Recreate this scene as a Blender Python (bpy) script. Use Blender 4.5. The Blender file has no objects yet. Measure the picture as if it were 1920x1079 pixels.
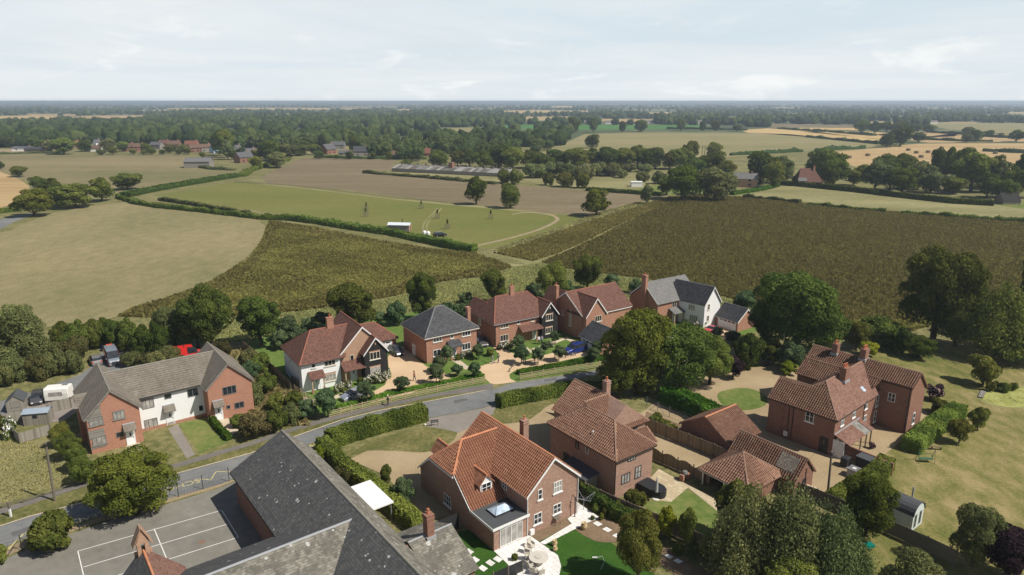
import bpy, bmesh, math, random
import numpy as np
from mathutils import Vector, Matrix
R = math.radians
sc = bpy.context.scene
col = sc.collection
# ------------------------------------------------------------ camera
FPX, CAMH = 1286.0, 45.0                       # focal length in photo pixels, height of the drone
PITCH = math.atan((539.5 - 190.0) / FPX)
cam_d = bpy.data.cameras.new('camera'); cam = bpy.data.objects.new('camera', cam_d); col.objects.link(cam)
cam.location = (0, 0, CAMH); cam.rotation_euler = (math.pi / 2 - PITCH, 0, 0)
cam_d.sensor_width = 36; cam_d.lens = FPX / 1920 * 36
cam_d.clip_start = 1; cam_d.clip_end = 90000
sc.camera = cam
# ------------------------------------------------------------ sun and sky
SUN_EL, SUN_AZ = 50.0, 112.0                   # azimuth clockwise from +Y
sx = math.sin(R(SUN_AZ)) * math.cos(R(SUN_EL)); sy = math.cos(R(SUN_AZ)) * math.cos(R(SUN_EL)); sz = math.sin(R(SUN_EL))
sl = bpy.data.lights.new('sun', 'SUN'); so = bpy.data.objects.new('sun', sl); col.objects.link(so)
sl.energy = 4.7; sl.angle = R(0.53); sl.color = (1.0, 0.95, 0.87)
so.rotation_euler = Vector((sx, sy, sz)).to_track_quat('Z', 'Y').to_euler()
so.location = (60, -60, 160)
sc.view_settings.view_transform = 'Standard'; sc.view_settings.look = 'None'
sc.view_settings.exposure = 0.2; sc.view_settings.gamma = 1.0
try: sc.view_settings.use_curve_mapping = False
except Exception: pass
w = bpy.data.worlds.new('World'); sc.world = w; w.use_nodes = True
nt = w.node_tree; nt.nodes.clear()
def N(t, k, **kw):
    n = t.nodes.new(k)
    for a, b in kw.items(): setattr(n, a, b)
    return n
out = N(nt, 'ShaderNodeOutputWorld'); bg = N(nt, 'ShaderNodeBackground'); bg.inputs[1].default_value = 0.06; SKYW = 13.1
sky = N(nt, 'ShaderNodeTexSky', sky_type='NISHITA', sun_disc=False)
sky.sun_elevation = R(SUN_EL); sky.sun_rotation = R(SUN_AZ); sky.altitude = 50; sky.air_density = 1.0; sky.dust_density = 1.2; sky.ozone_density = 1.5
tc = N(nt, 'ShaderNodeTexCoord'); sep = N(nt, 'ShaderNodeSeparateXYZ'); nt.links.new(tc.outputs['Generated'], sep.inputs[0])
def wm(op, a, b=None, c=None):
    n = N(nt, 'ShaderNodeMath', operation=op)
    for i, x in enumerate((a, b, c)):
        if x is None: continue
        if isinstance(x, (int, float)): n.inputs[i].default_value = x
        else: nt.links.new(x, n.inputs[i])
    return n.outputs[0]
den = wm('ADD', wm('MAXIMUM', sep.outputs[2], 0.0), 0.045)
cx = wm('DIVIDE', sep.outputs[0], den); cy = wm('DIVIDE', sep.outputs[1], den)
cmb = N(nt, 'ShaderNodeCombineXYZ'); nt.links.new(cx, cmb.inputs[0]); nt.links.new(cy, cmb.inputs[1])
cmb2 = N(nt, 'ShaderNodeCombineXYZ'); nt.links.new(wm('ARCTAN2', sep.outputs[0], sep.outputs[1]), cmb2.inputs[0]); nt.links.new(wm('MULTIPLY', sep.outputs[2], 3.2), cmb2.inputs[1])
def cloud(scale, off, lo, hi, detail=7, rough=.55, dist=.3, src=None):
    mp = N(nt, 'ShaderNodeMapping'); mp.inputs['Location'].default_value = off; nt.links.new((src or cmb).outputs[0], mp.inputs[0])
    n = N(nt, 'ShaderNodeTexNoise'); n.inputs['Scale'].default_value = scale; n.inputs['Detail'].default_value = detail
    n.inputs['Roughness'].default_value = rough; n.inputs['Distortion'].default_value = dist
    nt.links.new(mp.outputs[0], n.inputs['Vector'])
    r = N(nt, 'ShaderNodeMapRange', interpolation_type='SMOOTHSTEP'); r.inputs[1].default_value = lo; r.inputs[2].default_value = hi
    nt.links.new(n.outputs['Fac'], r.inputs[0]); return r.outputs[0]
def cmix(f, a, b):
    m = N(nt, 'ShaderNodeMix', data_type='RGBA')
    if isinstance(f, float): m.inputs[0].default_value = f
    else: nt.links.new(f, m.inputs[0])
    for s, x in ((6, a), (7, b)):
        if isinstance(x, tuple): m.inputs[s].default_value = x
        else: nt.links.new(x, m.inputs[s])
    return m.outputs[2]
thin = cloud(.20, (3, 1, 0), .30, .68, 6, .6, .4)       # thin high veil
cum = cloud(9.0, (8.3, 4.1, 0), .54, .72, 8, .6, .5, cmb2)              # small fair weather clouds low over the horizon
cum2 = cloud(4.5, (2.3, 9.1, 0), .50, .72, 7, .6, .6, cmb2)
def elev(lo, hi, a, b_):
    r = N(nt, 'ShaderNodeMapRange', interpolation_type='SMOOTHSTEP'); r.inputs[1].default_value = lo; r.inputs[2].default_value = hi; r.inputs[3].default_value = a; r.inputs[4].default_value = b_
    nt.links.new(sep.outputs[2], r.inputs[0]); return r.outputs[0]
up = elev(.14, .38, 1, .0)                              # the veil thins out overhead
c0 = cmix(wm('MULTIPLY', up, .92), sky.outputs[0], (SKYW * .73, SKYW * .865, SKYW * .965, 1))
c1 = cmix(wm('MULTIPLY', wm('MULTIPLY_ADD', thin, .68, .18), up), c0, (SKYW * .97, SKYW * 1.0, SKYW * 1.0, 1))
c2 = cmix(elev(-.02, .075, .8, 0.0), c1, (SKYW * .90, SKYW * .96, SKYW * .99, 1))
c2 = cmix(wm('MULTIPLY', wm('MULTIPLY', cum2, up), .6), c2, (SKYW * .82, SKYW * .875, SKYW * .90, 1))
c3 = cmix(wm('MULTIPLY', wm('MULTIPLY', cum, elev(.03, .12, 1, .3)), .75), c2, (SKYW * 1.08, SKYW * 1.10, SKYW * 1.09, 1))
nt.links.new(c3, bg.inputs[0]); nt.links.new(bg.outputs[0], out.inputs[0])
# ------------------------------------------------------------ photo pixel -> point of the place
_cp, _sp = math.cos(PITCH), math.sin(PITCH)
def ray(px, py):
    v = (539.5 - py) / FPX
    return ((px - 960) / FPX, _cp + v * _sp, -_sp + v * _cp)
def G(px, py, z=0.0):
    d = ray(px, py); t = (z - CAMH) / d[2]; return (d[0] * t, d[1] * t)
def depth(y, z=0.0): return y * _cp - (z - CAMH) * _sp
def hgt(px, pyb, pyt):
    x, y = G(px, pyb); d = ray(px, pyt); return CAMH + d[2] * y / d[1]
# ------------------------------------------------------------ objects and tags
def tag(o, label=None, cat=None, group=None, kind=None):
    if label: o['label'] = label
    if cat: o['category'] = cat
    if group: o['group'] = group
    if kind: o['kind'] = kind
    return o
def obj(name, mesh, parent=None, loc=(0, 0, 0), rz=0.0):
    o = bpy.data.objects.new(name, mesh); col.objects.link(o); o.location = loc; o.rotation_euler = (0, 0, rz)
    if parent: o.parent = parent
    return o
def empty(name, label, cat, loc=(0, 0, 0), rz=0.0, group=None):
    o = obj(name, None, None, loc, rz); o.empty_display_size = .3
    return tag(o, label, cat, group)
def dup(o, loc, rz, label=None, scale=None, parent=None):
    c = o.copy(); col.objects.link(c); c.parent = parent
    if parent is None:
        c.location = loc; c.rotation_euler = (0, 0, rz)
        if label: c['label'] = label
        if scale: c.scale = scale
    for ch in list(o.children): dup(ch, None, None, parent=c)
    return c
PANSHADE = {}     # darker tile colours: shade painted into the troughs between pantile rolls
class MB:
    """collects shapes and links them as ONE mesh object"""
    def __init__(s, tile=None): s.v = []; s.f = []; s.m = []; s.M = None; s.tile = tile; s.pans = False
    def add(s, pts, faces, mi=0):
        b = len(s.v)
        for p in pts: s.v.append(tuple(s.M @ Vector(p)) if s.M else tuple(p))
        for f in faces: s.f.append([b + i for i in f]); s.m.append(mi)
    def poly(s, pts, mi=0): s.add(pts, [list(range(len(pts)))], mi)
    def box(s, x0, y0, z0, x1, y1, z1, mi=0):
        x0, x1 = min(x0, x1), max(x0, x1); y0, y1 = min(y0, y1), max(y0, y1); z0, z1 = min(z0, z1), max(z0, z1)
        s.add([(x0, y0, z0), (x1, y0, z0), (x1, y1, z0), (x0, y1, z0), (x0, y0, z1), (x1, y0, z1), (x1, y1, z1), (x0, y1, z1)],
              [(3, 2, 1, 0), (4, 5, 6, 7), (0, 1, 5, 4), (1, 2, 6, 5), (2, 3, 7, 6), (3, 0, 4, 7)], mi)
    def prism(s, pts, z0, z1, mi=0, mtop=None):
        n = len(pts); a = sum(pts[i][0] * pts[(i + 1) % n][1] - pts[(i + 1) % n][0] * pts[i][1] for i in range(n))
        if a < 0: pts = pts[::-1]
        P = [(x, y, z0) for x, y in pts] + [(x, y, z1) for x, y in pts]
        s.add(P, [list(range(n))[::-1]] + [(i, (i + 1) % n, n + (i + 1) % n, n + i) for i in range(n)], mi)
        s.poly([(x, y, z1) for x, y in pts], mi if mtop is None else mtop)
    def profile(s, prof, axis, a0, a1, mi=0):
        """closed (b,z) profile swept along an axis: 'u' or 'v'"""
        q = (lambda a, b, z: (a, b, z)) if axis == 'u' else (lambda a, b, z: (b, a, z))
        n = len(prof); P = [q(a0, b, z) for b, z in prof] + [q(a1, b, z) for b, z in prof]
        s.add(P, [list(range(n)), list(range(n, 2 * n))[::-1]] + [(i, n + i, n + (i + 1) % n, (i + 1) % n) for i in range(n)], mi)
    def slab(s, pts, th=.14, mi=0, lift=.012):
        P = [Vector(p) for p in pts]; n = Vector((0, 0, 0))
        for i in range(len(P)): n += (P[i] - P[0]).cross(P[(i + 1) % len(P)] - P[0])
        n.normalize()
        if n.z < 0: n = -n; P = P[::-1]
        k = len(P); T = [p + n * th for p in P]; B = [p + n * lift for p in P]
        s.add(T + B, [list(range(k)), list(range(k, 2 * k))[::-1]] + [(i, k + i, k + (i + 1) % k, (i + 1) % k) for i in range(k)], mi)
        if s.tile and th >= .11 and n.z < .995: s.lay(T, n, mi)
    def lay(s, T, n, mi):
        """real tiles on a roof slope: rows lifted at their lower edge, with a roll along each tile when the roof is pantiled"""
        rh, pw, roll, step = s.tile; a = Vector((0, 0, 1)).cross(n).normalized(); b = n.cross(a); o = T[0]
        Q = [((p - o).dot(a), (p - o).dot(b)) for p in T]; b0, b1 = min(q[1] for q in Q), max(q[1] for q in Q)
        def span(y):
            xs = []
            for i in range(len(Q)):
                (x0, y0), (x1, y1) = Q[i], Q[(i + 1) % len(Q)]
                if (y0 > y) != (y1 > y): xs.append(x0 + (y - y0) * (x1 - x0) / (y1 - y0))
            xs.sort(); return list(zip(xs[::2], xs[1::2]))
        W = lambda x, y, h: o + a * x + b * y + n * h
        V = []; F = []; F2 = []; y = b0
        while y < b1 - .05:
            e = min(y + rh, b1); S = span((y + e) / 2)
            for x0, x1 in S:
                if not roll:
                    k = len(V); V += [W(x0, y, step), W(x1, y, step), W(x1, e, .004), W(x0, e, .004), W(x0, y, -.01), W(x1, y, -.01)]; F += [(k, k + 1, k + 2, k + 3), (k + 4, k + 5, k + 1, k)]
                else:
                    m = math.ceil(x0 / pw)
                    while (m + 1) * pw <= x1 + pw * .3:
                        x = m * pw; k = len(V); pr = ((0, .0), (.22, roll), (.42, roll * .9), (.6, .1 * roll), (1.0, 0))
                        for yy, h in ((y, step), (e, .004)): V += [W(x + pw * q, yy, h + z) for q, z in pr]
                        V += [W(x, y, -.01), W(x + pw, y, -.01)]
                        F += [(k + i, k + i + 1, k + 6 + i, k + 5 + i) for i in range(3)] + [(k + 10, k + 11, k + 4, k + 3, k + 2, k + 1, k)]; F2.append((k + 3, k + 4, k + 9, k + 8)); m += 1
            y += rh
        s.add(V, F, mi)
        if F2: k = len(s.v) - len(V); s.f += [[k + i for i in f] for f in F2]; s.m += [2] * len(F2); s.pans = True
    def tube(s, pts, rad, n=6, mi=0):
        P = [Vector(p) for p in pts]; L = len(P); rr = rad if isinstance(rad, (list, tuple)) else [rad] * L; V = []; F = []
        for i, p in enumerate(P):
            t = (P[min(i + 1, L - 1)] - P[max(i - 1, 0)]).normalized()
            a = Vector((0, 0, 1)) if abs(t.z) < .9 else Vector((1, 0, 0)); x = t.cross(a).normalized(); y = t.cross(x)
            for k in range(n):
                an = 2 * math.pi * k / n; V.append(p + (x * math.cos(an) + y * math.sin(an)) * rr[i])
        for i in range(L - 1):
            for k in range(n): F.append((i * n + k, i * n + (k + 1) % n, (i + 1) * n + (k + 1) % n, (i + 1) * n + k))
        F.append(list(range(n))); F.append(list(range((L - 1) * n, L * n))[::-1]); s.add(V, F, mi)
    def lathe(s, prof, n=12, c=(0, 0, 0), mi=0):
        V = []; F = []; L = len(prof)
        for r, z in prof:
            for k in range(n): V.append((c[0] + r * math.cos(6.28318 * k / n), c[1] + r * math.sin(6.28318 * k / n), c[2] + z))
        for i in range(L - 1):
            for k in range(n): F.append((i * n + k, i * n + (k + 1) % n, (i + 1) * n + (k + 1) % n, (i + 1) * n + k))
        F.append(list(range(n))[::-1]); F.append(list(range((L - 1) * n, L * n))); s.add(V, F, mi)
    def mesh(s, name, mats, smooth=False):
        me = bpy.data.meshes.new(name); me.from_pydata(s.v, [], s.f)
        mats = list(mats) if isinstance(mats, (list, tuple)) else [mats]
        if s.pans: mats = (mats + mats)[:2] + [PANSHADE.get(mats[0].name, mats[0])]
        for m in mats: me.materials.append(m)
        me.polygons.foreach_set('material_index', s.m)
        uv = me.uv_layers.new(name='UVMap').data
        for p in me.polygons:
            n = p.normal
            if abs(n.z) > .999: a, b = Vector((1, 0, 0)), Vector((0, 1, 0))
            else: a = Vector((0, 0, 1)).cross(n).normalized(); b = n.cross(a)
            for li in p.loop_indices:
                c = me.vertices[me.loops[li].vertex_index].co; uv[li].uv = (a.dot(c), b.dot(c))
        if smooth: me.polygons.foreach_set('use_smooth', [True] * len(me.polygons))
        me.update(); return me
    def build(s, name, mats, parent=None, loc=(0, 0, 0), rz=0.0, smooth=False):
        return obj(name, s.mesh(name, mats, smooth), parent, loc, rz)
# ------------------------------------------------------------ materials
def L(t, a, b): t.links.new(a, b)
def newmat(name, rough=.9, spec=.2):
    m = bpy.data.materials.new(name); m.use_nodes = True; b = m.node_tree.nodes['Principled BSDF']
    b.inputs['Roughness'].default_value = rough; b.inputs['Specular IOR Level'].default_value = spec
    return m, m.node_tree, b
def ramp(t, fac, cols):
    r = N(t, 'ShaderNodeValToRGB'); e = r.color_ramp.elements
    while len(e) < len(cols): e.new(.5)
    for k, (p, c) in enumerate(cols): e[k].position = p; e[k].color = (*c, 1)
    L(t, fac, r.inputs[0]); return r.outputs[0]
def noise(t, vec, scale, detail=4, rough=.55, dist=0.0):
    n = N(t, 'ShaderNodeTexNoise'); n.inputs['Scale'].default_value = scale; n.inputs['Detail'].default_value = detail
    n.inputs['Roughness'].default_value = rough; n.inputs['Distortion'].default_value = dist
    if vec is not None: L(t, vec, n.inputs['Vector'])
    return n.outputs['Fac']
def mth(t, op, a, b=None, c=None, clamp=False):
    n = N(t, 'ShaderNodeMath', operation=op); n.use_clamp = clamp
    for i, x in enumerate((a, b, c)):
        if x is None: continue
        if isinstance(x, (int, float)): n.inputs[i].default_value = x
        else: L(t, x, n.inputs[i])
    return n.outputs[0]
def mixc(t, f, a, b, mode='MIX'):
    m = N(t, 'ShaderNodeMix', data_type='RGBA', blend_type=mode)
    if isinstance(f, (int, float)): m.inputs[0].default_value = f
    else: L(t, f, m.inputs[0])
    for s, x in ((6, a), (7, b)):
        if isinstance(x, tuple): m.inputs[s].default_value = (*x[:3], 1)
        else: L(t, x, m.inputs[s])
    return m.outputs[2]
def bump(t, b, h, dist, strength=1.0):
    n = N(t, 'ShaderNodeBump'); n.inputs['Distance'].default_value = dist; n.inputs['Strength'].default_value = strength
    L(t, h, n.inputs['Height']); L(t, n.outputs[0], b.inputs['Normal'])
def mapping(t, vec, scale=(1, 1, 1), rot=(0, 0, 0)):
    m = N(t, 'ShaderNodeMapping'); m.inputs['Scale'].default_value = scale; m.inputs['Rotation'].default_value = rot
    L(t, vec, m.inputs[0]); return m.outputs[0]
def plain(name, c, rough=.6, spec=.3, metal=0.0, var=.12):
    m, t, b = newmat(name, rough, spec); b.inputs['Metallic'].default_value = metal
    o = N(t, 'ShaderNodeTexCoord').outputs['Object']
    f = mth(t, 'MULTIPLY_ADD', noise(t, o, 1.3, 5), var * 2, 1 - var)
    L(t, mixc(t, 1.0, tuple(c), f, 'MULTIPLY'), b.inputs['Base Color']); return m
def gmat(name, cols, s1, s2, wt=.5, bmp=0.0, s3=None, stretch=None, rot=0.0, rough=.95, s3w=.25):
    """ground cover: colour ramp over two or three scales of noise, world metres"""
    m, t, b = newmat(name, rough, .1); o = N(t, 'ShaderNodeTexCoord').outputs['Object']
    o2 = mapping(t, o, stretch, (0, 0, rot)) if stretch else o
    f = mth(t, 'ADD', mth(t, 'MULTIPLY', noise(t, o2, s1, 5, .6), 1 - wt), mth(t, 'MULTIPLY', noise(t, o2, s2, 4, .6), wt))
    if s3: f = mth(t, 'ADD', mth(t, 'MULTIPLY', f, 1 - s3w), mth(t, 'MULTIPLY', noise(t, o, s3, 3, .6), s3w))
    f = mth(t, 'MULTIPLY_ADD', mth(t, 'SUBTRACT', f, .5), 3.0, .5, clamp=True)
    L(t, ramp(t, f, cols), b.inputs['Base Color'])
    if bmp: bump(t, b, noise(t, o, s2 * 2, 4, .7), bmp)
    return m
def tiles(name, cols, tw, th, rib=0.0, step=.02, joint=None, jw=.08, moss=None, spots=None, rough=.85, blend=.35, geo=False):
    """roof tiles from the UVs, which run in metres along and up the slope"""
    m, t, b = newmat(name, rough, .25); uv = N(t, 'ShaderNodeUVMap').outputs[0]; sp = N(t, 'ShaderNodeSeparateXYZ'); L(t, uv, sp.inputs[0])
    row = mth(t, 'DIVIDE', sp.outputs[1], th); rf = mth(t, 'FLOOR', row); fr = mth(t, 'FRACT', row)
    cx = mth(t, 'DIVIDE', sp.outputs[0], tw)
    if not rib: cx = mth(t, 'ADD', cx, mth(t, 'MULTIPLY', rf, .5))
    cf = mth(t, 'FLOOR', cx); cc = mth(t, 'FRACT', cx)
    cm = N(t, 'ShaderNodeCombineXYZ'); L(t, rf, cm.inputs[0]); L(t, cf, cm.inputs[1])
    wn = N(t, 'ShaderNodeTexWhiteNoise', noise_dimensions='2D'); L(t, cm.outputs[0], wn.inputs['Vector'])
    f = mth(t, 'ADD', mth(t, 'MULTIPLY', wn.outputs['Value'], blend), mth(t, 'ADD', mth(t, 'MULTIPLY', noise(t, uv, .55, 7, .7), (1 - blend) * .6), mth(t, 'MULTIPLY', noise(t, mapping(t, uv, (1.6, .22, 1)), 1.0, 5, .6), (1 - blend) * .4)))
    f = mth(t, 'MULTIPLY_ADD', mth(t, 'SUBTRACT', f, .5), 2.3, .5, clamp=True)
    c = ramp(t, f, cols)
    if moss: c = mixc(t, mth(t, 'MULTIPLY', mth(t, 'GREATER_THAN', noise(t, uv, .55, 6, .7), moss[1]), moss[2]), c, moss[0])
    if spots:
        v = N(t, 'ShaderNodeTexVoronoi'); v.inputs['Scale'].default_value = spots[1]; v.inputs['Randomness'].default_value = 1; L(t, uv, v.inputs['Vector'])
        rad = mth(t, 'MULTIPLY', mth(t, 'POWER', noise(t, uv, .7, 3), 2.0), spots[2])
        sep = N(t, 'ShaderNodeSeparateColor'); L(t, v.outputs['Color'], sep.inputs[0])
        keep = mth(t, 'GREATER_THAN', sep.outputs[0], .45)
        s = mth(t, 'MULTIPLY', mth(t, 'LESS_THAN', mth(t, 'ADD', v.outputs['Distance'], mth(t, 'MULTIPLY', noise(t, uv, 14, 3), .12)), mth(t, 'ADD', mth(t, 'MULTIPLY', rad, mth(t, 'ADD', sep.outputs[1], .35)), .05)), keep)
        c = mixc(t, mth(t, 'MULTIPLY', s, spots[3]), c, spots[0])
    if joint: c = mixc(t, mth(t, 'LESS_THAN', fr, jw), c, joint)
    L(t, c, b.inputs['Base Color'])
    if geo: return m
    h = mth(t, 'MULTIPLY', mth(t, 'SUBTRACT', 1.0, fr), step)
    if rib:
        h = mth(t, 'ADD', h, mth(t, 'MULTIPLY', mth(t, 'SINE', mth(t, 'MULTIPLY', cc, 6.28318)), rib))
    else: h = mth(t, 'ADD', h, mth(t, 'MULTIPLY', mth(t, 'LESS_THAN', cc, .06), -step * .5))
    bump(t, b, h, 1.0); return m
def pavemat(name, c1, c2, joint, w_=.6, h_=.6):
    m, t, b = newmat(name, .85, .2); o = N(t, 'ShaderNodeTexCoord').outputs['Object']; br = N(t, 'ShaderNodeTexBrick'); L(t, mapping(t, o, (1, 1, 1), (0, 0, .9)), br.inputs['Vector']); br.inputs['Scale'].default_value = 1
    br.inputs['Color1'].default_value = (*c1, 1); br.inputs['Color2'].default_value = (*c2, 1); br.inputs['Mortar'].default_value = (*joint, 1); br.inputs['Brick Width'].default_value = w_; br.inputs['Row Height'].default_value = h_; br.inputs['Mortar Size'].default_value = .02
    L(t, mixc(t, 1.0, br.outputs['Color'], mth(t, 'MULTIPLY_ADD', noise(t, o, .9, 6, .7), .5, .75), 'MULTIPLY'), b.inputs['Base Color']); return m
def brickmat(name, c1, c2, mortar=(.38, .34, .29), var=.5):
    m, t, b = newmat(name, .92, .15); uv = N(t, 'ShaderNodeUVMap').outputs[0]
    br = N(t, 'ShaderNodeTexBrick'); L(t, uv, br.inputs['Vector']); br.inputs['Scale'].default_value = 1
    br.inputs['Color1'].default_value = (*c1, 1); br.inputs['Color2'].default_value = (*c2, 1); br.inputs['Mortar'].default_value = (*mortar, 1)
    br.inputs['Brick Width'].default_value = .225; br.inputs['Row Height'].default_value = .075; br.inputs['Mortar Size'].default_value = .008
    k = mth(t, 'MULTIPLY_ADD', mth(t, 'ADD', mth(t, 'MULTIPLY', noise(t, uv, .8, 6, .7), .6), mth(t, 'MULTIPLY', noise(t, uv, 5, 3), .4)), var, 1 - var * .5)
    L(t, mixc(t, 1.0, br.outputs['Color'], k, 'MULTIPLY'), b.inputs['Base Color'])
    bump(t, b, br.outputs['Fac'], .006, .6); return m
def boards(name, c1, c2, wid=.15, vert=True, rough=.85):
    m, t, b = newmat(name, rough, .2); uv = N(t, 'ShaderNodeUVMap').outputs[0]; sp = N(t, 'ShaderNodeSeparateXYZ'); L(t, uv, sp.inputs[0])
    x = mth(t, 'DIVIDE', sp.outputs[0 if vert else 1], wid); fl = mth(t, 'FLOOR', x); fr = mth(t, 'FRACT', x)
    wn = N(t, 'ShaderNodeTexWhiteNoise', noise_dimensions='1D'); L(t, fl, wn.inputs['W'])
    g = noise(t, mapping(t, uv, (6, .6, 1) if vert else (.6, 6, 1)), 1.5, 5, .7)
    f = mth(t, 'ADD', mth(t, 'MULTIPLY', wn.outputs['Value'], .45), mth(t, 'MULTIPLY', g, .55))
    L(t, ramp(t, f, [(.2, c1), (.8, c2)]), b.inputs['Base Color'])
    bump(t, b, mth(t, 'GREATER_THAN', fr, .1), .015); return m
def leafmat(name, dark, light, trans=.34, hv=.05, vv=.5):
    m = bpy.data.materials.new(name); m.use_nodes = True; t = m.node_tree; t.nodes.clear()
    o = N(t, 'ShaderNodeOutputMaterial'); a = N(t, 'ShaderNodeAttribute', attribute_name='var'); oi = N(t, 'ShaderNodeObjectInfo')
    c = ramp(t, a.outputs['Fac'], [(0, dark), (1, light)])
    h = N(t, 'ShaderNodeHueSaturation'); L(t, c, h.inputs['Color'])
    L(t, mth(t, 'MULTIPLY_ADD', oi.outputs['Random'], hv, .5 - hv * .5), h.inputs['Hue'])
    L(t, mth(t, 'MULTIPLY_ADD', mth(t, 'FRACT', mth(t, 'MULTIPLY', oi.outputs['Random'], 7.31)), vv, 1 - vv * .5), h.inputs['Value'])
    d = N(t, 'ShaderNodeBsdfDiffuse'); tr = N(t, 'ShaderNodeBsdfTranslucent'); mx = N(t, 'ShaderNodeMixShader'); mx.inputs[0].default_value = trans
    L(t, h.outputs[0], d.inputs[0]); L(t, h.outputs[0], tr.inputs[0]); L(t, d.outputs[0], mx.inputs[1]); L(t, tr.outputs[0], mx.inputs[2]); L(t, mx.outputs[0], o.inputs[0])
    return m
def glassmat(name, c, rough=.08):
    m, t, b = newmat(name, rough, .7); uv = N(t, 'ShaderNodeUVMap').outputs[0]
    L(t, ramp(t, noise(t, uv, 1.1, 3), [(.35, c), (.75, tuple(min(1, x * 2.2 + .01) for x in c))]), b.inputs['Base Color']); return m
# ================================================================= materials of the place
m_ground = gmat('rough_grass', [(.15, (.075, .085, .028)), (.45, (.15, .145, .055)), (.7, (.235, .205, .095)), (.9, (.29, .25, .13))], .06, .9, .55, .06, 4.0)
m_far = gmat('far_land', [(.2, (.05, .07, .03)), (.6, (.09, .11, .05)), (.85, (.2, .18, .09))], .004, .02)
m_stubble = gmat('pale_stubble', [(.05, (.105, .125, .045)), (.3, (.18, .165, .075)), (.55, (.238, .202, .103)), (.9, (.33, .275, .14))], .02, .35, .45, .08, 2.2, (1, .6, 1), .5, .95, .4)
m_fieldup = gmat('dry_field', [(.2, (.125, .13, .052)), (.5, (.20, .165, .085)), (.85, (.26, .21, .11))], .008, .2, .4, .05, 2., (.5, 1.6, 1), -.1)
m_brown = gmat('cut_brown_field', [(.1, (.115, .096, .05)), (.5, (.182, .143, .085)), (.9, (.25, .20, .125))], .02, .5, .5, .06, 2., (.35, 2.2, 1), -.12)
m_mown = gmat('mown_field', [(.1, (.105, .125, .030)), (.5, (.148, .152, .042)), (.9, (.20, .185, .062))], .012, .5, .45, .03, 2.5, (.6, 1.6, 1), .35)
m_pasture = gmat('pasture', [(.1, (.16, .165, .06)), (.5, (.235, .205, .095)), (.9, (.29, .235, .12))], .004, .05, .5, 0, None, (.4, 2, 1), .05)
m_wheat = gmat('ripe_wheat', [(.1, (.40, .27, .11)), (.5, (.47, .33, .145)), (.9, (.52, .385, .185))], .006, .1)
m_straw = gmat('straw_stubble', [(.1, (.31, .215, .10)), (.5, (.39, .27, .13)), (.9, (.44, .325, .165))], .006, .05, .5, 0, None, (.25, 3, 1), .15)
m_leek = gmat('green_crop', [(.1, (.05, .14, .03)), (.9, (.08, .19, .045))], .01, .2)
m_pale = gmat('pale_meadow', [(.1, (.125, .125, .048)), (.45, (.21, .195, .085)), (.8, (.31, .275, .135))], .03, .6, .5, .08, 3., (.5, 1.6, 1), -.2)
m_cropsoil = gmat('crop_floor', [(.1, (.05, .046, .017)), (.9, (.088, .076, .031))], .05, 1.)
m_lawn = gmat('estate_lawn', [(.1, (.07, .125, .025)), (.5, (.105, .165, .035)), (.9, (.15, .19, .05))], .15, 1.5, .5, .02)
m_turf = gmat('artificial_turf', [(.1, (.026, .075, .010)), (.9, (.05, .11, .018))], .3, 3, .5, .02)
m_lawn2 = gmat('dry_lawn', [(.2, (.085, .105, .025)), (.45, (.155, .148, .045)), (.62, (.225, .19, .075)), (.8, (.30, .235, .11))], .055, .5, .5, .03, 3., (1, .5, 1), .6)
m_lawn3 = gmat('garden_lawn', [(.1, (.075, .125, .025)), (.5, (.135, .17, .045)), (.9, (.21, .20, .07))], .12, 1., .5, .02)
m_verge = gmat('verge_grass', [(.1, (.07, .085, .025)), (.5, (.135, .13, .045)), (.9, (.24, .2, .09))], .2, 2., .5, .03)
m_gravel = gmat('gravel', [(.1, (.24, .175, .10)), (.5, (.35, .265, .155)), (.9, (.43, .34, .215))], .12, 5., .5, .03, 12.)
m_buff = gmat('buff_gravel', [(.1, (.50, .355, .215)), (.9, (.60, .445, .285))], .2, 6., .4, .01)
m_path = gmat('paving', [(.1, (.46, .38, .27)), (.9, (.58, .49, .36))], .4, 4.)
m_asph = gmat('asphalt', [(.05, (.125, .128, .128)), (.5, (.175, .177, .172)), (.95, (.235, .23, .215))], .09, .8, .4, .01, 6.)
m_pave = gmat('footway', [(.1, (.13, .118, .105)), (.9, (.19, .172, .15))], .15, 3., .5, .01)
m_play = gmat('playground_asphalt', [(.03, (.125, .117, .10)), (.3, (.18, .168, .142)), (.6, (.21, .197, .167)), (.97, (.28, .262, .22))], .09, .8, .45, .01, 7.)
m_concrete = gmat('concrete', [(.1, (.2, .175, .15)), (.9, (.27, .24, .205))], .3, 4.)
m_white_pave = pavemat('white_paving', (.66, .64, .60), (.74, .725, .69), (.42, .40, .37), .9, .6)
m_soil = gmat('soil', [(.1, (.14, .095, .055)), (.9, (.25, .18, .115))], .6, 5., .5, .04)
m_patio = pavemat('sandstone', (.42, .335, .21), (.53, .44, .29), (.27, .22, .15), .8, .6)
m_dust = gmat('dusty_earth', [(.1, (.24, .18, .105)), (.9, (.36, .285, .18))], .3, 3., .5, .02)
m_weed = gmat('duckweed', [(.12, (.06, .065, .03)), (.3, (.21, .22, .06)), (.6, (.31, .31, .10)), (.9, (.36, .35, .13))], .35, 2.)
m_patch = gmat('road_repair', [(.1, (.10, .10, .10)), (.9, (.135, .133, .13))], .4, 3.)
m_strawgrass = gmat('straw_grass', [(.05, (.145, .15, .062)), (.5, (.215, .197, .088)), (.95, (.29, .255, .13))], .07, 3., .3, .01, 9.)
m_line = plain('white_line', (.72, .71, .66), .8, .1)
m_yellow = plain('yellow_line', (.47, .41, .2), .8, .1, 0, .3)
m_brick = brickmat('orange_brick', (.30, .105, .055), (.40, .165, .085))
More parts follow.
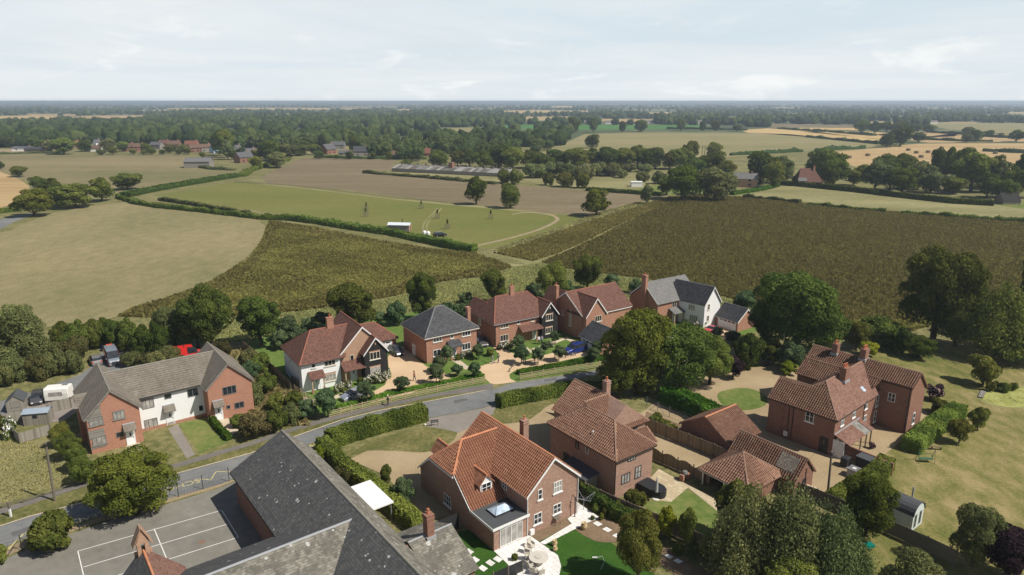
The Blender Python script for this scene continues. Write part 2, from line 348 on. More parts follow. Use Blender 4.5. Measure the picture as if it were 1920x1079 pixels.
m_brick_old = brickmat('old_red_brick', (.185, .075, .048), (.265, .115, .072), (.27, .215, .17), .8)
m_brick_mix = brickmat('mixed_brick', (.255, .125, .085), (.38, .225, .155), (.36, .30, .25), .8)
m_brick_tan = brickmat('tan_brick', (.36, .19, .105), (.45, .25, .14))
m_brick_ter = brickmat('terrace_brick', (.36, .125, .065), (.42, .165, .085))
m_render = plain('white_render', (.76, .76, .74), .9, .1, 0, .05)
m_black = boards('black_cladding', (.018, .018, .018), (.032, .031, .030), .18)
m_silver = boards('silvered_boards', (.17, .155, .135), (.30, .275, .24), .16, False)
m_fencew = boards('fence_timber', (.17, .125, .08), (.30, .235, .16), .14)
m_fencegrey = boards('grey_fence_timber', (.20, .18, .15), (.33, .30, .25), .14)
m_rail = plain('rail_timber', (.40, .31, .19), .9)
m_postw = plain('weathered_timber', (.16, .135, .105), .9)
m_frame = plain('white_frame', (.74, .735, .71), .5)
m_cream = plain('cream_frame', (.66, .58, .45), .55)
m_grey = plain('grey_frame', (.17, .17, .165), .5)
m_stone = plain('stone_sill', (.60, .57, .50), .8)
m_glass = glassmat('window_glass', (.012, .015, .018))
m_glassb = glassmat('blind_glass', (.22, .21, .19), .15)
m_porchglass = glassmat('porch_glass', (.13, .125, .11), .45)
m_skyglass = glassmat('rooflight_glass', (.30, .36, .42), .05)
m_dkm = plain('dark_metal', (.03, .03, .032), .5)
m_gutter = plain('gutter_plastic', (.028, .026, .025), .45)
m_lead = plain('lead', (.30, .31, .32), .6)
m_pot = plain('terracotta', (.42, .14, .07), .8)
m_door = plain('white_door', (.74, .75, .75), .4)
m_felt = plain('roof_felt', (.07, .073, .076), .85)
m_pan = tiles('orange_pantile', [(.05, (.175, .08, .046)), (.4, (.275, .122, .068)), (.75, (.36, .17, .098)), (1, (.44, .26, .165))], .3, .36, 1, 0, None, 0, ((.16, .11, .065), .64, .3), ((.46, .40, .30), 1.3, .42, .45), .85, .2, True)
m_pan2 = tiles('brown_pantile', [(.05, (.14, .073, .048)), (.4, (.235, .127, .083)), (.75, (.31, .178, .118)), (1, (.39, .255, .185))], .3, .36, 1, 0, None, 0, ((.15, .11, .075), .62, .3), ((.44, .39, .31), 1.1, .40, .4), .85, .25, True)
m_pan3 = tiles('weathered_pantile', [(.05, (.085, .045, .03)), (.4, (.15, .077, .05)), (.75, (.215, .118, .078)), (1, (.28, .18, .125))], .3, .36, 1, 0, None, 0, ((.12, .105, .06), .57, .45), ((.40, .37, .28), 1.2, .5, .45), .85, .25, True)
m_plain = tiles('plain_tile', [(.05, (.098, .049, .036)), (.5, (.137, .067, .049)), (.95, (.182, .092, .067))], .17, .19, 0, .012, (.09, .034, .027), .1, None, None, .85, .45)
m_plain2 = tiles('old_plain_tile', [(.05, (.125, .063, .045)), (.5, (.20, .108, .078)), (.95, (.26, .148, .108))], .17, .16, 0, .012, (.13, .06, .042), .12, ((.2, .16, .11), .62, .3), ((.36, .33, .27), 1.2, .45, .4))
m_slate = tiles('new_slate', [(.05, (.040, .040, .043)), (.5, (.056, .056, .060)), (.95, (.075, .075, .078))], .25, .28, 0, .008, (.035, .035, .037), .1, None, None, .6, .5)
m_slateg = tiles('grey_slate', [(.05, (.13, .125, .12)), (.95, (.18, .17, .16))], .25, .28, 0, .008, (.11, .11, .105), .1, None, None, .7, .5)
m_slate_old = tiles('lichened_slate', [(.05, (.056, .056, .056)), (.5, (.076, .075, .073)), (.95, (.100, .098, .093))], .28, .26, 0, .014, (.05, .05, .05), .09, ((.16, .155, .13), .66, .5), ((.48, .48, .45), 1.5, .62, .75))
m_slate_tan = tiles('mossy_tile', [(.05, (.14, .128, .105)), (.5, (.20, .185, .15)), (.95, (.27, .25, .205))], .28, .26, 0, .016, (.10, .09, .075), .1, ((.085, .08, .065), .52, .6), ((.52, .52, .49), 1.1, .7, .75))
m_conc = tiles('concrete_tile', [(.05, (.12, .103, .082)), (.5, (.17, .148, .118)), (.95, (.235, .208, .172))], .3, .335, 1, .05, None, .2, None, ((.36, .33, .28), 2.2, .5, .5), .9, .12, True)
m_ridge_o = plain('orange_ridge', (.50, .21, .11), .85, .2, 0, .3)
m_ridge_r = plain('red_ridge', (.27, .105, .07), .85)
m_ridge_b = plain('brown_ridge', (.24, .15, .105), .85, .2, 0, .3)
m_ridge_g = plain('grey_ridge', (.22, .205, .17), .85, .2, 0, .3)
m_ridge_s = plain('slate_ridge', (.17, .17, .17), .7)
for a_, c_ in ((m_pan, (.13, .058, .036)), (m_pan2, (.105, .056, .04)), (m_pan3, (.062, .036, .025))): PANSHADE[a_.name] = plain('shaded_' + a_.name, c_, .95, .1, 0, .4)  # trough tones darkened to paint in the shadow beside each roll
# ================================================================= the land
def ground(name, pts, z, mat, kind='structure', label=None, cat=None, world=False):
    mb = MB(); mb.poly([(*(p if world else G(*p)), z) for p in pts])
    o = mb.build(name, mat); o['kind'] = kind
    if label: o['label'] = label; o['category'] = cat
    return o
def catmull(P, n=5, closed=True):
    out = []; L_ = len(P)
    for i in range(L_ if closed else L_ - 1):
        p0, p1, p2, p3 = [Vector(P[(i + k) % L_] if closed else P[min(max(i + k, 0), L_ - 1)]) for k in (-1, 0, 1, 2)]
        for s in range(n):
            u = s / n
            out.append(tuple(.5 * ((2 * p1) + (p2 - p0) * u + (2 * p0 - 5 * p1 + 4 * p2 - p3) * u * u + (3 * p1 - p0 - 3 * p2 + p3) * u ** 3)))
    if not closed: out.append(tuple(P[-1]))
    return out
def ribbon(name, pts, wid, z, mat, smooth=True, wpx=None):
    P = [G(*p) for p in pts]
    if smooth: P = catmull(P, 5, False)
    A = []; B = []
    for i, p in enumerate(P):
        a = Vector(P[max(i - 1, 0)]); b = Vector(P[min(i + 1, len(P) - 1)]); d = (b - a).normalized(); n = Vector((-d.y, d.x)) * wid / 2
        A.append((p[0] + n.x, p[1] + n.y, z)); B.append((p[0] - n.x, p[1] - n.y, z))
    mb = MB(); k = len(P); mb.add(A + B, [(i, i + 1, k + i + 1, k + i) for i in range(k - 1)])
    o = mb.build(name, mat); o['kind'] = 'structure'; return o
mb = MB(); mb.poly([(-45000, -400, -.02), (45000, -400, -.02), (45000, 60000, -.02), (-45000, 60000, -.02)]); o = mb.build('ground', m_far); o['kind'] = 'structure'
ground('ground', [(-420, -60), (420, -60), (700, 760), (-700, 760)], 0.0, m_ground, world=True)
FAR = []          # outlines of far fields, kept free of woodland
def field(pts, z, mat, far=False):
    if far: FAR.append(pts)
    return ground('field', pts, z, mat)
F1 = [(-260, 520), (-60, 450), (20, 432), (90, 402), (160, 388), (235, 379), (330, 392), (420, 402), (480, 412), (497, 424), (494, 440), (482, 460), (455, 490), (410, 520), (350, 545), (290, 565), (235, 588), (160, 612), (60, 612), (-260, 640)]
field(F1, .008, m_stubble)
F2 = [(505, 415), (590, 428), (700, 450), (800, 468), (893, 476), (935, 492), (960, 502), (900, 520), (830, 528), (740, 556), (660, 570), (560, 584), (450, 592), (330, 598), (222, 594), (250, 580), (310, 562), (380, 538), (430, 510), (470, 482), (490, 455), (498, 432)]
field(F2, .010, m_cropsoil)
F3 = [(285, 367), (360, 354), (440, 342), (560, 350), (640, 358), (800, 377), (950, 392), (1060, 404), (1120, 405), (1108, 418), (1050, 432), (980, 450), (915, 466), (880, 464), (800, 447), (740, 433), (640, 416), (540, 402), (400, 385)]
field(F3, .012, m_mown)
F4 = [(490, 333), (540, 308), (570, 296), (660, 298), (740, 300), (735, 318), (690, 325), (800, 332), (900, 342), (1000, 350), (1110, 358), (1190, 362), (1255, 368), (1200, 385), (1130, 404), (1060, 402), (950, 390), (800, 375), (640, 356), (500, 344)]
field(F4, .011, m_brown)
field([(-200, 300), (0, 291), (120, 288), (260, 288), (345, 291), (350, 317), (400, 320), (440, 320), (430, 328), (340, 342), (260, 358), (215, 352), (130, 345), (50, 338), (-200, 330)], .009, m_fieldup)
field([(-250, 335), (0, 322), (35, 336), (56, 350), (50, 366), (30, 380), (0, 391), (-250, 410)], .010, m_straw)
F7 = [(1015, 492), (1050, 478), (1100, 455), (1150, 430), (1205, 402), (1262, 369), (1310, 366), (1400, 371), (1500, 382), (1600, 392), (1750, 404), (1920, 416), (2150, 434), (2350, 560), (2150, 640), (1920, 606), (1760, 604), (1590, 602), (1420, 575), (1330, 548), (1200, 522), (1120, 512), (1050, 502)]
field(F7, .010, m_cropsoil)
F7b = [(925, 474), (990, 455), (1060, 430), (1140, 404), (1205, 385), (1262, 368), (1204, 401), (1150, 427), (1100, 452), (1045, 476), (1000, 490), (960, 482)]
field([(930, 470), (990, 448), (1060, 424), (1130, 398), (1200, 380), (1270, 364), (1275, 369), (1204, 403), (1150, 431), (1100, 456), (1050, 480), (1012, 494), (985, 496), (960, 486)], .013, m_pale)
field(F7b, .016, m_cropsoil)
field([(1330, 363), (1390, 365), (1430, 352), (1500, 349), (1600, 360), (1720, 371), (1830, 383), (1920, 388), (2080, 396), (2100, 428), (1920, 412), (1750, 400), (1600, 388), (1500, 377), (1400, 368)], .012, m_pale)
field([(1870, 385), (1900, 377), (2050, 380), (2080, 394), (1920, 392)], .014, m_lawn3)
field([(1170, 340), (1240, 335), (1330, 340), (1380, 352), (1390, 364), (1262, 366), (1200, 360)], .013, m_lawn3)
field([(1100, 355), (1105, 338), (1160, 328), (1240, 330), (1240, 345), (1180, 358)], .0135, m_pale)
field([(980, 337), (960, 325), (1000, 318), (1050, 333), (1100, 340), (1095, 352), (1010, 346)], .012, m_pale)
field([(720, 322), (790, 316), (870, 325), (960, 335), (960, 343), (880, 337), (780, 328)], .015, m_pale)
# pale margins, tracks and paths worn into the fields
ribbon('path', [(486, 345), (560, 352), (640, 361), (740, 373), (850, 384), (950, 393), (1040, 404)], 4.0, .018, m_pale)
ribbon('track', [(870, 470), (900, 460), (960, 446), (1010, 431), (1040, 417), (1044, 409), (1025, 401), (990, 399), (960, 402)], 1.6, .022, m_dust)
for dx in (0, 7): ribbon('track', [(795 + dx, 437), (793 + dx, 425), (800 + dx, 412), (815 + dx, 398), (820 + dx, 391)], .7, .022, m_pale)
ribbon('track', [(1000, 492), (1060, 465), (1130, 437), (1190, 416), (1216, 407)], 2.6, .03, m_pale)
ribbon('track', [(1180, 402), (1240, 384), (1262, 371)], 2, .03, m_pale)
ribbon('path', [(500, 418), (600, 434), (700, 454), (800, 471), (893, 484), (940, 496), (1010, 500)], 3.4, .02, m_pale)
# far fields
for pts, m in [
    ([(1010, 290), (1060, 268), (1095, 252), (1200, 248), (1380, 249), (1480, 252), (1580, 262), (1642, 270), (1640, 276), (1560, 281), (1480, 286), (1380, 294), (1300, 300), (1180, 302), (1080, 296)], m_pasture),
    ([(1390, 244), (1440, 241), (1520, 246), (1655, 263), (1658, 271), (1590, 266), (1500, 256), (1400, 249)], m_wheat),
    ([(1480, 240), (1610, 240), (1612, 245), (1500, 243)], m_wheat),
    ([(1500, 247), (1630, 247), (1760, 257), (1660, 262)], m_wheat),
    ([(1440, 232), (1605, 235), (1600, 239), (1440, 240)], m_brown),
    ([(1550, 286), (1640, 279), (1720, 270), (1800, 269), (1920, 269), (2200, 272), (2250, 330), (1980, 318), (1800, 318), (1680, 318), (1600, 312)], m_straw),
    ([(1700, 262), (1790, 250), (1960, 254), (2200, 256), (2200, 268), (1920, 266), (1740, 268)], m_straw),
    ([(1710, 232), (1760, 230), (1850, 231), (2150, 232), (2150, 252), (1960, 250), (1880, 251), (1830, 246), (1780, 243)], m_pasture),
    ([(1640, 253), (1700, 246), (1800, 250), (1790, 256), (1700, 260)], m_straw),
    ([(960, 241), (900, 236), (1000, 234), (1315, 235), (1310, 241), (1180, 243), (1060, 244)], m_leek),
    ([(760, 256), (810, 247), (850, 240), (900, 239), (940, 241), (900, 246), (840, 255), (790, 262)], m_pasture),
    ([(940, 208), (1000, 207), (1100, 208), (1112, 211), (1020, 213), (950, 212)], m_wheat),
    ([(985, 219), (1080, 219), (1085, 225), (980, 227)], m_straw),
    ([(1115, 223), (1230, 224), (1230, 230), (1120, 228)], m_straw),
    ([(-100, 219), (60, 217), (145, 219), (140, 224), (40, 228), (-100, 229)], m_wheat),
    ([(45, 214), (140, 214.5), (142, 217.5), (60, 217)], m_straw),
    ([(140, 218), (190, 217), (275, 216.5), (278, 221), (210, 227), (138, 228)], m_straw),
    ([(310, 203.6), (480, 202.5), (690, 203), (690, 205.5), (480, 206.5), (320, 206.6)], m_wheat),
    ([(740, 205.5), (778, 205), (775, 207.5), (742, 207.8)], m_wheat),
    ([(1030, 199), (1075, 199), (1072, 203), (1040, 202.5)], m_wheat),
    ([(1450, 201.5), (1503, 202), (1500, 204.5), (1450, 204)], m_straw),
    ([(1860, 211), (2100, 210), (2100, 213.5), (1868, 213)], m_wheat),
    ([(1800, 217), (1905, 214), (2050, 214), (2050, 221), (1830, 220)], m_pasture),
    ([(215, 222.5), (268, 220), (276, 224), (222, 229.5)], m_wheat),
    ([(880, 204), (935, 204), (930, 206.5), (882, 207)], m_pasture),
    ([(515, 215), (545, 213), (548, 217), (518, 218.5)], m_straw),
    ([(150, 256), (185, 255), (180, 261), (152, 263)], m_straw),
    ([(-100, 283), (30, 280), (95, 284), (60, 288), (-100, 292)], m_dust),
    ([(560, 281), (700, 272), (760, 260), (780, 262), (720, 276), (640, 290), (560, 290)], m_pasture)]:
    field(pts, .02, m, True)
frng = random.Random(5)
for k_ in range(64):
    fy = 195.5 + 36 * frng.random() ** 1.5; fx = frng.uniform(-60, 1980); fw = frng.uniform(35, 150); fh = (fy - 190) * frng.uniform(.05, .11) + .25
    if 205 < fy < 290 and 120 < fx + fw / 2 < 960 and fy > 211: continue
    if any(abs(fx + fw / 2 - (sum(p[0] for p in q) / len(q))) < (fw + 60) and abs(fy - sum(p[1] for p in q) / len(q)) < 3.2 for q in FAR): continue
    sk = frng.uniform(-.012, .012) * fw
    field([(fx, fy), (fx + fw * .5, fy - fh * .3 + sk * .5), (fx + fw, fy + sk), (fx + fw * .97, fy + fh + sk), (fx + fw * .4, fy + fh * 1.1), (fx + 4, fy + fh * .8)], .018, frng.choice([m_wheat, m_straw, m_straw, m_pasture, m_fieldup]), True)
# estate of new houses
ground('lawn', [(455, 642), (500, 690), (545, 726), (585, 752), (592, 772), (620, 783), (760, 750), (922, 719), (972, 716), (1140, 688), (1210, 665), (1300, 650), (1420, 622), (1440, 600), (1380, 585), (1280, 600), (1180, 570), (1040, 560), (900, 572), (760, 588), (640, 598), (520, 625)], .006, m_lawn)
ground('driveway', [(630, 764), (650, 752), (690, 741), (722, 722), (730, 700), (727, 672), (735, 652), (765, 650), (775, 668), (800, 688), (826, 693), (836, 703), (872, 694), (905, 686), (930, 676), (938, 668), (925, 652), (905, 640), (915, 634), (940, 650), (960, 662), (985, 676), (1000, 672), (1040, 661), (1062, 668), (1085, 660), (1096, 650), (1108, 656), (1100, 667), (1010, 687), (968, 694), (955, 702), (956, 710), (968, 716.5), (940, 720), (922, 721.5), (905, 706), (888, 712), (850, 716), (800, 727), (770, 738), (740, 744), (690, 757), (640, 771)], .012, m_buff)
ground('driveway', [(1315, 626), (1330, 617), (1350, 608), (1370, 612), (1375, 625), (1358, 638), (1338, 648), (1325, 640)], .012, m_buff)
for pl in ([(845, 674), (856, 671), (884, 692), (874, 695)], [(556, 742), (600, 752), (640, 738), (672, 730), (676, 735), (640, 745), (598, 758), (570, 752)], [(995, 655), (1040, 640), (1062, 632), (1090, 645), (1085, 647), (1060, 637), (1040, 645), (1010, 657)], [(1225, 640), (1280, 618), (1288, 622), (1240, 645)], [(986, 650), (1000, 660), (990, 664), (975, 657)]):
    ground('path', pl, .016, m_path)
for pl in ([(845, 712), (905, 702), (885, 690), (842, 703)],):
    ground('lawn', pl, .018, m_lawn)
# roads and footways
ROAD_N = [(-250, 1045), (0, 988), (55, 970), (194, 934), (332, 889), (471, 851), (566, 815), (640, 789), (702, 773), (802, 754), (922, 731), (960, 719), (1060, 704), (1135, 692), (1220, 676), (1330, 655)]
ROAD_S = [(1335, 668), (1225, 690), (1132, 701), (1060, 714), (965, 731), (930, 757), (902, 766), (800, 785), (700, 806), (600, 824), (480, 878), (416, 908), (69, 1001), (0, 1030), (-250, 1095)]
ground('road', ROAD_N + ROAD_S, .024, m_asph)
ground('pavement', [(-120, 985), (0, 956), (155, 906), (327, 871), (471, 829), (560, 799), (618, 783), (675, 768), (760, 750), (872, 728), (924, 720), (924, 731), (810, 746), (747, 760), (685, 774), (622, 790), (560, 807), (480, 834), (330, 879), (155, 915), (0, 966), (-120, 997)], .09, m_pave)
ground('verge', [(-120, 997), (0, 966), (155, 915), (330, 879), (480, 834), (560, 807), (622, 790), (685, 774), (747, 760), (810, 746), (905, 730), (918, 731.5), (802, 753.5), (702, 772.5), (640, 788.5), (566, 814.5), (471, 850.5), (332, 888.5), (194, 933.5), (55, 969.5), (0, 987), (-120, 1016)], .07, m_verge)
ground('driveway', [(800, 786), (902, 767), (932, 757), (925, 776), (905, 790), (880, 803), (860, 812), (835, 806), (800, 800)], .028, m_concrete)
ground('gravel_yard', [(655, 862), (690, 845), (800, 805), (860, 812), (905, 788), (925, 775), (1000, 770), (1045, 745), (1075, 760), (1040, 800), (1060, 860), (900, 960), (800, 975), (760, 930), (720, 890)], .014, m_gravel)
ground('lawn', catmull([(650, 858), (690, 832), (760, 808), (825, 800), (856, 806), (846, 830), (800, 848), (740, 846), (690, 846)]), .02, m_verge)
ground('lawn', catmull([(908, 790), (915, 772), (960, 760), (1040, 745), (1062, 752), (1030, 760), (1010, 775), (985, 790), (940, 795)]), .02, m_verge)
ground('lane', [(-120, 790), (60, 735), (100, 722), (150, 703), (168, 690), (190, 660), (178, 650), (220, 645), (240, 670), (300, 690), (400, 668), (440, 660), (430, 700), (300, 740), (190, 735), (60, 768), (40, 775), (-120, 820)], .02, m_asph)
ground('parking_yard', [(30, 772), (60, 758), (140, 738), (175, 726), (160, 760), (120, 790), (40, 800)], .026, m_concrete)
ground('lane', [(-200, 460), (-60, 428), (0, 412), (40, 402), (62, 400), (60, 405), (30, 415), (0, 430), (-60, 452), (-200, 490)], .02, m_asph)
# terrace front gardens
ground('lawn', [(335, 795), (385, 785), (430, 828), (375, 850)], .012, m_lawn3)
ground('lawn', [(240, 830), (315, 805), (350, 862), (240, 890)], .012, m_ground)
ground('path', [(315, 804), (333, 796), (366, 853), (350, 860)], .016, m_concrete)
ground('path', [(395, 795), (425, 783), (450, 805), (430, 820)], .016, m_path)
ground('path', [(236, 832), (258, 826), (268, 842), (240, 855)], .016, m_path)
ground('rough_lawn', [(-120, 950), (-120, 850), (-20, 822), (40, 834), (95, 822), (118, 850), (140, 904), (60, 925), (0, 950), (-120, 985)], .012, m_strawgrass)
for pts in ([(700, 785), (742, 774), (746, 780), (704, 792)], [(250, 925), (300, 911), (304, 918), (256, 932)], [(500, 850), (535, 838), (540, 846), (505, 858)], [(850, 752), (875, 747), (878, 751), (853, 757)], [(1020, 712), (1042, 709), (1043, 713), (1021, 716)], [(20, 1000), (62, 985), (66, 991), (24, 1007)]): ground('road_patch', pts, .029, m_patch)
ground('playground_patch', [(372, 1016), (384, 1012), (386, 1017), (374, 1022)], .021, plain('brown_patch', (.22, .13, .09), .9)); ground('playground_patch', [(250, 1040), (280, 1034), (286, 1044), (256, 1052)], .021, m_concrete)
ribbon('kerb', [(x_, y_ - .3) for x_, y_ in ROAD_N[1:11]], .2, .085, m_path, False)
# school playground
ground('playground', [(-160, 1250), (-160, 1110), (0, 1052), (70, 1024), (180, 985), (300, 950), (405, 918), (450, 900), (530, 1000), (640, 1130), (560, 1300)], .016, m_play)
ground('earth_strip', [(-60, 1072), (0, 1048), (70, 1020), (180, 981), (300, 947), (405, 916), (448, 899), (420, 903), (330, 920), (240, 948), (150, 985), (69, 1004), (0, 1033), (-60, 1050)], .018, m_dust)
def strokes(name, segs, wid, z, mat):
    mb = MB()
    for a, b in segs:
        A, B = Vector(G(*a)), Vector(G(*b)); d = (B - A).normalized(); n = Vector((-d.y, d.x)) * wid / 2
        mb.poly([(*(A - n), z), (*(B - n), z), (*(B + n), z), (*(A + n), z)])
    o = mb.build(name, mat); o['kind'] = 'structure'; return o
strokes('court_line', [((146, 1034), (416, 957.5)), ((156.5, 1064), (428, 983)), ((146, 1034), (164, 1110)), ((416, 957.5), (447, 1008)), ((289, 992), (313, 1049.5)), ((447, 1008), (222, 1079))], .09, .024, m_line)
strokes('road_line', [((363, 903), (382, 899)), ((382, 899), (395, 901)), ((395, 901), (405, 885)), ((405, 885), (432, 885.5))], .15, .032, m_yellow)
strokes('road_line', [((-30, 1035), (15, 1031)), ((15, 1031), (45, 1001)), ((45, 1001), (66, 999))], .22, .032, m_yellow)
strokes('road_line', [((575, 840), (587, 833)), ((587, 833), (584, 838))], .3, .032, m_yellow)
# old house: gravel court, lawn ellipse, big dry lawn, pond
ground('gravel_yard', [(1180, 790), (1290, 712), (1350, 694), (1455, 686), (1530, 690), (1560, 740), (1600, 760), (1720, 760), (1740, 775), (1700, 820), (1662, 850), (1600, 905), (1555, 935), (1500, 905), (1420, 870), (1340, 850), (1230, 840)], .012, m_gravel)
ground('lawn', catmull([(1345, 740), (1375, 729), (1410, 730), (1438, 745), (1432, 762), (1395, 770), (1360, 764)]), .02, m_lawn3)
ground('lawn', [(1560, 690), (1650, 662), (1760, 640), (1990, 620), (2300, 640), (2500, 1300), (1500, 1300), (1540, 1000), (1600, 905), (1700, 820), (1740, 775), (1700, 740)], .009, m_lawn2)
pond = catmull([(1835, 742), (1850, 732), (1890, 728), (1960, 728), (1990, 748), (1950, 762), (1890, 764), (1850, 755)])
ground('pond_bank', [(x + (x - 1905) * .06, y + (y - 747) * .12) for x, y in pond], .014, m_pale)
ground('pond', pond, .02, m_weed, 'structure')
ground('gravel_yard', [(1200, 806), (1370, 868), (1345, 915), (1210, 858)], .013, m_gravel)
ground('flower_bed', [(1212, 772), (1260, 790), (1325, 815), (1290, 832), (1205, 800)], .016, m_soil)
# gardens of the front houses
ground('lawn', [(1020, 1130), (1010, 1050), (985, 1020), (1000, 1000), (1075, 975), (1100, 985), (1300, 1130)], .012, m_turf)
ground('lawn', [(850, 1000), (900, 990), (930, 1030), (985, 1100), (880, 1110)], .012, m_turf)
ground('patio', [(926, 1034), (990, 1003), (1012, 1018), (1046, 1042), (1052, 1062), (1045, 1100), (1000, 1110), (955, 1062)], .05, m_white_pave)
ground('patio', [(1012, 1019), (1072, 983), (1064, 974), (1081, 960), (1078, 940), (1125, 972), (1098, 983), (1022, 1022)], .06, m_white_pave)
ground('flower_bed', [(990, 1003), (1062, 970), (1070, 984), (1012, 1016)], .03, m_soil)
ground('flower_bed', catmull([(1078, 992), (1098, 978), (1125, 968), (1170, 985), (1200, 1010), (1165, 1016), (1120, 1016)]), .03, m_soil)
ground('flower_bed', [(1200, 1030), (1230, 1010), (1300, 1060), (1400, 1100), (1350, 1160), (1280, 1090)], .03, m_soil)
for c in ((1120, 983), (1138, 994), (1157, 1006), (1232, 1031), (1253, 1044), (1271, 1053)):
    ground('stepping_stone', [(c[0] - 9, c[1] - 1), (c[0] - 1, c[1] - 5), (c[0] + 10, c[1] + 1), (c[0] + 2, c[1] + 5)], .05, m_white_pave, 'structure')
for c in ((905, 1066), (919, 1056), (933, 1049), (890, 1050), (879, 1035)):
    ground('stepping_stone', [(c[0] - 9, c[1]), (c[0] - 1, c[1] - 6), (c[0] + 10, c[1] + 1), (c[0] + 2, c[1] + 7)], .05, m_white_pave, 'structure')
ground('patio', [(1212, 905), (1235, 880), (1290, 910), (1330, 930), (1390, 960), (1365, 975), (1290, 915), (1258, 942), (1228, 938), (1200, 920)], .03, m_patio)
ground('lawn', [(1200, 945), (1235, 938), (1260, 940), (1285, 917), (1380, 970), (1440, 1020), (1380, 1060), (1290, 1000)], .014, m_lawn3)
# ================================================================= houses
PAN = (.37, .31, .095, .055); CONC = (.38, .3, 0, .06)
class House:
    """an Empty at the corner nearest the camera; u runs along the front, v along the left side, both in metres"""
    def __init__(s, name, label, cat, px, th, group=None):
        s.o = G(*px); s.t = R(th); s.root = empty(name, label, cat, (*s.o, 0), s.t, group)
        s.c, s.n = math.cos(s.t), math.sin(s.t)
    def l(s, x, y): dx, dy = x - s.o[0], y - s.o[1]; return (dx * s.c + dy * s.n, -dx * s.n + dy * s.c)
    def on(s, face, px, py, off):
        d = ray(px, py); du = d[0] * s.c + d[1] * s.n; dv = -d[0] * s.n + d[1] * s.c; o = s.l(0, 0)
        if face == 'front': t = (off - o[1]) / dv; return o[0] + t * du, CAMH + d[2] * t
        t = (off - o[0]) / du; return o[1] + t * dv, CAMH + d[2] * t
    def b(s, mb, name, mats, label=None, parent=None):
        o = mb.build(name, mats, parent or s.root)
        if label: o['label'] = label
        return o
def basis(face, off):
    n, t = {'front': ((0, -1), (1, 0)), 'side': ((-1, 0), (0, -1)), 'right': ((1, 0), (0, 1)), 'back': ((0, 1), (-1, 0))}[face]
    p = (0, off) if face in ('front', 'back') else (off, 0)
    return Matrix(((t[0], n[0], 0, p[0]), (t[1], n[1], 0, p[1]), (0, 0, 1, 0), (0, 0, 0, 1)))
def local(face, c): return -c if face in ('side', 'back') else c
def window(H, face, off, p, w, h, cols=2, rows=1, frame=None, glass=None, sill=None, lintel=None, parent=None, name='window', label=None):
    frame = frame or m_frame; glass = glass or m_glass
    if len(p) == 3: c, z = p[0], p[1]
    else: c, z = H.on(face, p[0], p[1], off)
    M = basis(face, off); a = local(face, c); x0, x1, z0, z1 = a - w / 2, a + w / 2, z - h / 2, z + h / 2; f = .065
    mb = MB(); mb.M = M
    for X in (x0, x1 - f): mb.box(X, .003, z0, X + f, .07, z1)
    for Z in (z0, z1 - f): mb.box(x0 + f, .004, Z, x1 - f, .069, Z + f)
    for k in range(1, cols):
        X = x0 + w * k / cols; mb.box(X - f / 2, .005, z0 + f, X + f / 2, .065, z1 - f)
    for k in range(1, rows):
        Z = z0 + h * k / rows; mb.box(x0 + f, .006, Z - .02, x1 - f, .058, Z + .02)
    wn = mb.build(name, frame, parent or H.root)
    if label: wn['label'] = label
    mb = MB(); mb.M = M; mb.box(x0 + .02, .001, z0 + .02, x1 - .02, .02, z1 - .02); mb.build('pane', glass, wn)
    if sill:
        mb = MB(); mb.M = M; mb.box(x0 - .12, .002, z0 - .13, x1 + .12, .13, z0 - .002); mb.build('sill', sill, wn)
    if lintel:
        mb = MB(); mb.M = M; mb.box(x0 - .1, .0015, z1 + .002, x1 + .1, .03, z1 + .2); mb.build('lintel', lintel, wn)
    return wn
def door(H, face, off, p, w=.95, h=2.05, mat=None, z0=.05, glass=True, name='door', label=None):
    c = p[0] if len(p) == 3 else H.on(face, p[0], p[1], off)[0]
    M = basis(face, off); a = local(face, c); mb = MB(); mb.M = M
    mb.box(a - w / 2, .003, z0, a + w / 2, .06, z0 + h); mb.box(a - w / 2 - .07, .002, z0, a - w / 2 - .001, .09, z0 + h + .07); mb.box(a + w / 2 + .001, .002, z0, a + w / 2 + .07, .09, z0 + h + .07)
    mb.box(a - w / 2, .002, z0 + h + .001, a + w / 2, .09, z0 + h + .07)
    d = H.b(mb, name, mat or m_door, label)
    mb = MB(); mb.M = M; mb.box(a + w * .3, .06, z0 + .95, a + w * .38, .12, z0 + 1.1); mb.build('handle', m_dkm, d)
    if glass: mb = MB(); mb.M = M; mb.box(a - .1, .061, z0 + 1.25, a + .1, .07, z0 + 1.75); mb.build('pane', m_glass, d)
    return d
def gable(mb, axis, a0, a1, b0, b1, rb, ze, zr, oh=.3, vg=.22, th=.15, ze1=None, ridge=True, sides=(0, 1)):
    q = (lambda a, b, z: (a, b, z)) if axis == 'u' else (lambda a, b, z: (b, a, z))
    ze1 = ze if ze1 is None else ze1; s0 = (zr - ze) / (rb - b0); s1 = (zr - ze1) / (b1 - rb)
    if 0 in sides: mb.slab([q(a0 - vg, b0 - oh, ze - oh * s0), q(a1 + vg, b0 - oh, ze - oh * s0), q(a1 + vg, rb, zr), q(a0 - vg, rb, zr)], th)
    if 1 in sides: mb.slab([q(a0 - vg, b1 + oh, ze1 - oh * s1), q(a1 + vg, b1 + oh, ze1 - oh * s1), q(a1 + vg, rb, zr), q(a0 - vg, rb, zr)], th)
    if ridge: mb.tube([q(a0 - vg - .01, rb, zr + th * .9), q(a1 + vg + .01, rb, zr + th * .9)], .13, 6, 1)
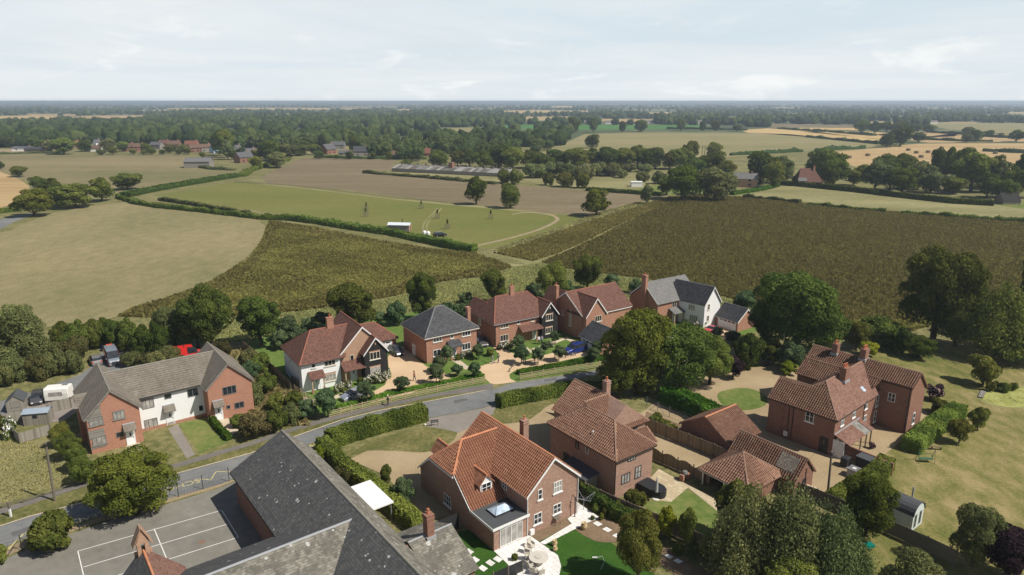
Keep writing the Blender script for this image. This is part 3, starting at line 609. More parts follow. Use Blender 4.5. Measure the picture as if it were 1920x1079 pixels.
def hip(mb, u0, u1, v0, v1, ze, R0, R1, axis, oh=.35, th=.15, line=.11):
    a, b, c, d = u0 - oh, u1 + oh, v0 - oh, v1 + oh; zr = R0[2]
    s = (zr - ze) / max(.5, min(R0[0] - u0 if axis == 'u' else R0[1] - v0, (R0[1] - v0) if axis == 'u' else R0[0] - u0)); e = ze - oh * s * .8
    A, B, C_, D = (a, c, e), (b, c, e), (b, d, e), (a, d, e)
    P = [[A, B, R1, R0], [B, C_, R1], [C_, D, R0, R1], [D, A, R0]] if axis == 'u' else [[D, A, R0, R1], [A, B, R0], [B, C_, R1, R0], [C_, D, R1]]
    for p in P: mb.slab(p, th)
    up = lambda p, k=th * 1.0: (p[0], p[1], p[2] + k)
    for p, r in ((A, R0), (B, R1 if axis == 'u' else R0), (C_, R1), (D, R0 if axis == 'u' else R1)): mb.tube([up(p), up(r)], line, 6, 1)
    mb.tube([up(R0), up(R1)], line * 1.1, 6, 1)
def barge(H, axis, a, b0, b1, rb, ze, zr, oh=.3, ze1=None, mat=None, out=-1, wid=.24):
    """white boards along a gable verge at a (out = side they face)"""
    q = (lambda a, b, z: (a, b, z)) if axis == 'u' else (lambda a, b, z: (b, a, z))
    ze1 = ze if ze1 is None else ze1; mb = MB(); x0, x1 = a + out * .225, a + out * .275
    for bb, z in ((b0, ze), (b1, ze1)):
        s = (zr - z) / abs(rb - bb); e = bb - oh if bb < rb else bb + oh; zz = z - oh * s
        pts = [(e, zz - .1), (rb, zr - .1), (rb, zr + .17), (e, zz + .17)]
        P = [q(x0, y, z_) for y, z_ in pts] + [q(x1, y, z_) for y, z_ in pts]
        mb.add(P, [(0, 1, 2, 3), (7, 6, 5, 4), (0, 4, 5, 1), (1, 5, 6, 2), (2, 6, 7, 3), (3, 7, 4, 0)])
    return H.b(mb, 'bargeboard', mat or m_frame)
def gutter(H, a, b, down=None, mat=None):
    mb = MB(); mb.tube([a, b], .065, 6)
    g = H.b(mb, 'gutter', mat or m_gutter)
    if down:
        mb = MB(); mb.tube([down, (down[0], down[1], .05)], .05, 6); mb.build('downpipe', mat or m_gutter, g)
def chimney(H, u, v, z0, z1, w=.75, d=.6, brick=None, pots=1, potm=None, base=None):
    mb = MB(); mb.box(u - w / 2, v - d / 2, z0, u + w / 2, v + d / 2, z1); mb.box(u - w / 2 - .06, v - d / 2 - .06, z1 - .35, u + w / 2 + .06, v + d / 2 + .06, z1 - .18); mb.box(u - w / 2 - .05, v - d / 2 - .05, z1 + .001, u + w / 2 + .05, v + d / 2 + .05, z1 + .09)
    if base: mb.box(u - w / 2 - .12, v - d / 2 - .12, base - .1, u + w / 2 + .12, v + d / 2 + .12, base + .25, 1)
    ch = H.b(mb, 'chimney', [brick or m_brick, m_lead])
    for k in range(pots):
        mb = MB(); x = u + (k - (pots - 1) / 2) * .38; mb.lathe([(.14, 0), (.15, .1), (.11, .15), (.10, .42), (.14, .45), (.14, .52), (.09, .53)], 10, (x, v, z1 + .09)); mb.build('chimney_pot', potm or m_pot, ch)
    return ch
def porch(H, u0, u1, v0, v1, ze, zw, roofm, postm, posts=2, base=True, th=.12, post_u=None):
    mb = MB(); mb.slab([(u0 - .2, v0 - .2, ze), (u1 + .2, v0 - .2, ze), (u1 + .2, v1 - .02, zw), (u0 - .2, v1 - .02, zw)], th, 0)
    p = H.b(mb, 'porch', roofm)
    for x in (post_u or ([u0 + .08, u1 - .08][:posts])):
        mb = MB(); mb.box(x - .09, v0, .75 if base else .02, x + .09, v0 + .18, ze + .08); mb.box(x - .13, v0 - .05, .0, x + .13, v0 + .23, .8, 1); mb.build('post', [postm, m_brick], p)
    mb = MB(); mb.box(u0 - .1, v0 + .02, ze - .08, u1 + .1, v0 + .14, ze + .05); mb.build('beam', m_cream, p)
    return p
# ---- front house: red pantiles, half hipped wing, flat roofed garden room
H = House('detached_house', 'brick house with bright orange pantile roof and white dormer beside the white patio', 'house', (988.9, 1005.2), 36.5)
mb = MB(); mb.profile([(0, 0), (7, 0), (7, 4.95), (3.5, 8.1), (0, 4.95)], 'v', 0, 13.6)
mb.profile([(4.2, 0), (15.2, 0), (15.2, 2.8), (12.0, 5.45), (7.4, 5.45), (4.2, 2.8)], 'u', -4.45, .5)
mb.box(-4.4, -.02, 0, -.01, 4.3, 2.62)
H.b(mb, 'wall', m_brick_mix)
mb = MB(PAN); gable(mb, 'v', 0, 13.6, 0, 7, 3.5, 4.95, 8.1)
s = .875; e = 2.8 - .3 * s
mb.slab([(-4.6, 3.9, e), (.0, 3.9, e), (.0, 4.2, 2.8), (2.97, 9.8, 7.7), (-2.0, 9.8, 7.7), (-4.6, 7.3, 5.5)], .15)
mb.slab([(-4.6, 15.5, e), (1.5, 15.5, e), (3.0, 9.8, 7.7), (-2.0, 9.8, 7.7), (-4.6, 12.1, 5.5)], .15)
mb.slab([(-4.75, 7.2, 5.35), (-4.75, 12.2, 5.35), (-2.0, 9.75, 7.7)], .15)
mb.tube([(-2, 9.8, 7.85), (3.1, 9.8, 7.85)], .13, 6, 1); mb.tube([(-4.7, 7.25, 5.55), (-2, 9.78, 7.85)], .12, 6, 1); mb.tube([(-4.7, 12.15, 5.55), (-2, 9.78, 7.85)], .12, 6, 1)
H.b(mb, 'roof', [m_pan, m_ridge_o])
barge(H, 'v', 0, 0, 7, 3.5, 4.95, 8.1)
mb = MB()
for a, b in (((3.85, e + .12), (7.2, 5.5)), ((15.55, e + .12), (12.2, 5.5))):
    mb.add([(-4.68, a[0], a[1] - .2), (-4.68, b[0], b[1] - .2), (-4.68, b[0], b[1]), (-4.68, a[0], a[1]), (-4.62, a[0], a[1] - .2), (-4.62, b[0], b[1] - .2), (-4.62, b[0], b[1]), (-4.62, a[0], a[1])], [(0, 1, 2, 3), (7, 6, 5, 4), (0, 4, 5, 1), (1, 5, 6, 2), (2, 6, 7, 3), (3, 7, 4, 0)])
mb.box(-4.9, 7.1, 5.2, -4.8, 12.3, 5.34); H.b(mb, 'bargeboard', m_frame)
gutter(H, (-.3, -.1, 4.72), (-.3, 7, 4.72), (-.06, -.08, 4.6), m_frame); gutter(H, (7.3, -.1, 4.72), (7.3, 13.6, 4.72), (7.06, -.08, 4.6), m_frame)
chimney(H, 7.5, 10.4, 0, 7.3, .8, .8, m_brick_mix)
mb = MB(); mb.box(-4.62, -.2, 2.63, .05, 4.35, 2.78); H.b(mb, 'flat_roof', m_felt)
mb = MB(); mb.box(-4.66, -.26, 2.5, .1, -.205, 2.81); mb.box(-4.68, -.205, 2.5, -4.625, 4.2, 2.81); H.b(mb, 'fascia', m_frame)
mb = MB(); mb.box(-3.25, 1.3, 2.785, -.7, 3.05, 2.93); lan = H.b(mb, 'roof_lantern', m_dkm)
mb = MB(); zz = 2.935; r0, r1 = (-2.5, 2.18, 3.4), (-1.45, 2.18, 3.4); a, b, c, d = (-3.18, 1.37, zz), (-.77, 1.37, zz), (-.77, 2.98, zz), (-3.18, 2.98, zz)
for p in ([a, b, r1, r0], [b, c, r1], [c, d, r0, r1], [d, a, r0]): mb.slab(p, .03, 0, 0)
mb.build('pane', m_skyglass, lan)
mb = MB()
for p, q in ((a, r0), (b, r1), (c, r1), (d, r0), (r0, r1)): mb.tube([p, q], .04, 5)
mb.build('glazing_bar', m_dkm, lan)
def dormer(H, u0, u1, v0, vb, z0, ze, zr, roofm, ridgem, flip=1, glass=True):
    """gabled dormer on a slope that rises with v"""
    m = (u0 + u1) / 2; mb = MB(); mb.profile([(u0, z0), (u1, z0), (u1, ze), (m, zr), (u0, ze)], 'v', v0, vb)
    d = H.b(mb, 'dormer', m_frame)
    mb = MB(PAN); gable(mb, 'v', min(v0, vb), max(v0, vb), u0, u1, m, ze, zr, .22, .2, .1); mb.build('roof', [roofm, ridgem], d)
    if glass: window(H, 'front', v0, (m, (z0 + ze) / 2 + .05, 0), (u1 - u0) * .8, ze - z0 - .25, 2, 2, m_frame, parent=d)
    return d
dormer(H, -2.65, -1.1, 5.0, 7.6, 3.4, 4.75, 5.6, m_pan, m_ridge_o)
dormer(H, -3.0, -1.3, 12.6, 14.6, 3.4, 4.9, 5.9, m_pan, m_ridge_o, -1, False)
k = lambda x, y: (780 + x / 3.997, 770 + y / 3.997)
window(H, 'front', 0, k(1061, 571), 1.15, 1.35, 3, 2, m_frame, m_glassb, m_frame)
window(H, 'front', 0, k(929, 628), .55, 1.25, 1, 2, m_frame, m_glass, m_frame)
window(H, 'front', 0, k(911, 808), 1.1, 1.3, 2, 2, m_frame, m_glass, m_frame)
window(H, 'front', 0, k(1056, 734), 1.1, 1.15, 2, 2, m_frame, m_glass, m_frame)
window(H, 'side', 0, k(664, 562), .9, .9, 2, 2, m_frame)
window(H, 'side', -4.45, k(237, 672), 1.5, 1.3, 3, 2, m_frame, m_glass, m_frame)
M_ = basis('front', -.02)
window(H, 'front', -.02, (-2.2, 1.2, 0), 2.9, 2.1, 4, 1, m_frame, m_glassb, None, None, None, 'patio_door', 'white framed folding glass doors')
mb = MB(); mb.box(6.3, -.5, .02, 6.4, -.42, 2.6); mb.tube([(6.35, -.02, 2.6), (6.35, -.9, 2.2)], .04); H.b(mb, 'awning_bracket', m_dkm)
mb = MB(); mb.box(.25, -.3, .05, .75, -.003, .65); H.b(mb, 'boiler_box', m_frame)
# ---- middle house: hipped pantiles
H = House('detached_house', 'brick house with hipped brown pantile roof and dark windows by the black covered garden furniture', 'house', (1152, 936), 36.5)
mb = MB(); mb.box(0, 0, 0, 6.2, 11.8, 5.2); mb.profile([(3.3, 0), (10.7, 0), (10.7, 5.0), (7.0, 8.05), (3.3, 5.0)], 'v', 5.4, 15.0); H.b(mb, 'wall', m_brick_mix)
mb = MB(); mb.box(-.05, -.05, 0, 6.25, -.001, .55); mb.box(-.05, -.05, 0, -.001, 11.8, .55); H.b(mb, 'plinth', m_brick_mix)
mb = MB(PAN); hip(mb, 0, 6.2, 0, 11.8, 5.2, (3.1, 3.55, 7.65), (3.1, 8.45, 7.65), 'v')
gable(mb, 'v', 8.9, 15.0, 3.3, 10.7, 7.0, 5.0, 8.1, .3, .22)
mb.slab([(3.0, 5.05, 4.75), (11.0, 5.05, 4.75), (7.0, 8.9, 8.1), (3.0, 8.9, 8.1)], .15); mb.slab([(11.05, 5.05, 4.72), (11.05, 9.0, 4.72), (7.0, 9.0, 8.1)], .15)
mb.tube([(3.0, 8.9, 8.25), (7.0, 8.9, 8.25)], .12, 6, 1); mb.tube([(7, 8.9, 8.25), (11.0, 5.05, 4.9)], .12, 6, 1)
H.b(mb, 'roof', [m_pan2, m_ridge_b])
gutter(H, (-.32, -.3, 4.93), (-.32, 12, 4.93), (-.06, -.06, 4.8)); gutter(H, (-.3, -.34, 4.93), (6.5, -.34, 4.93))
mb = MB(PAN); mb.slab([(7.4, 3.4, 2.5), (11, 3.4, 2.5), (11, 5.38, 3.9), (7.4, 5.38, 3.9)], .14); H.b(mb, 'porch', m_pan2)
chimney(H, 7.6, 9.6, 6.5, 9.7, .75, .75, m_brick_mix)
k = lambda x, y: (1010 + x / 4.691, 710 + y / 4.691)
window(H, 'front', 0, k(820, 685), 1.35, 1.05, 3, 1, m_dkm, m_glassb); window(H, 'front', 0, k(764, 877), 1.4, 1.25, 3, 1, m_dkm, m_glassb); window(H, 'front', 0, k(872, 823), 1.05, 1.6, 2, 2, m_dkm, m_glassb)
window(H, 'side', 0, k(340, 585), .6, 1.0, 1, 1, m_dkm); window(H, 'side', 0, k(427, 625), .6, 1.0, 1, 1, m_frame)
door(H, 'side', 0, (H.on('side', *k(355, 775), 0)[0], 0, 0), .95, 2.05, m_dkm, label='dark back door'); door(H, 'side', 0, (H.on('side', *k(245, 720), 0)[0], 0, 0), .95, 2.05, m_dkm, label='dark side door')
window(H, 'front', 5.4, (8.6, 4.5, 0), 1.3, .7, 2, 1, m_dkm)
mb = MB(); mb.lathe([(.16, 0), (.16, .1), (.07, .12), (.07, .45), (.12, .5), (.02, .6)], 8, (.9, 4.9, 5.95)); H.b(mb, 'roof_vent', m_frame)
# ---- old brick house on the right
H = House('farmhouse', 'large old red brick farmhouse with weathered pantiles and three chimney stacks', 'house', (1558, 855), 41)
mb = MB(); mb.box(0, 0, 0, 13.9, 7, 5.35); mb.profile([(0, 0), (5.6, 0), (5.6, 5.35), (2.8, 7.3), (0, 5.35)], 'v', 6.9, 9.2)
mb.profile([(13.9, 0), (19.3, 0), (19.3, 5.6), (16.1, 8.4), (13.9, 7.08)], 'v', -4, 3.4); mb.profile([(11.2, 0), (19.2, 0), (19.2, 5.55), (16.1, 8.35), (11.2, 5.4)], 'v', 3.3, 10.9)
H.b(mb, 'wall', m_brick_old)
mb = MB(PAN); z = 5.35; s = .735
mb.slab([(-.3, -.3, z - .25), (-.3, 9.4, z - .25), (2.8, 9.4, 7.4), (2.8, 4.9, 7.4), (3.9, 3.5, 8.2)], .15); mb.slab([(5.9, 5.0, z - .2), (5.9, 9.4, z - .2), (2.8, 9.4, 7.4), (2.8, 4.9, 7.4)], .15)
mb.slab([(14, 7.3, z - .25), (3, 7.3, z - .25), (3.9, 3.5, 8.2), (15.6, 3.5, 8.2)], .15)
gable(mb, 'v', -4, 10.9, 13.9, 19.3, 16.1, 7.08, 8.45, .25, .25, .15, 5.6)
mb.slab([(10.9, .6, 5.15), (10.9, 11.15, 5.15), (13.9, 11.15, 7.06), (13.9, -.1, 7.06)], .15)
mb.tube([(2.8, 4.8, 7.5), (2.8, 9.4, 7.5)], .12, 6, 1); mb.tube([(2.8, 4.8, 7.5), (3.9, 3.5, 8.35)], .12, 6, 1)
H.b(mb, 'roof', [m_pan3, m_ridge_b])
mb = MB(); mb.slab([(-.3, -.3, z - .25), (12.4, -.3, z - .25), (15.5, 3.5, 8.2), (3.9, 3.5, 8.2)], .13); mb.tube([(-.3, -.3, z - .1), (3.9, 3.5, 8.35)], .12, 6, 1); mb.tube([(3.9, 3.5, 8.35), (15.6, 3.5, 8.35)], .12, 6, 1)
H.b(mb, 'roof', [m_plain2, m_ridge_b], 'smooth plain tiled front slope')
chimney(H, 7.6, 2.7, 6.2, 9.6, 1.2, .85, m_brick_old, 3, None, 7.6); chimney(H, 16.0, 3.6, 7.5, 10.0, 1.3, .8, m_brick_old, 3, None, 8.4); chimney(H, 15.6, 7.6, 7.5, 9.8, .9, .8, m_brick_old, 2, None, 8.2)
k = lambda x, y: (1430 + x / 4.497, 640 + y / 4.497)
window(H, 'side', 0, k(398, 634), 1.15, 1.6, 2, 2, m_frame, m_glass, m_frame)
for p in ((672, 668), (770, 600), (872, 530)): window(H, 'front', 0, k(*p), .85, 1.5, 2, 2, m_frame, m_glass, m_frame)
window(H, 'front', 0, k(858, 665), .85, 1.5, 2, 2, m_frame, m_glass, m_frame)
window(H, 'side', 13.9, k(1088, 474), .95, 1.3, 2, 2, m_frame); window(H, 'front', -4, k(1270, 650), .8, 1.7, 1, 2, m_frame, m_glass, m_frame)
window(H, 'front', 0, (13.2, 3.9, 0), .8, 1.6, 1, 2, m_frame, m_glass, m_frame); window(H, 'front', 0, (13.2, 1.5, 0), .8, 1.7, 1, 2, m_frame, m_glass, m_frame)
door(H, 'side', 0, (H.on('side', *k(510, 890), 0)[0], 0, 0), 1.0, 2.1, m_dkm, label='dark side door')
mb = MB(); c, zc = H.on('side', *k(193, 777), 0); mb.M = basis('side', 0); mb.box(-c - .28, .002, zc - .35, -c + .28, .15, zc + .35); H.b(mb, 'meter_box', m_frame)
for y in (5.6, 6.2): mb = MB(); mb.tube([(-.08, y, 5.0), (-.08, y, .1)], .05); H.b(mb, 'downpipe', m_gutter)
gutter(H, (-.33, -.3, 5.1), (-.33, 9.3, 5.1)); gutter(H, (-.3, -.36, 5.1), (12.2, -.36, 5.1), (8.9, -.07, 5)); gutter(H, (13.6, -4.2, 6.8), (13.6, .2, 6.8), (13.83, -3.8, 6.8))
c0 = H.l(*G(*k(832, 345), 7.2)); mb = MB(); mb.M = Matrix.Translation((c0[0], c0[1], 5.35 + c0[1] * .75 + .17)) @ Matrix.Rotation(math.atan(.75), 4, 'X'); mb.box(-.35, -.8, 0, .35, .8, .06); H.b(mb, 'rooflight', m_skyglass)
mb = MB(); mb.slab([(.1, -2.1, 2.15), (4.9, -2.1, 2.15), (4.9, -.02, 2.95), (.1, -.02, 2.95)], .1); mb.slab([(6.6, -2.1, 2.15), (7.6, -2.1, 2.15), (7.6, -.02, 2.95), (6.6, -.02, 2.95)], .1); p = H.b(mb, 'porch', m_plain2)
mb = MB(); mb.slab([(4.92, -2.1, 2.13), (6.58, -2.1, 2.13), (6.58, -.02, 2.93), (4.92, -.02, 2.93)], .05); mb.build('pane', m_porchglass, p)
for x in (4.2, 5.9, 7.4):
    mb = MB(); mb.box(x - .07, -1.95, 0, x + .07, -1.81, 2.2); mb.build('post', m_postw, p)
mb = MB(); mb.box(.1, -.14, 2.96, 7.6, -.003, 3.1); mb.build('flashing', m_lead, p)
mb = MB(); mb.box(.02, -1.5, 0, .1, -.01, 2.4); mb.build('side_panel', m_frame, p)
door(H, 'front', 0, (1.1, 0, 0), .95, 2.05, m_door)
mb = MB(); mb.box(19.32, -2.6, .6, 19.95, -.6, 2.2); b_ = H.b(mb, 'bay_window', m_frame); mb = MB(); mb.slab([(19.32, -2.75, 2.75), (20.1, -2.75, 2.25), (20.1, -.45, 2.25), (19.32, -.45, 2.75)], .08); mb.build('roof', m_frame, b_); mb = MB(); mb.box(19.97, -2.5, .8, 19.98, -.7, 2.1); mb.box(19.4, -2.62, .8, 19.9, -2.61, 2.1); mb.build('pane', m_glass, b_)
# ---- red pantiled outbuildings
def outbuilding(label, px, th, u1, v1, ze, zr, axis, rb, roofm, ridgem, brick, name='outbuilding'):
    H = House(name, label, 'outbuilding', px, th); mb = MB()
    mb.profile([(0, 0), (u1 if axis == 'v' else v1, 0), (u1 if axis == 'v' else v1, ze), (rb, zr), (0, ze)], axis, 0, v1 if axis == 'v' else u1); H.b(mb, 'wall', brick)
    mb = MB(PAN); gable(mb, axis, 0, v1 if axis == 'v' else u1, 0, u1 if axis == 'v' else v1, rb, ze, zr, .25, .18); H.b(mb, 'roof', [roofm, ridgem]); return H
def corner(h, u, v): x = h[0][0] + u * math.cos(R(h[1])) - v * math.sin(R(h[1])); y = h[0][1] + u * math.sin(R(h[1])) + v * math.cos(R(h[1])); return x, y
def topx(x, y, z=0):
    zc = depth(y, z); yc = y * _sp + (z - CAMH) * _cp; return 960 + FPX * x / zc, 539.5 - FPX * yc / zc
base = (G(1503.6, 906.9), 37)
H = outbuilding('long low red pantile outbuilding with a darker patched square of tiles', topx(*corner(base, -3.6, -1)), 37, 4.0, 9.0, 2.1, 4.2, 'v', 2.1, m_pan3, m_ridge_b, m_brick_old)
mb = MB(); sl_ = 2.1 / 2.1; mb.slab([(.35, .5, 2.45 + .25), (.35, 2.9, 2.45 + .25), (1.75, 2.9, 3.85 + .25), (1.75, .5, 3.85 + .25)], .09); H.b(mb, 'roof_patch', m_slate_tan, 'square of old grey green tiles')
window(H, 'front', 0, (2.1, 1.3, 0), .7, .8, 2, 2, m_dkm)
outbuilding('brown tiled brick garage with dark gable beside the board fence', topx(*corner(base, -2.3, 9.0)), 37, 6.4, 7.8, 2.0, 4.4, 'u', 3.9, m_pan2, m_ridge_o, m_brick_old, 'garage')
H = House('cart_lodge', 'open fronted cart lodge with pyramid pantile roof behind the hanging leaved trees', 'outbuilding', topx(*corner(base, -9.9, 1.0)), 37)
mb = MB(); mb.box(.1, .1, 0, 6.5, .3, 2.2); mb.box(6.3, .3, 0, 6.5, 6.3, 2.2); mb.box(.1, 6.1, 0, 6.3, 6.3, 2.2); H.b(mb, 'wall', m_brick_old)
mb = MB(PAN); hip(mb, 0, 6.6, 0, 6.4, 2.2, (3.2, 3.1, 4.45), (3.4, 3.3, 4.45), 'u'); H.b(mb, 'roof', [m_pan2, m_ridge_b])
gutter(H, (-.36, -.3, 1.95), (-.36, 6.7, 1.95), None, m_frame)
for y in (3.2, 6.2): mb = MB(); mb.box(0, y - .07, 0, .14, y + .07, 2.15); H.b(mb, 'post', m_frame)
# ---- terrace on the left
H = House('terraced_house', 'terrace of brick and white rendered houses under brown concrete tiles with two front gables', 'house', (173.3, 853), 37)
for lab, f in (('red brick gabled left wing', lambda b: b.profile([(0, 0), (6.15, 0), (6.15, 5.2), (3.07, 8.25), (0, 5.2)], 'v', 0, 11.4)), ('red brick gabled right wing', lambda b: b.profile([(15.0, 0), (21.2, 0), (21.2, 5.2), (18.1, 8.25), (15.0, 5.2)], 'v', .5, 11.4))):
    mb = MB(); f(mb); H.b(mb, 'wall', m_brick_ter, lab)
mb = MB(); mb.box(6.16, 3.2, .45, 14.99, 11.2, 5.2); mb.profile([(3.21, 5.19), (11.2, 5.19), (7.2, 8.0)], 'u', 6.16, 14.99); H.b(mb, 'wall', m_render, 'white rendered middle wall')
mb = MB(); mb.box(6.17, 3.14, 0, 14.98, 3.199, .45); H.b(mb, 'plinth', m_brick_ter)
mb = MB(CONC); gable(mb, 'v', 0, 11.4, 0, 6.15, 3.07, 5.25, 8.3, .3); gable(mb, 'v', .5, 11.4, 15.0, 21.2, 18.1, 5.25, 8.3, .3); gable(mb, 'u', 3.2, 18.0, 3.2, 11.2, 7.3, 5.25, 8.2, .3, 0)
for a, b in (((6.4, 2.9), (3.2, 7.3)), ((14.7, 2.9), (18, 7.3))): mb.tube([(*a, 5.12), (*b, 8.28)], .07, 6, 1)
H.b(mb, 'roof', [m_conc, m_ridge_g])
barge(H, 'v', 0, 0, 6.15, 3.07, 5.25, 8.3, .3, None, m_silver); barge(H, 'v', .5, 15, 21.2, 18.1, 5.25, 8.3, .3, None, m_silver)
gutter(H, (6.4, 2.85, 5.0), (14.7, 2.85, 5.0)); 
mb = MB(); mb.prism([(-.03, -.04), (1.75, -.04), (1.75, -.002), (-.03, -.002)], 2.2, 2.9); mb.prism([(-.03, -.04), (1.75, -.04), (1.75, -.002), (-.03, -.002)], .75, 1.1)
mb.add([(0, -.04, 4.6), (1.75, -.04, 4.6), (1.75, -.04, 6.9), (0, -.04, 5.2), (0, -.002, 4.6), (1.75, -.002, 4.6), (1.75, -.002, 6.9), (0, -.002, 5.2)], [(0, 1, 2, 3), (0, 4, 5, 1), (1, 5, 6, 2), (2, 6, 7, 3), (3, 7, 4, 0)]); mb.box(-.03, -.04, 2.9, 1.75, -.002, 3.35); H.b(mb, 'timber_panel', m_silver)
k = lambda x, y: (120 + x / 4.905, 640 + y / 4.905); k2 = lambda x, y: (280 + x / 5.395, 640 + y / 5.395)
for p, w_, h_, n in ((k(295, 735), 1.6, 1.15, 3), (k(325, 912), 1.6, 1.15, 3), (k(504, 675), 1.35, 1.15, 3)): window(H, 'front', 0, p, w_, h_, n, 1, m_grey, m_glassb, m_silver)
window(H, 'front', 0, k(515, 857), .9, .75, 1, 1, m_grey)
for p, w_, h_, n in ((k2(-15, 630), 1.55, 1.45, 3), (k2(187, 557), .9, .7, 1), (k2(438, 520), 1.4, 1.15, 2), (k2(522, 677), .55, .8, 1), (k2(20, 845), 1.7, 1.8, 3)): window(H, 'front', 3.2, p, w_, h_, n, 1, m_grey, m_glassb if w_ > 1.5 else m_glass)
for p, w_, h_, n in ((k2(810, 495), 1.9, 1.25, 3), (k2(800, 665), .5, .6, 1), (k2(910, 645), 1.35, .95, 2)): window(H, 'front', .5, p, w_, h_, n, 1, m_grey, m_glass)
def hood(H, off, u, z=2.35, w=1.5):
    mb = MB(CONC); mb.slab([(u - w / 2, off - .95, z), (u + w / 2, off - .95, z), (u + w / 2, off - .01, z + .75), (u - w / 2, off - .01, z + .75)], .1); mb.tube([(u - w / 2, off - .08, z + .8), (u + w / 2, off - .08, z + .8)], .1, 6, 1)
    h = H.b(mb, 'door_hood', [m_conc, m_lead]); mb = MB()
    for x in (u - w / 2 + .1, u + w / 2 - .1): mb.tube([(x, off - .02, z - .5), (x, off - .8, z - .02)], .04)
    mb.build('bracket', m_grey, h)
for off, p in ((0, k(613, 880)), (3.2, k2(215, 800)), (.5, k2(705, 735))):
    u = H.on('front', *p, off)[0]; door(H, 'front', off, (u, 0, 0), .95, 2.05, m_door); hood(H, off, u)
mb = MB(); mb.profile([(4.9, 0), (7.3, 0), (7.3, 5.0), (6.1, 6.1), (4.9, 5.0)], 'u', -.55, -.001); H.b(mb, 'side_bay', m_brick_ter); mb = MB(CONC); gable(mb, 'u', -.5, 1.0, 4.9, 7.3, 6.1, 5.1, 6.25, .2, .15, .12); H.b(mb, 'bay_roof', [m_conc, m_ridge_g])
# ---- new estate
H = House('detached_house', 'new house with white rendered front, black clad gable and plain red tile roof', 'house', (568.5, 737), 33.2)
mb = MB(); mb.box(0, 0, 0, 6.45, 9.9, 5.0); H.b(mb, 'wall', m_render, 'white rendered wall')
mb = MB(); mb.profile([(6.46, 0), (14.4, 0), (14.4, 5.0), (10.45, 9.0), (6.46, 5.0)], 'v', .25, 10.2); H.b(mb, 'wall', m_brick_tan, 'orange brick gable wall')
mb = MB(); mb.profile([(9.95, 0), (14.0, 0), (14.0, 4.95), (11.97, 7.3), (9.95, 4.95)], 'v', -1.5, .245); H.b(mb, 'wall', m_black, 'black boarded gable wall')
mb = MB(); mb.box(12.5, 10.3, 0, 20.7, 16, 2.5); H.b(mb, 'garage_wall', m_brick)
mb = MB(); zz = 8.3
A, B, D = (-.35, -.35, 4.65), (7.2, -.35, 4.65), (-.35, 10.25, 4.65); R0 = (3.3, 5.0, 8.35); R1 = (10.0, 5.0, 8.35)
mb.slab([A, B, R1, R0], .15); mb.slab([D, A, R0], .15); mb.slab([(7.2, 10.25, 4.65), D, R0, R1], .15)
for p, q in ((A, R0), (D, R0), (R0, R1)): mb.tube([(p[0], p[1], p[2] + .15), (q[0], q[1], q[2] + .15)], .11, 6, 1)
gable(mb, 'v', .25, 10.2, 6.46, 14.4, 10.45, 5.0, 9.05, .2, .22); gable(mb, 'v', -1.5, 3.2, 9.95, 14.0, 11.97, 4.95, 7.4, .2, .22)
hip(mb, 12.5, 20.7, 10.3, 16, 2.5, (15, 13.2, 5.0), (17.6, 13.2, 5.0), 'u')
H.b(mb, 'roof', [m_plain, m_ridge_r])
barge(H, 'v', .25, 6.46, 14.4, 10.45, 5.0, 9.05, .2); barge(H, 'v', -1.5, 9.95, 14.0, 11.97, 4.95, 7.4, .2)
gutter(H, (-.38, -.4, 4.66), (6.3, -.4, 4.66), (6.42, -.05, 4.6)); gutter(H, (-.4, -.3, 4.66), (-.4, 10.2, 4.66)); gutter(H, (12.3, 9.95, 2.25), (21, 9.95, 2.25))
porch(H, 1.15, 3.2, -1.35, 0, 2.35, 3.25, m_plain, m_rail); porch(H, 6.6, 9.95, -1.45, .25, 2.6, 3.7, m_plain, m_rail, 1)
chimney(H, 6.7, 5.0, 7.6, 10.1, 1.1, .7, m_brick)
k = lambda x, y: (520 + x / 6.742, 580 + y / 6.742)
window(H, 'front', 0, k(456, 705), .65, 1.0, 1, 1, m_frame, m_glass, m_stone); window(H, 'front', 0, k(663, 668), 1.8, 1.2, 3, 1, m_cream, m_glass, m_stone); window(H, 'front', 0, k(673, 860), 1.8, 1.25, 3, 1, m_cream, m_glassb, m_stone, m_brick)
window(H, 'front', .25, k(943, 615), .65, 1.05, 1, 1, m_cream, m_glass, m_stone); window(H, 'front', -1.5, k(1232, 585), 1.75, 1.3, 3, 1, m_cream, m_glass, m_stone, m_brick); window(H, 'front', -1.5, k(1239, 772), 1.75, 1.3, 3, 1, m_cream, m_glassb, m_stone, m_brick)
window(H, 'side', 0, k(165, 640), .7, 1.1, 1, 1, m_frame, m_glassb, m_frame); window(H, 'side', 0, k(288, 905), .5, 1.6, 1, 2, m_frame, m_glassb, m_frame)
door(H, 'front', 0, (2.3, 0, 0), 1.0, 2.1, m_door); door(H, 'front', .25, (8.6, 0, 0), 1.0, 2.1, m_door)
mb = MB(); mb.box(11.87, -1.53, 6.2, 12.07, -1.503, 6.6); H.b(mb, 'vent_slit', m_brick)
def garage_door(H, face, off, c, w=4.6, h=2.0):
    M = basis(face, off); a = local(face, c); mb = MB(); mb.M = M; mb.box(a - w / 2, .003, .03, a + w / 2, .05, h)
    for x in (a - w / 2 - .1, a + w / 2): mb.box(x, .002, .03, x + .1, .08, h + .1)
    d = H.b(mb, 'garage_door', m_door)
    for k in range(4):
        mb = MB(); mb.M = M; x = a + (k - 1.5) * w / 4.2; mb.box(x - w * .09, .051, h - .45, x + w * .09, .06, h - .15); mb.build('pane', m_glass, d)
garage_door(H, 'front', 10.3, 17.4)
H = House('detached_house', 'new square brick house with hipped slate grey roof', 'house', (800, 682), 34)
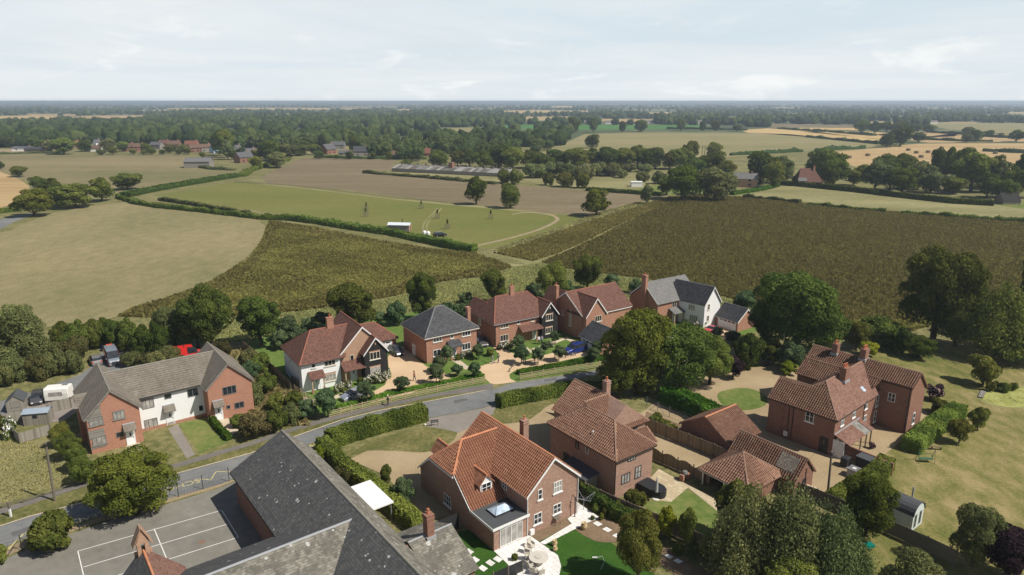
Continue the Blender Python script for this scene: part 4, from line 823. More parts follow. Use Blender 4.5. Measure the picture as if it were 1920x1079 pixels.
mb = MB(); mb.box(0, 0, 0, 10.4, 9.2, 5.0); H.b(mb, 'wall', m_brick)
mb = MB(); hip(mb, 0, 10.4, 0, 9.2, 5.0, (4.4, 4.6, 8.5), (6.0, 4.6, 8.5), 'u'); H.b(mb, 'roof', [m_slate, m_ridge_s])
mb = MB(); mb.box(-.42, -.42, 4.6, 10.82, -.36, 4.76); mb.box(-.42, -.36, 4.6, -.36, 9.6, 4.76); H.b(mb, 'fascia', m_stone)
chimney(H, 10.75, 3.6, 0, 7.7, .65, .85, m_brick, 0)
porch(H, 4.3, 6.5, -1.3, 0, 2.4, 3.3, m_slate, m_rail)
k = lambda x, y: (740 + x / 6.744, 540 + y / 6.744)
window(H, 'front', 0, k(541, 640), 1.75, 1.25, 3, 1, m_frame, m_glass, m_stone); window(H, 'front', 0, k(725, 605), .65, 1.0, 1, 1, m_frame, m_glass, m_stone); window(H, 'front', 0, k(904, 568), 1.75, 1.2, 3, 1, m_frame, m_glass, m_stone)
window(H, 'front', 0, k(534, 820), 1.5, 1.2, 2, 1, m_frame, m_glass, m_stone); window(H, 'front', 0, k(904, 740), 1.75, 1.3, 3, 1, m_frame, m_glass, m_stone)
door(H, 'front', 0, (5.5, 0, 0), 1.0, 2.1, m_door); door(H, 'side', 0, (H.on('side', *k(247, 800), 0)[0], 0, 0), 1.0, 2.1, m_door)
gutter(H, (-.05, -.06, 4.6), (-.051, -.06, .1))
H = House('detached_house', 'new brick house with long hipped red tile roof and black clad front gable', 'house', (928, 652), 32)
mb = MB(); mb.box(0, 0, 0, 13.2, 9.4, 4.9); mb.profile([(0, 0), (3.4, 0), (3.4, 4.9), (1.7, 6.85), (0, 4.9)], 'v', 9.3, 10.8); H.b(mb, 'wall', m_brick)
mb = MB(); mb.profile([(10.05, 0), (13.8, 0), (13.8, 4.8), (11.92, 7.1), (10.05, 4.8)], 'v', -1.0, -.003); H.b(mb, 'wall', m_black, 'black boarded gable wall')
mb = MB(); hip(mb, 0, 13.2, 0, 9.4, 4.9, (2.9, 4.7, 8.3), (10.3, 4.7, 8.3), 'u'); gable(mb, 'v', -1.0, 3.2, 10.05, 13.8, 11.92, 4.8, 7.2, .2, .22)
mb.slab([(-.3, 5.0, 4.62), (-.3, 11.0, 4.62), (1.7, 11, 7.0), (1.7, 5.5, 7.0)], .14); mb.slab([(3.7, 6.0, 4.62), (3.7, 11.0, 4.62), (1.7, 11, 7.0), (1.7, 5.5, 7.0)], .14); mb.tube([(1.7, 5.5, 7.12), (1.7, 11, 7.12)], .11, 6, 1)
H.b(mb, 'roof', [m_plain, m_ridge_r]); barge(H, 'v', -1.0, 10.05, 13.8, 11.92, 4.8, 7.2, .2)
mb = MB(); mb.box(-.42, -.42, 4.5, 9.9, -.36, 4.64); mb.box(-.42, -.36, 4.5, -.36, 9.8, 4.64); H.b(mb, 'fascia', m_lead)
gutter(H, (.1, -.07, 4.5), (.101, -.07, .1), None, m_gutter)
porch(H, 5.4, 9.9, -1.4, 0, 2.4, 3.3, m_plain, m_rail, 1, True, .12, [8.6]); chimney(H, 6.6, 4.6, 7.6, 10.0, .9, .6, m_brick)
k = lambda x, y: (870 + x / 7.195, 530 + y / 7.195)
window(H, 'front', 0, k(543, 573), 1.75, 1.15, 3, 1, m_cream, m_glass, m_stone); window(H, 'front', 0, k(733, 530), .6, .9, 1, 1, m_cream, m_glass, m_stone); window(H, 'front', 0, k(922, 492), .6, .9, 1, 1, m_cream, m_glass, m_stone); window(H, 'front', 0, k(543, 745), 1.75, 1.25, 3, 1, m_cream, m_glass, m_stone)
window(H, 'front', -1, k(1150, 470), 1.6, 1.25, 3, 1, m_cream, m_glass, m_stone, m_brick_tan); window(H, 'front', -1, k(1145, 645), 1.6, 1.25, 3, 1, m_cream, m_glass, m_stone, m_brick_tan)
window(H, 'side', 0, k(215, 525), .8, 1.2, 1, 1, m_frame, m_glassb, m_frame); window(H, 'side', 0, k(213, 700), .8, 1.2, 1, 1, m_frame, m_glassb, m_frame)
door(H, 'front', 0, (9.0, 0, 0), 1.0, 2.1, m_door); mb = MB(); mb.box(11.83, -1.03, 6.0, 12.01, -1.003, 6.35); H.b(mb, 'vent_slit', m_cream)
H = House('detached_house', 'new brick house with steep red tile roof, tall side chimney and small front gable', 'house', topx(*(lambda h: corner(h, .6, .0))((G(1090, 640), 32))), 35)
mb = MB(); mb.profile([(.6, 0), (10.4, 0), (10.4, 4.9), (5.6, 8.3), (.6, 4.9)], 'u', 0, 13); mb.profile([(0.02, 0), (5.2, 0), (5.2, 4.9), (2.6, 8.0), (.02, 4.9)], 'v', -.5, .55); H.b(mb, 'wall', m_brick)
mb = MB(); gable(mb, 'u', 0, 13, .6, 10.4, 5.6, 4.9, 8.4, .3, .22); gable(mb, 'v', -.5, 5.0, 0, 5.2, 2.6, 4.9, 8.15, .2, .22); mb.slab([(-.3, 8.3, 4.9), (-.3, 13.2, 4.9), (1.8, 13.2, 7.9), (1.8, 6.8, 7.9)], .14); mb.slab([(4, 9, 4.9), (4, 13.2, 4.9), (1.8, 13.2, 7.9), (1.8, 6.8, 7.9)], .14)
H.b(mb, 'roof', [m_plain, m_ridge_r]); barge(H, 'v', -.5, 0, 5.2, 2.6, 4.9, 8.15, .2); barge(H, 'u', 0, .6, 10.4, 5.6, 4.9, 8.4, .3, None, m_frame, -1, .15)
mb = MB(); mb.box(0, 10.4, 0, 3.8, 13.0, 4.95); H.b(mb, 'rear_wall', m_brick)
chimney(H, -.35, 8.4, 0, 9.3, .65, 1.0, m_brick)
k = lambda x, y: (1010 + x / 6.347, 510 + y / 6.347)
window(H, 'front', -.5, k(708, 555), 1.7, 1.2, 3, 1, m_cream, m_glass, m_stone); window(H, 'side', 0, k(285, 485), .7, 1.0, 1, 1, m_cream, m_glassb, m_cream); window(H, 'side', 0, k(378, 550), .75, 3.2, 2, 3, m_cream, m_glassb, m_cream); gutter(H, (5.3, .25, 4.6), (13, .25, 4.6), None, m_frame)
H = House('garage', 'slate roofed double garage half hidden by the big olive green tree', 'garage', topx(*(lambda h: corner(h, -2.2, -8.2))((G(1090, 640), 32))), 32)
mb = MB(); mb.profile([(0, 0), (6, 0), (6, 2.4), (3, 4.5), (0, 2.4)], 'v', 0, 5.8); H.b(mb, 'wall', m_brick); mb = MB(); gable(mb, 'v', 0, 5.8, 0, 6, 3, 2.4, 4.5, .3); H.b(mb, 'roof', [m_slate, m_ridge_s]); garage_door(H, 'side', 0, 2.9); gutter(H, (-.32, -.2, 2.2), (-.32, 6, 2.2), None, m_frame)
H = House('detached_house', 'new white rendered house with grey slate roof and tall brick end chimney', 'house', (1321, 614), 34)
SH = -.2
mb = MB(); mb.M = Matrix(((1, SH, 0, 0), (0, 1, 0, 0), (0, 0, 1, 0), (0, 0, 0, 1))); mb.profile([(-.4, 0), (4.4, 0), (4.4, 4.9), (2.0, 8.0), (-.4, 4.9)], 'v', 0, 9); H.b(mb, 'wall', m_render, 'white rendered wing')
mb = MB(); mb.profile([(5.9, 0), (14.2, 0), (14.2, 4.6), (10.0, 8.1), (5.9, 4.9)], 'u', -7.8, 4.2); H.b(mb, 'wall', m_brick, 'brick main wall')
mb = MB(); gable(mb, 'u', -7.8, 4.2, 5.9, 14.2, 10.0, 4.9, 8.3, .3, .22); H.b(mb, 'roof', [m_slateg, m_ridge_s], 'pale grey main roof')
mb = MB(); mb.M = Matrix(((1, SH, 0, 0), (0, 1, 0, 0), (0, 0, 1, 0), (0, 0, 0, 1))); gable(mb, 'v', 0, 8.5, -.4, 4.4, 2.0, 4.9, 8.2, .2, .22); H.b(mb, 'roof', [m_slate, m_ridge_s], 'dark slate wing roof')
barge(H, 'v', 0, -.4, 4.4, 2.0, 4.9, 8.2, .2); barge(H, 'u', -7.8, 5.9, 14.2, 10.0, 4.9, 8.3, .3)
chimney(H, -8.15, 9.6, 0, 10.2, .7, 1.2, m_brick)
k = lambda x, y: (1170 + x / 7.192, 500 + y / 7.192)
def swin(p, w_, h_, n, g):
    c, z = H.on('side', *p, -.4 - .2 * 2.5); window(H, 'front', 0, (0, z, 0), w_, h_, n, 1, m_cream, g, m_stone).location = (0, 0, 0)
for u_, v_, z_, w_, h_, n in ((-.93, 2.9, 3.75, 1.5, 1.1, 3), (-.93, 2.3, 1.45, 1.9, 1.4, 4)):
    o = window(H, 'side', 0, (0, z_, 0), w_, h_, n, 1, m_cream, m_glassb, m_stone); o.location = (-.4 + SH * v_ - .01, v_, 0); o.rotation_euler = (0, 0, math.atan(-SH))
window(H, 'front', 0, k(1142, 545), .6, 1.2, 1, 2, m_cream, m_glass, m_stone); window(H, 'front', 0, k(1130, 700), .6, 1.2, 1, 2, m_cream, m_glass, m_stone)
window(H, 'front', 5.9, (-3.0, 3.9, 0), 1.2, 1.1, 2, 1, m_cream, m_glass, m_stone); porch(H, -4.4, -1.6, 4.3, 5.9, 2.4, 3.3, m_slateg, m_rail); door(H, 'front', 5.9, (-2.8, 0, 0), 1, 2.1, m_door)
H = House('garage', 'brick double garage with slate roof and white door behind the red car', 'garage', topx(*(lambda h: corner(h, 3.3, -5.6))((G(1321, 614), 32))), 34)
mb = MB(); mb.profile([(0, 0), (5.2, 0), (5.2, 2.2), (2.6, 4.3), (0, 2.2)], 'v', 0, 5.5); H.b(mb, 'wall', m_brick); mb = MB(); gable(mb, 'v', 0, 5.5, 0, 5.2, 2.6, 2.2, 4.3, .3); H.b(mb, 'roof', [m_slate, m_ridge_s]); garage_door(H, 'side', 0, 2.6, 4.3, 1.95); barge(H, 'v', 0, 0, 5.2, 2.6, 2.2, 4.3, .3); gutter(H, (-.32, -.2, 2.0), (-.32, 5.7, 2.0), None, m_frame)
# ---- school in the foreground
H = House('school_building', 'old school with broad lichen spotted slate roofs and a brick bellcote', 'school', (431.9, 885.3), -52.5)
sx_, sy_ = H.l(*G(431.9, 885.3, 4.0)); O = Matrix.Translation((sx_, sy_, 0))
def SB(): b = MB(); b.M = O; return b
mb = SB(); mb.profile([(.3, 0), (8.9, 0), (8.9, 4.4), (6.1, 7.25), (.3, 4.15)], 'u', .6, 42)
mb.profile([(15.3, 0), (27.6, 0), (27.6, 4.0), (21.4, 6.75), (15.3, 4.0)], 'v', -24, 5.0); mb.profile([(20.9, 0), (29.7, 0), (29.7, 2.9), (25.3, 4.9), (20.9, 2.9)], 'v', 8.7, 13.5)
H.b(mb, 'wall', m_brick_old)
mb = SB(); mb.slab([(.4, -.1, 4.1), (43, -.1, 4.1), (43, 6.1, 7.4), (.4, 6.1, 7.4)], .14); mb.tube([(.4, 6.1, 7.52), (43, 6.1, 7.52)], .15, 6, 1); mb.slab([(15, -25, 3.8), (15, .3, 3.8), (21.4, 5.6, 6.9), (21.4, -25, 6.9)], .14)
H.b(mb, 'roof', [m_slate_old, m_ridge_g], 'dark slate roof spotted with pale lichen')
mb = SB(); mb.slab([(.4, 9.3, 4.2), (43, 9.3, 4.2), (43, 6.1, 7.4), (.4, 6.1, 7.4)], .14); mb.slab([(27.9, -25, 3.8), (27.9, .3, 3.8), (21.4, 5.6, 6.9), (21.4, -25, 6.9)], .14); mb.slab([(20.6, 9.2, 2.8), (20.6, 13.8, 2.8), (25.3, 13.8, 5.0), (25.3, 9.0, 5.0)], .14); mb.slab([(30, 9.2, 2.8), (30, 13.8, 2.8), (25.3, 13.8, 5.0), (25.3, 9.0, 5.0)], .14)
mb.tube([(21.4, -25, 7.02), (21.4, 5.6, 7.02)], .12, 6, 1); mb.tube([(27.9, .3, 3.98), (21.4, 5.6, 7.02)], .1, 6, 1); mb.tube([(15, .3, 3.98), (21.4, 5.6, 7.0)], .04, 6, 1); mb.tube([(25.3, 9, 5.14), (25.3, 13.8, 5.14)], .1, 6, 1)
H.b(mb, 'roof', [m_slate_tan, m_lead], 'brownish mossy tile roof')
mb = SB(); mb.tube([(.4, -.15, 4.08), (15.2, -.15, 4.08)], .07); H.b(mb, 'gutter', m_gutter)
hx, hy = sx_, sy_; chimney(H, hx + 25.4, hy + 11.2, 4.0, 7.3, .85, .75, m_brick_old, 1, None, 4.9)
mb = SB(); mb.profile([(-13.9, 0), (-8.5, 0), (-8.5, 4.0), (-11.2, 6.85), (-13.9, 4.0)], 'u', 14.6, 21); H.b(mb, 'bay_wall', m_brick_old)
mb = SB(); mb.slab([(14.3, -14.2, 3.75), (21.4, -14.2, 3.75), (21.4, -11.2, 7.0), (14.3, -11.2, 7.0)], .13); H.b(mb, 'bay_roof', m_slate_old); mb = SB(); mb.slab([(14.3, -8.2, 3.75), (21.4, -8.2, 3.75), (21.4, -11.2, 7.0), (14.3, -11.2, 7.0)], .13); mb.tube([(14.3, -11.2, 7.12), (21.4, -11.2, 7.12)], .11, 6, 1); H.b(mb, 'bay_roof', [m_plain2, m_ridge_o], 'orange red tiled bay slope')
mb = SB(); mb.box(14.3, -11.9, 6.2, 14.45, -10.5, 7.0); mb.box(14.2, -11.65, 6.4, 14.9, -11.35, 7.9); mb.box(14.2, -11.05, 6.4, 14.9, -10.75, 7.9); mb.profile([(-11.75, 7.9), (-10.65, 7.9), (-11.2, 9.3)], 'u', 14.2, 14.9); bc = H.b(mb, 'bellcote', m_brick_tan)
mb = SB(); mb.slab([(14.05, -11.95, 7.7), (15.05, -11.95, 7.7), (15.05, -11.2, 9.4), (14.05, -11.2, 9.4)], .06); mb.slab([(14.05, -10.45, 7.7), (15.05, -10.45, 7.7), (15.05, -11.2, 9.4), (14.05, -11.2, 9.4)], .06); mb.build('coping', m_brick_tan, bc)
mb = SB(); mb.lathe([(.02, .5), (.1, .48), (.14, .3), (.2, .05), (.24, 0)], 10, (14.55, -11.2, 7.0)); mb.build('bell', m_dkm, bc)
mb = SB(); mb.box(8.8, 10.4, 2.25, 14.5, 13.1, 2.4); cp = H.b(mb, 'canopy', plain('white_canopy', (.80, .79, .75), .6))
for x, y in ((9, 12.9), (14.2, 12.9), (11.6, 12.9)): mb = SB(); mb.box(x - .05, y - .05, 0, x + .05, y + .05, 2.24); mb.build('post', m_grey, cp)
mb = SB(); mb.box(13.2, 9.2, 0, 18.2, 9.35, 2.0); H.b(mb, 'side_window_wall', m_frame)
# ---- village and farm buildings far off
def cottage(px, py, w, d, ze, zr, th, wallm, roofm, label, cat='house', name='cottage', group=None, ch=True, axis='u', wins=True):
    x, y = G(px, py); root = empty(name, label, cat, (x, y, 0), R(th), group); mb = MB(); W, D = (w / 2, d / 2)
    if axis == 'u': mb.profile([(-D, 0), (D, 0), (D, ze), (0, zr), (-D, ze)], 'u', -W, W)
    else: mb.profile([(-W, 0), (W, 0), (W, ze), (0, zr), (-W, ze)], 'v', -D, D)
    mb.build('wall', wallm, root); mb = MB()
    if axis == 'u': gable(mb, 'u', -W, W, -D, D, 0, ze, zr, .4, .3, .2)
    else: gable(mb, 'v', -D, D, -W, W, 0, ze, zr, .4, .3, .2)
    mb.build('roof', [roofm, roofm], root)
    if ch: mb = MB(); mb.box(W * .55, -.4, zr - 1, W * .55 + .9, .4, zr + 1.2); mb.build('chimney', m_brick, root)
    if wins:
        for x_ in (-W * .5, W * .5):
            for z_ in ((1.4, 3.9) if ze > 4 else (1.3,)):
                mb = MB(); mb.box(x_ - .7, -D - .05, z_ - .5, x_ + .7, -D - .003, z_ + .6); mb.build('window', m_glass, root)
    return root
H_ = cottage(374, 314, 17, 11, 4.2, 6.6, 6, m_silver, m_slateg, 'long grey roofed barn at the edge of the dry field', 'barn', 'barn', None, False, 'u', False)
m_redroof = plain('red_roof', (.17, .075, .053), .9, .1, 0, .3); m_brownroof = plain('brown_roof', (.135, .085, .06), .9, .1, 0, .3); m_greyroof = plain('grey_roof', (.105, .105, .108), .85, .1, 0, .25)
for px, py, w_, d_, ze, zr, th, wm_, rm_, lab in [
    (45, 283, 22, 9, 3, 4.5, 5, m_render, m_slateg, 'pale low farm shed beside the left wood'), (72, 285, 26, 9, 3, 4.8, 0, m_postw, m_slate, 'long black barn on the left edge of the dry field'),
    (87, 278, 12, 9, 4.5, 7.5, 20, m_brick_tan, m_pan, 'orange tiled cottage behind the black barn'), (142, 277, 10, 8, 4.5, 7.5, 15, m_brick, m_pan, 'small orange roofed cottage between dark trees, left of the village'),
    (178, 284, 16, 9, 3.2, 6, 12, m_render, m_conc, 'low brown bungalow with white walls at the left end of the village'), (183, 275, 7, 7, 5, 8, 60, m_render, m_slateg, 'small white gabled cottage above the brown bungalow'),
    (243, 284, 12, 9, 5, 8.5, 20, m_brick_old, m_conc, 'brown twin gabled village house, leftmost of its row'), (262, 284, 12, 9, 5, 8.5, 20, m_brick_old, m_conc, 'brown village house just right of the twin gabled one'),
    (295, 280, 13, 9, 5, 8, -5, m_brick_tan, m_slateg, 'grey roofed village house between two brown ones'), (310, 277, 12, 9, 5, 8.5, 10, m_brick, m_plain, 'red brick village house behind the grey roofed one'),
    (328, 279, 14, 10, 5, 8.8, 8, m_brick_old, m_conc, 'large brown roofed house in the middle of the village row'), (361, 279, 15, 10, 5, 8.8, 12, m_brick, m_plain2, 'red tiled house left of the poplar pair'),
    (366, 286, 11, 9, 5, 8.2, 30, m_brick_old, m_conc, 'brown roofed house at the left shoulder of the grey barn'), (386, 285, 12, 9, 5, 8.2, 40, m_brick_tan, m_conc, 'tan walled house right behind the barn roof'),
    (404, 287, 9, 8, 5, 8, 55, plain('blue_render', (.35, .47, .6), .9), m_slateg, 'pale blue house beside the dark conifer'), (446, 289, 8, 8, 5, 9, 70, m_render, m_slateg, 'white gable end house right of the dark conifer'),
    (458, 305, 14, 11, 5, 9, 48, m_brick_old, m_slateg, 'brick house with grey gabled roof beyond the barn yard'), (470, 295, 12, 9, 5, 8.5, 35, m_render, m_slateg, 'grey roofed house behind the brick gabled one'),
    (542, 268, 14, 9, 5, 8.5, -20, m_brick, m_plain2, 'red roofed house above the village trees'), (535, 277, 8, 8, 5, 8, 50, m_brick_tan, m_pan, 'small orange roofed cottage among trees'),
    (616, 289, 15, 10, 5, 10, 62, m_brick, m_slateg, 'tall brick house with steep grey roof and roof windows'), (635, 280, 16, 9, 5, 8.5, 5, m_brick_tan, m_slateg, 'long grey roofed house behind the tall steep one'),
    (645, 292, 11, 8, 2.8, 5, 10, m_brick_tan, m_slateg, 'low grey garage block beside the brown field'), (678, 293, 16, 10, 5, 9.5, 12, m_brick_tan, m_slate, 'slate roofed house with three dormers facing the brown field'),
    (716, 293, 13, 10, 5, 9.5, 12, m_render, m_slate, 'slate roofed white house right of the three dormer house'), (745, 295, 12, 9, 2.8, 6, 5, m_brick_tan, m_conc, 'low brown bungalow right of the slate roofed pair'), (791, 293, 18, 10, 3.2, 7.5, 5, m_brick_old, m_plain2, 'wide red roofed house at the right end of the village row')]:
    wm_ = {m_brick: m_brick_old, m_brick_tan: m_silver}.get(wm_, wm_); rm_ = {m_conc: m_brownroof, m_plain2: m_redroof, m_slateg: m_greyroof}.get(rm_, rm_)
    cottage(px, py, w_ * .8, d_ * .85, ze * .85, zr * .85, th, wm_, rm_, lab, 'house', 'cottage', None, True, 'u', True)
cottage(1391, 350, 15, 7, 4.6, 7.2, -18, m_brick_tan, m_slateg, 'grey roofed brick house at the corner of the dark crop', 'house')
H = House('cottage', 'brick cottage with steep red roof and tall chimney beyond the dark crop', 'house', (1496, 350), -2)
mb = MB(); mb.box(0, 0, 0, 13, 9, 3); H.b(mb, 'wall', m_brick_tan); mb = MB(); hip(mb, 0, 13, 0, 9, 3, (2.2, 4.5, 9.2), (9, 4.5, 9.2), 'u'); H.b(mb, 'roof', [m_plain, m_ridge_r]); chimney(H, 9.2, 3.8, 6, 10.6, 1, .8, m_brick)
mb = MB(); mb.slab([(-.2, -.5, 2.9), (4.5, -.5, 2.9), (4.5, .6, 4.7), (-.2, .6, 4.7)], .1); H.b(mb, 'lean_to', m_slateg)
# long derelict poultry house in the brown field
x0, y0 = G(735, 322); x1, y1 = G(955, 333); LEN = math.hypot(x1 - x0, y1 - y0)
r_ = empty('poultry_shed', 'very long low shed with patched pale sheet roof in the brown field', 'barn', (x0, y0, 0), math.atan2(y1 - y0, x1 - x0))
mb = MB(); mb.profile([(0, 0), (17, 0), (17, 2.2), (8.5, 4.2), (0, 2.2)], 'u', 0, LEN); mb.build('wall', m_silver, r_)
m_sheet = tiles('old_sheet', [(.15, (.11, .10, .085)), (.5, (.20, .19, .17)), (.85, (.30, .285, .26))], 2.6, 7, 0, .01, (.2, .18, .15), .03, ((.12, .10, .08), .56, .5), None, .8, .45)
mb = MB(); gable(mb, 'u', 0, LEN, 0, 17, 8.5, 2.2, 4.2, .4, .3); mb.build('roof', [m_sheet, m_postw], r_)
for k_ in range(14):
    mb = MB(); x_ = 3 + k_ * (LEN - 6) / 13; mb.box(x_ - .6, 7.9, 4.0, x_ + .6, 9.1, 5.2); mb.build('roof_vent', m_postw, r_)
mb = MB(); mb.box(LEN * .47, 5, 2, LEN * .47 + 2.6, 8, 7); mb.build('water_tank', m_brick_old, r_)
for px, py, w_, h_ in ((1300, 213, 60, 9), (1145, 233, 25, 7), (1048, 232, 20, 7), (1325, 232, 40, 7), (1312, 228, 30, 8), (1105, 233, 22, 7), (1215, 232, 26, 7), (1560, 228, 28, 7), (1745, 232, 26, 6)):
    cottage(px, py, w_, 9, h_ * .55, h_, 5, m_render if px % 2 else m_brick_tan, m_conc if px % 2 else m_plain2, 'far pale farm building among trees near the green crop', 'house', 'cottage', 'far farm buildings by the green crop', False, 'u', False)
# ================================================================= vegetation
rng = np.random.default_rng(11); rnd = random.Random(7)
def quads(name, C, Nn, S, var, mats, mi=None, asp=1.35, tri=None):
    """many small leaf faces: centres, normals, half sizes -> one mesh"""
    n = len(C); Nn = Nn / np.maximum(np.linalg.norm(Nn, axis=1, keepdims=True), 1e-6)
    r = rng.normal(size=(n, 3)); T = np.cross(Nn, r); T /= np.maximum(np.linalg.norm(T, axis=1, keepdims=True), 1e-6); B = np.cross(Nn, T)
    S = S[:, None]; b = T * S * asp; a = B * S
    V = np.stack([C + b, C + a * .9 + b * .1, C - b, C - a * .9 + b * .1], 1).reshape(-1, 3)
    me = bpy.data.meshes.new(name); tv = tf = None
    nv = len(V); me.vertices.add(nv); me.vertices.foreach_set('co', V.astype(np.float32).ravel())
    me.loops.add(nv); me.loops.foreach_set('vertex_index', np.arange(nv, dtype=np.int32))
    me.polygons.add(n); me.polygons.foreach_set('loop_start', np.arange(0, nv, 4, dtype=np.int32))
    for m in mats: me.materials.append(m)
    if mi is not None: me.polygons.foreach_set('material_index', mi.astype(np.int32))
    me.update(calc_edges=True)
    at = me.attributes.new('var', 'FLOAT', 'FACE'); at.data.foreach_set('value', np.clip(var, 0, 1).astype(np.float32))
    return me
def sph(n, up=0.0):
    d = rng.normal(size=(n, 3)); d /= np.linalg.norm(d, axis=1, keepdims=True)
    if up: d[:, 2] = np.where((d[:, 2] < 0) & (rng.random(n) < up), -d[:, 2], d[:, 2])
    return d
def crown(puffs, n, size, jit=.65, up=.55, fill=.25):
    P = np.array(puffs, float); wts = (P[:, 3] * P[:, 5]); wts /= wts.sum(); k = rng.choice(len(P), n, p=wts); d = sph(n, up)
    rad = np.where(rng.random(n) < fill, rng.random(n) ** .5, .82 + .26 * rng.random(n)); C = P[k, :3] + d * P[k, 3:6] * rad[:, None]
    keep = np.ones(n, bool)
    for i in range(len(P)):
        q = (C - P[i, :3]) / P[i, 3:6]; keep &= ~((np.sum(q * q, 1) < .5) & (k != i))
    C, d, k = C[keep], d[keep], k[keep]; m = len(C)
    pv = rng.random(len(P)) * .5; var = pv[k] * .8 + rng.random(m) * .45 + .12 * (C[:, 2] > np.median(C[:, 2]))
    return C, d + rng.normal(size=(m, 3)) * jit, size * (.6 + .8 * rng.random(m)), var
def limbs(mb, H, R_, z0, n, seed, thick):
    r = random.Random(seed); mb.tube([(0, 0, -.1), (.05, 0, H * .2), (0, .05, H * .42), (.1, 0, H * .8)], [thick * 1.25, thick, thick * .75, thick * .15], 8)
    for i in range(n):
        a = 6.283 * (i + r.random() * .6) / n; zb = z0 + r.random() * (H * .5 - z0 + .2); ln = R_ * (.55 + .3 * r.random())
        mb.tube([(0, 0, zb), (math.cos(a) * ln * .4, math.sin(a) * ln * .4, zb + ln * .35), (math.cos(a) * ln, math.sin(a) * ln, zb + ln * .7)], [thick * .55, thick * .35, thick * .08], 6)
m_bark = plain('bark', (.085, .068, .05), .95, .1, 0, .35); m_birchbark = plain('pale_bark', (.33, .31, .27), .9, .1, 0, .4)
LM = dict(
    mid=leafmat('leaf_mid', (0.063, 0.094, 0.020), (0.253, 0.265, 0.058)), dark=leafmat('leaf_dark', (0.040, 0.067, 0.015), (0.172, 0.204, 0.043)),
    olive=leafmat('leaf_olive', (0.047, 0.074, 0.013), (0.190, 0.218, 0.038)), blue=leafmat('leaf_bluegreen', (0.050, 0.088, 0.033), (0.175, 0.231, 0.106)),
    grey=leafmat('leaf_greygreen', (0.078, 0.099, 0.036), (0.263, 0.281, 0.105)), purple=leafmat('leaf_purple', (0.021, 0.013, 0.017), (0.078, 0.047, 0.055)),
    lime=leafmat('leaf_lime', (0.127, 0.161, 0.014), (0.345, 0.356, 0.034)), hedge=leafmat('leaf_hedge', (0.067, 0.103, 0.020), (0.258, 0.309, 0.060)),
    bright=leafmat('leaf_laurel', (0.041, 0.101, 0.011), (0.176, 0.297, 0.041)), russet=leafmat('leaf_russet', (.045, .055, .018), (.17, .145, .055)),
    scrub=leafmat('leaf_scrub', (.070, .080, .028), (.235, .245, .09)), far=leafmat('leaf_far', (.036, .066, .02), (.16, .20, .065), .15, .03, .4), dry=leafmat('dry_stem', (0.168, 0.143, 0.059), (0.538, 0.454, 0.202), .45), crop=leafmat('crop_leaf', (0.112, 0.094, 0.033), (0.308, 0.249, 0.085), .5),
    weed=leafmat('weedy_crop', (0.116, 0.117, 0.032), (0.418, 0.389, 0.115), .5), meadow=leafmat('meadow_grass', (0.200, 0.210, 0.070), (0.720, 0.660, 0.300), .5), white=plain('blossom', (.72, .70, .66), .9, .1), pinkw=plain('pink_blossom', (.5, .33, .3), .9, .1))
def puffball(n, R_, H, z0, seed, flat=1.0, topx=1.0, pr=.34, vase=0.0):
    r = random.Random(seed); out = []
    for i in range(n):
        t = (i + .5) / n; ph = math.acos(1 - 2 * t); a = 2.399963 * i + r.random() * .7; rr = 0
        if r.random() < .13: continue
        zc = math.cos(ph); lob = 1 + .17 * math.sin(2 * a + seed) + .12 * math.sin(3 * a + seed * 2.3) + .1 * math.sin(5 * zc + seed); rr = min(.80, (.46 + .42 * r.random()) * lob); x, y = math.sin(ph) * math.cos(a), math.sin(ph) * math.sin(a); hz = (H - z0) / 2
        sc_ = 1.0 + vase * zc; p = R_ * pr * (.6 + .75 * r.random())
        out.append((x * R_ * rr * sc_, y * R_ * rr * sc_, z0 + hz + zc * hz * (rr + .04) * flat, p, p, p * .85))
    out.append((0, 0, z0 + (H - z0) * .5, R_ * .55, R_ * .55, (H - z0) * .34)); return out
KINDS = {}
def kind(name, H, R_, nleaf, size, leaf, puffs=26, z0=None, trunk=.3, nl=7, var=2, flowers=None, **kw):
    KINDS[name] = (H, R_, [])
    for s in range(var):
        z = H * .16 if z0 is None else z0
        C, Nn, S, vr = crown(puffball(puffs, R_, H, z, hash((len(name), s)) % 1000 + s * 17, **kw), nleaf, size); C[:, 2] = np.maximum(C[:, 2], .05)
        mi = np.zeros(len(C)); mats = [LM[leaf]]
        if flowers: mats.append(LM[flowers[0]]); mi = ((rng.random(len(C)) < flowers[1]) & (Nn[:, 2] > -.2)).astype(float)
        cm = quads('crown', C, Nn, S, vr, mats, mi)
        tm = None
        if trunk: mb = MB(); limbs(mb, H, R_, max(z, .5), nl, s, trunk); tm = mb.mesh('trunk', m_birchbark if kw.get('birch') else m_bark, True)
        KINDS[name][2].append((cm, tm))
kind('oak', 13, 6, 30000, .145, 'mid', 44, 1.8, .4, pr=.3); kind('darkoak', 13, 6, 30000, .145, 'dark', 44, 1.6, .4, pr=.3); kind('olive', 14, 6.5, 36000, .145, 'olive', 52, .7, .42, pr=.28)
kind('greyoak', 13, 6, 30000, .14, 'grey', 44, 1.2, .4, pr=.3); kind('dense', 9, 3.6, 20000, .12, 'dark', 30, 1.6, .22, pr=.3); kind('young', 4.6, 1.75, 7000, .085, 'blue', 18, .9, .09, 5); kind('garden', 4, 2, 8000, .09, 'mid', 20, .6, .12, 5)
kind('shrub', 2.2, 1.5, 5000, .085, 'mid', 12, .1, 0, 0); kind('bluebush', 2.6, 1.5, 5400, .085, 'blue', 12, .1, 0, 0); kind('limebush', 2.6, 1.3, 5400, .085, 'lime', 12, .2, .08, 4); kind('russetbush', 2.2, 1.7, 5600, .085, 'russet', 13, .1, 0, 0)
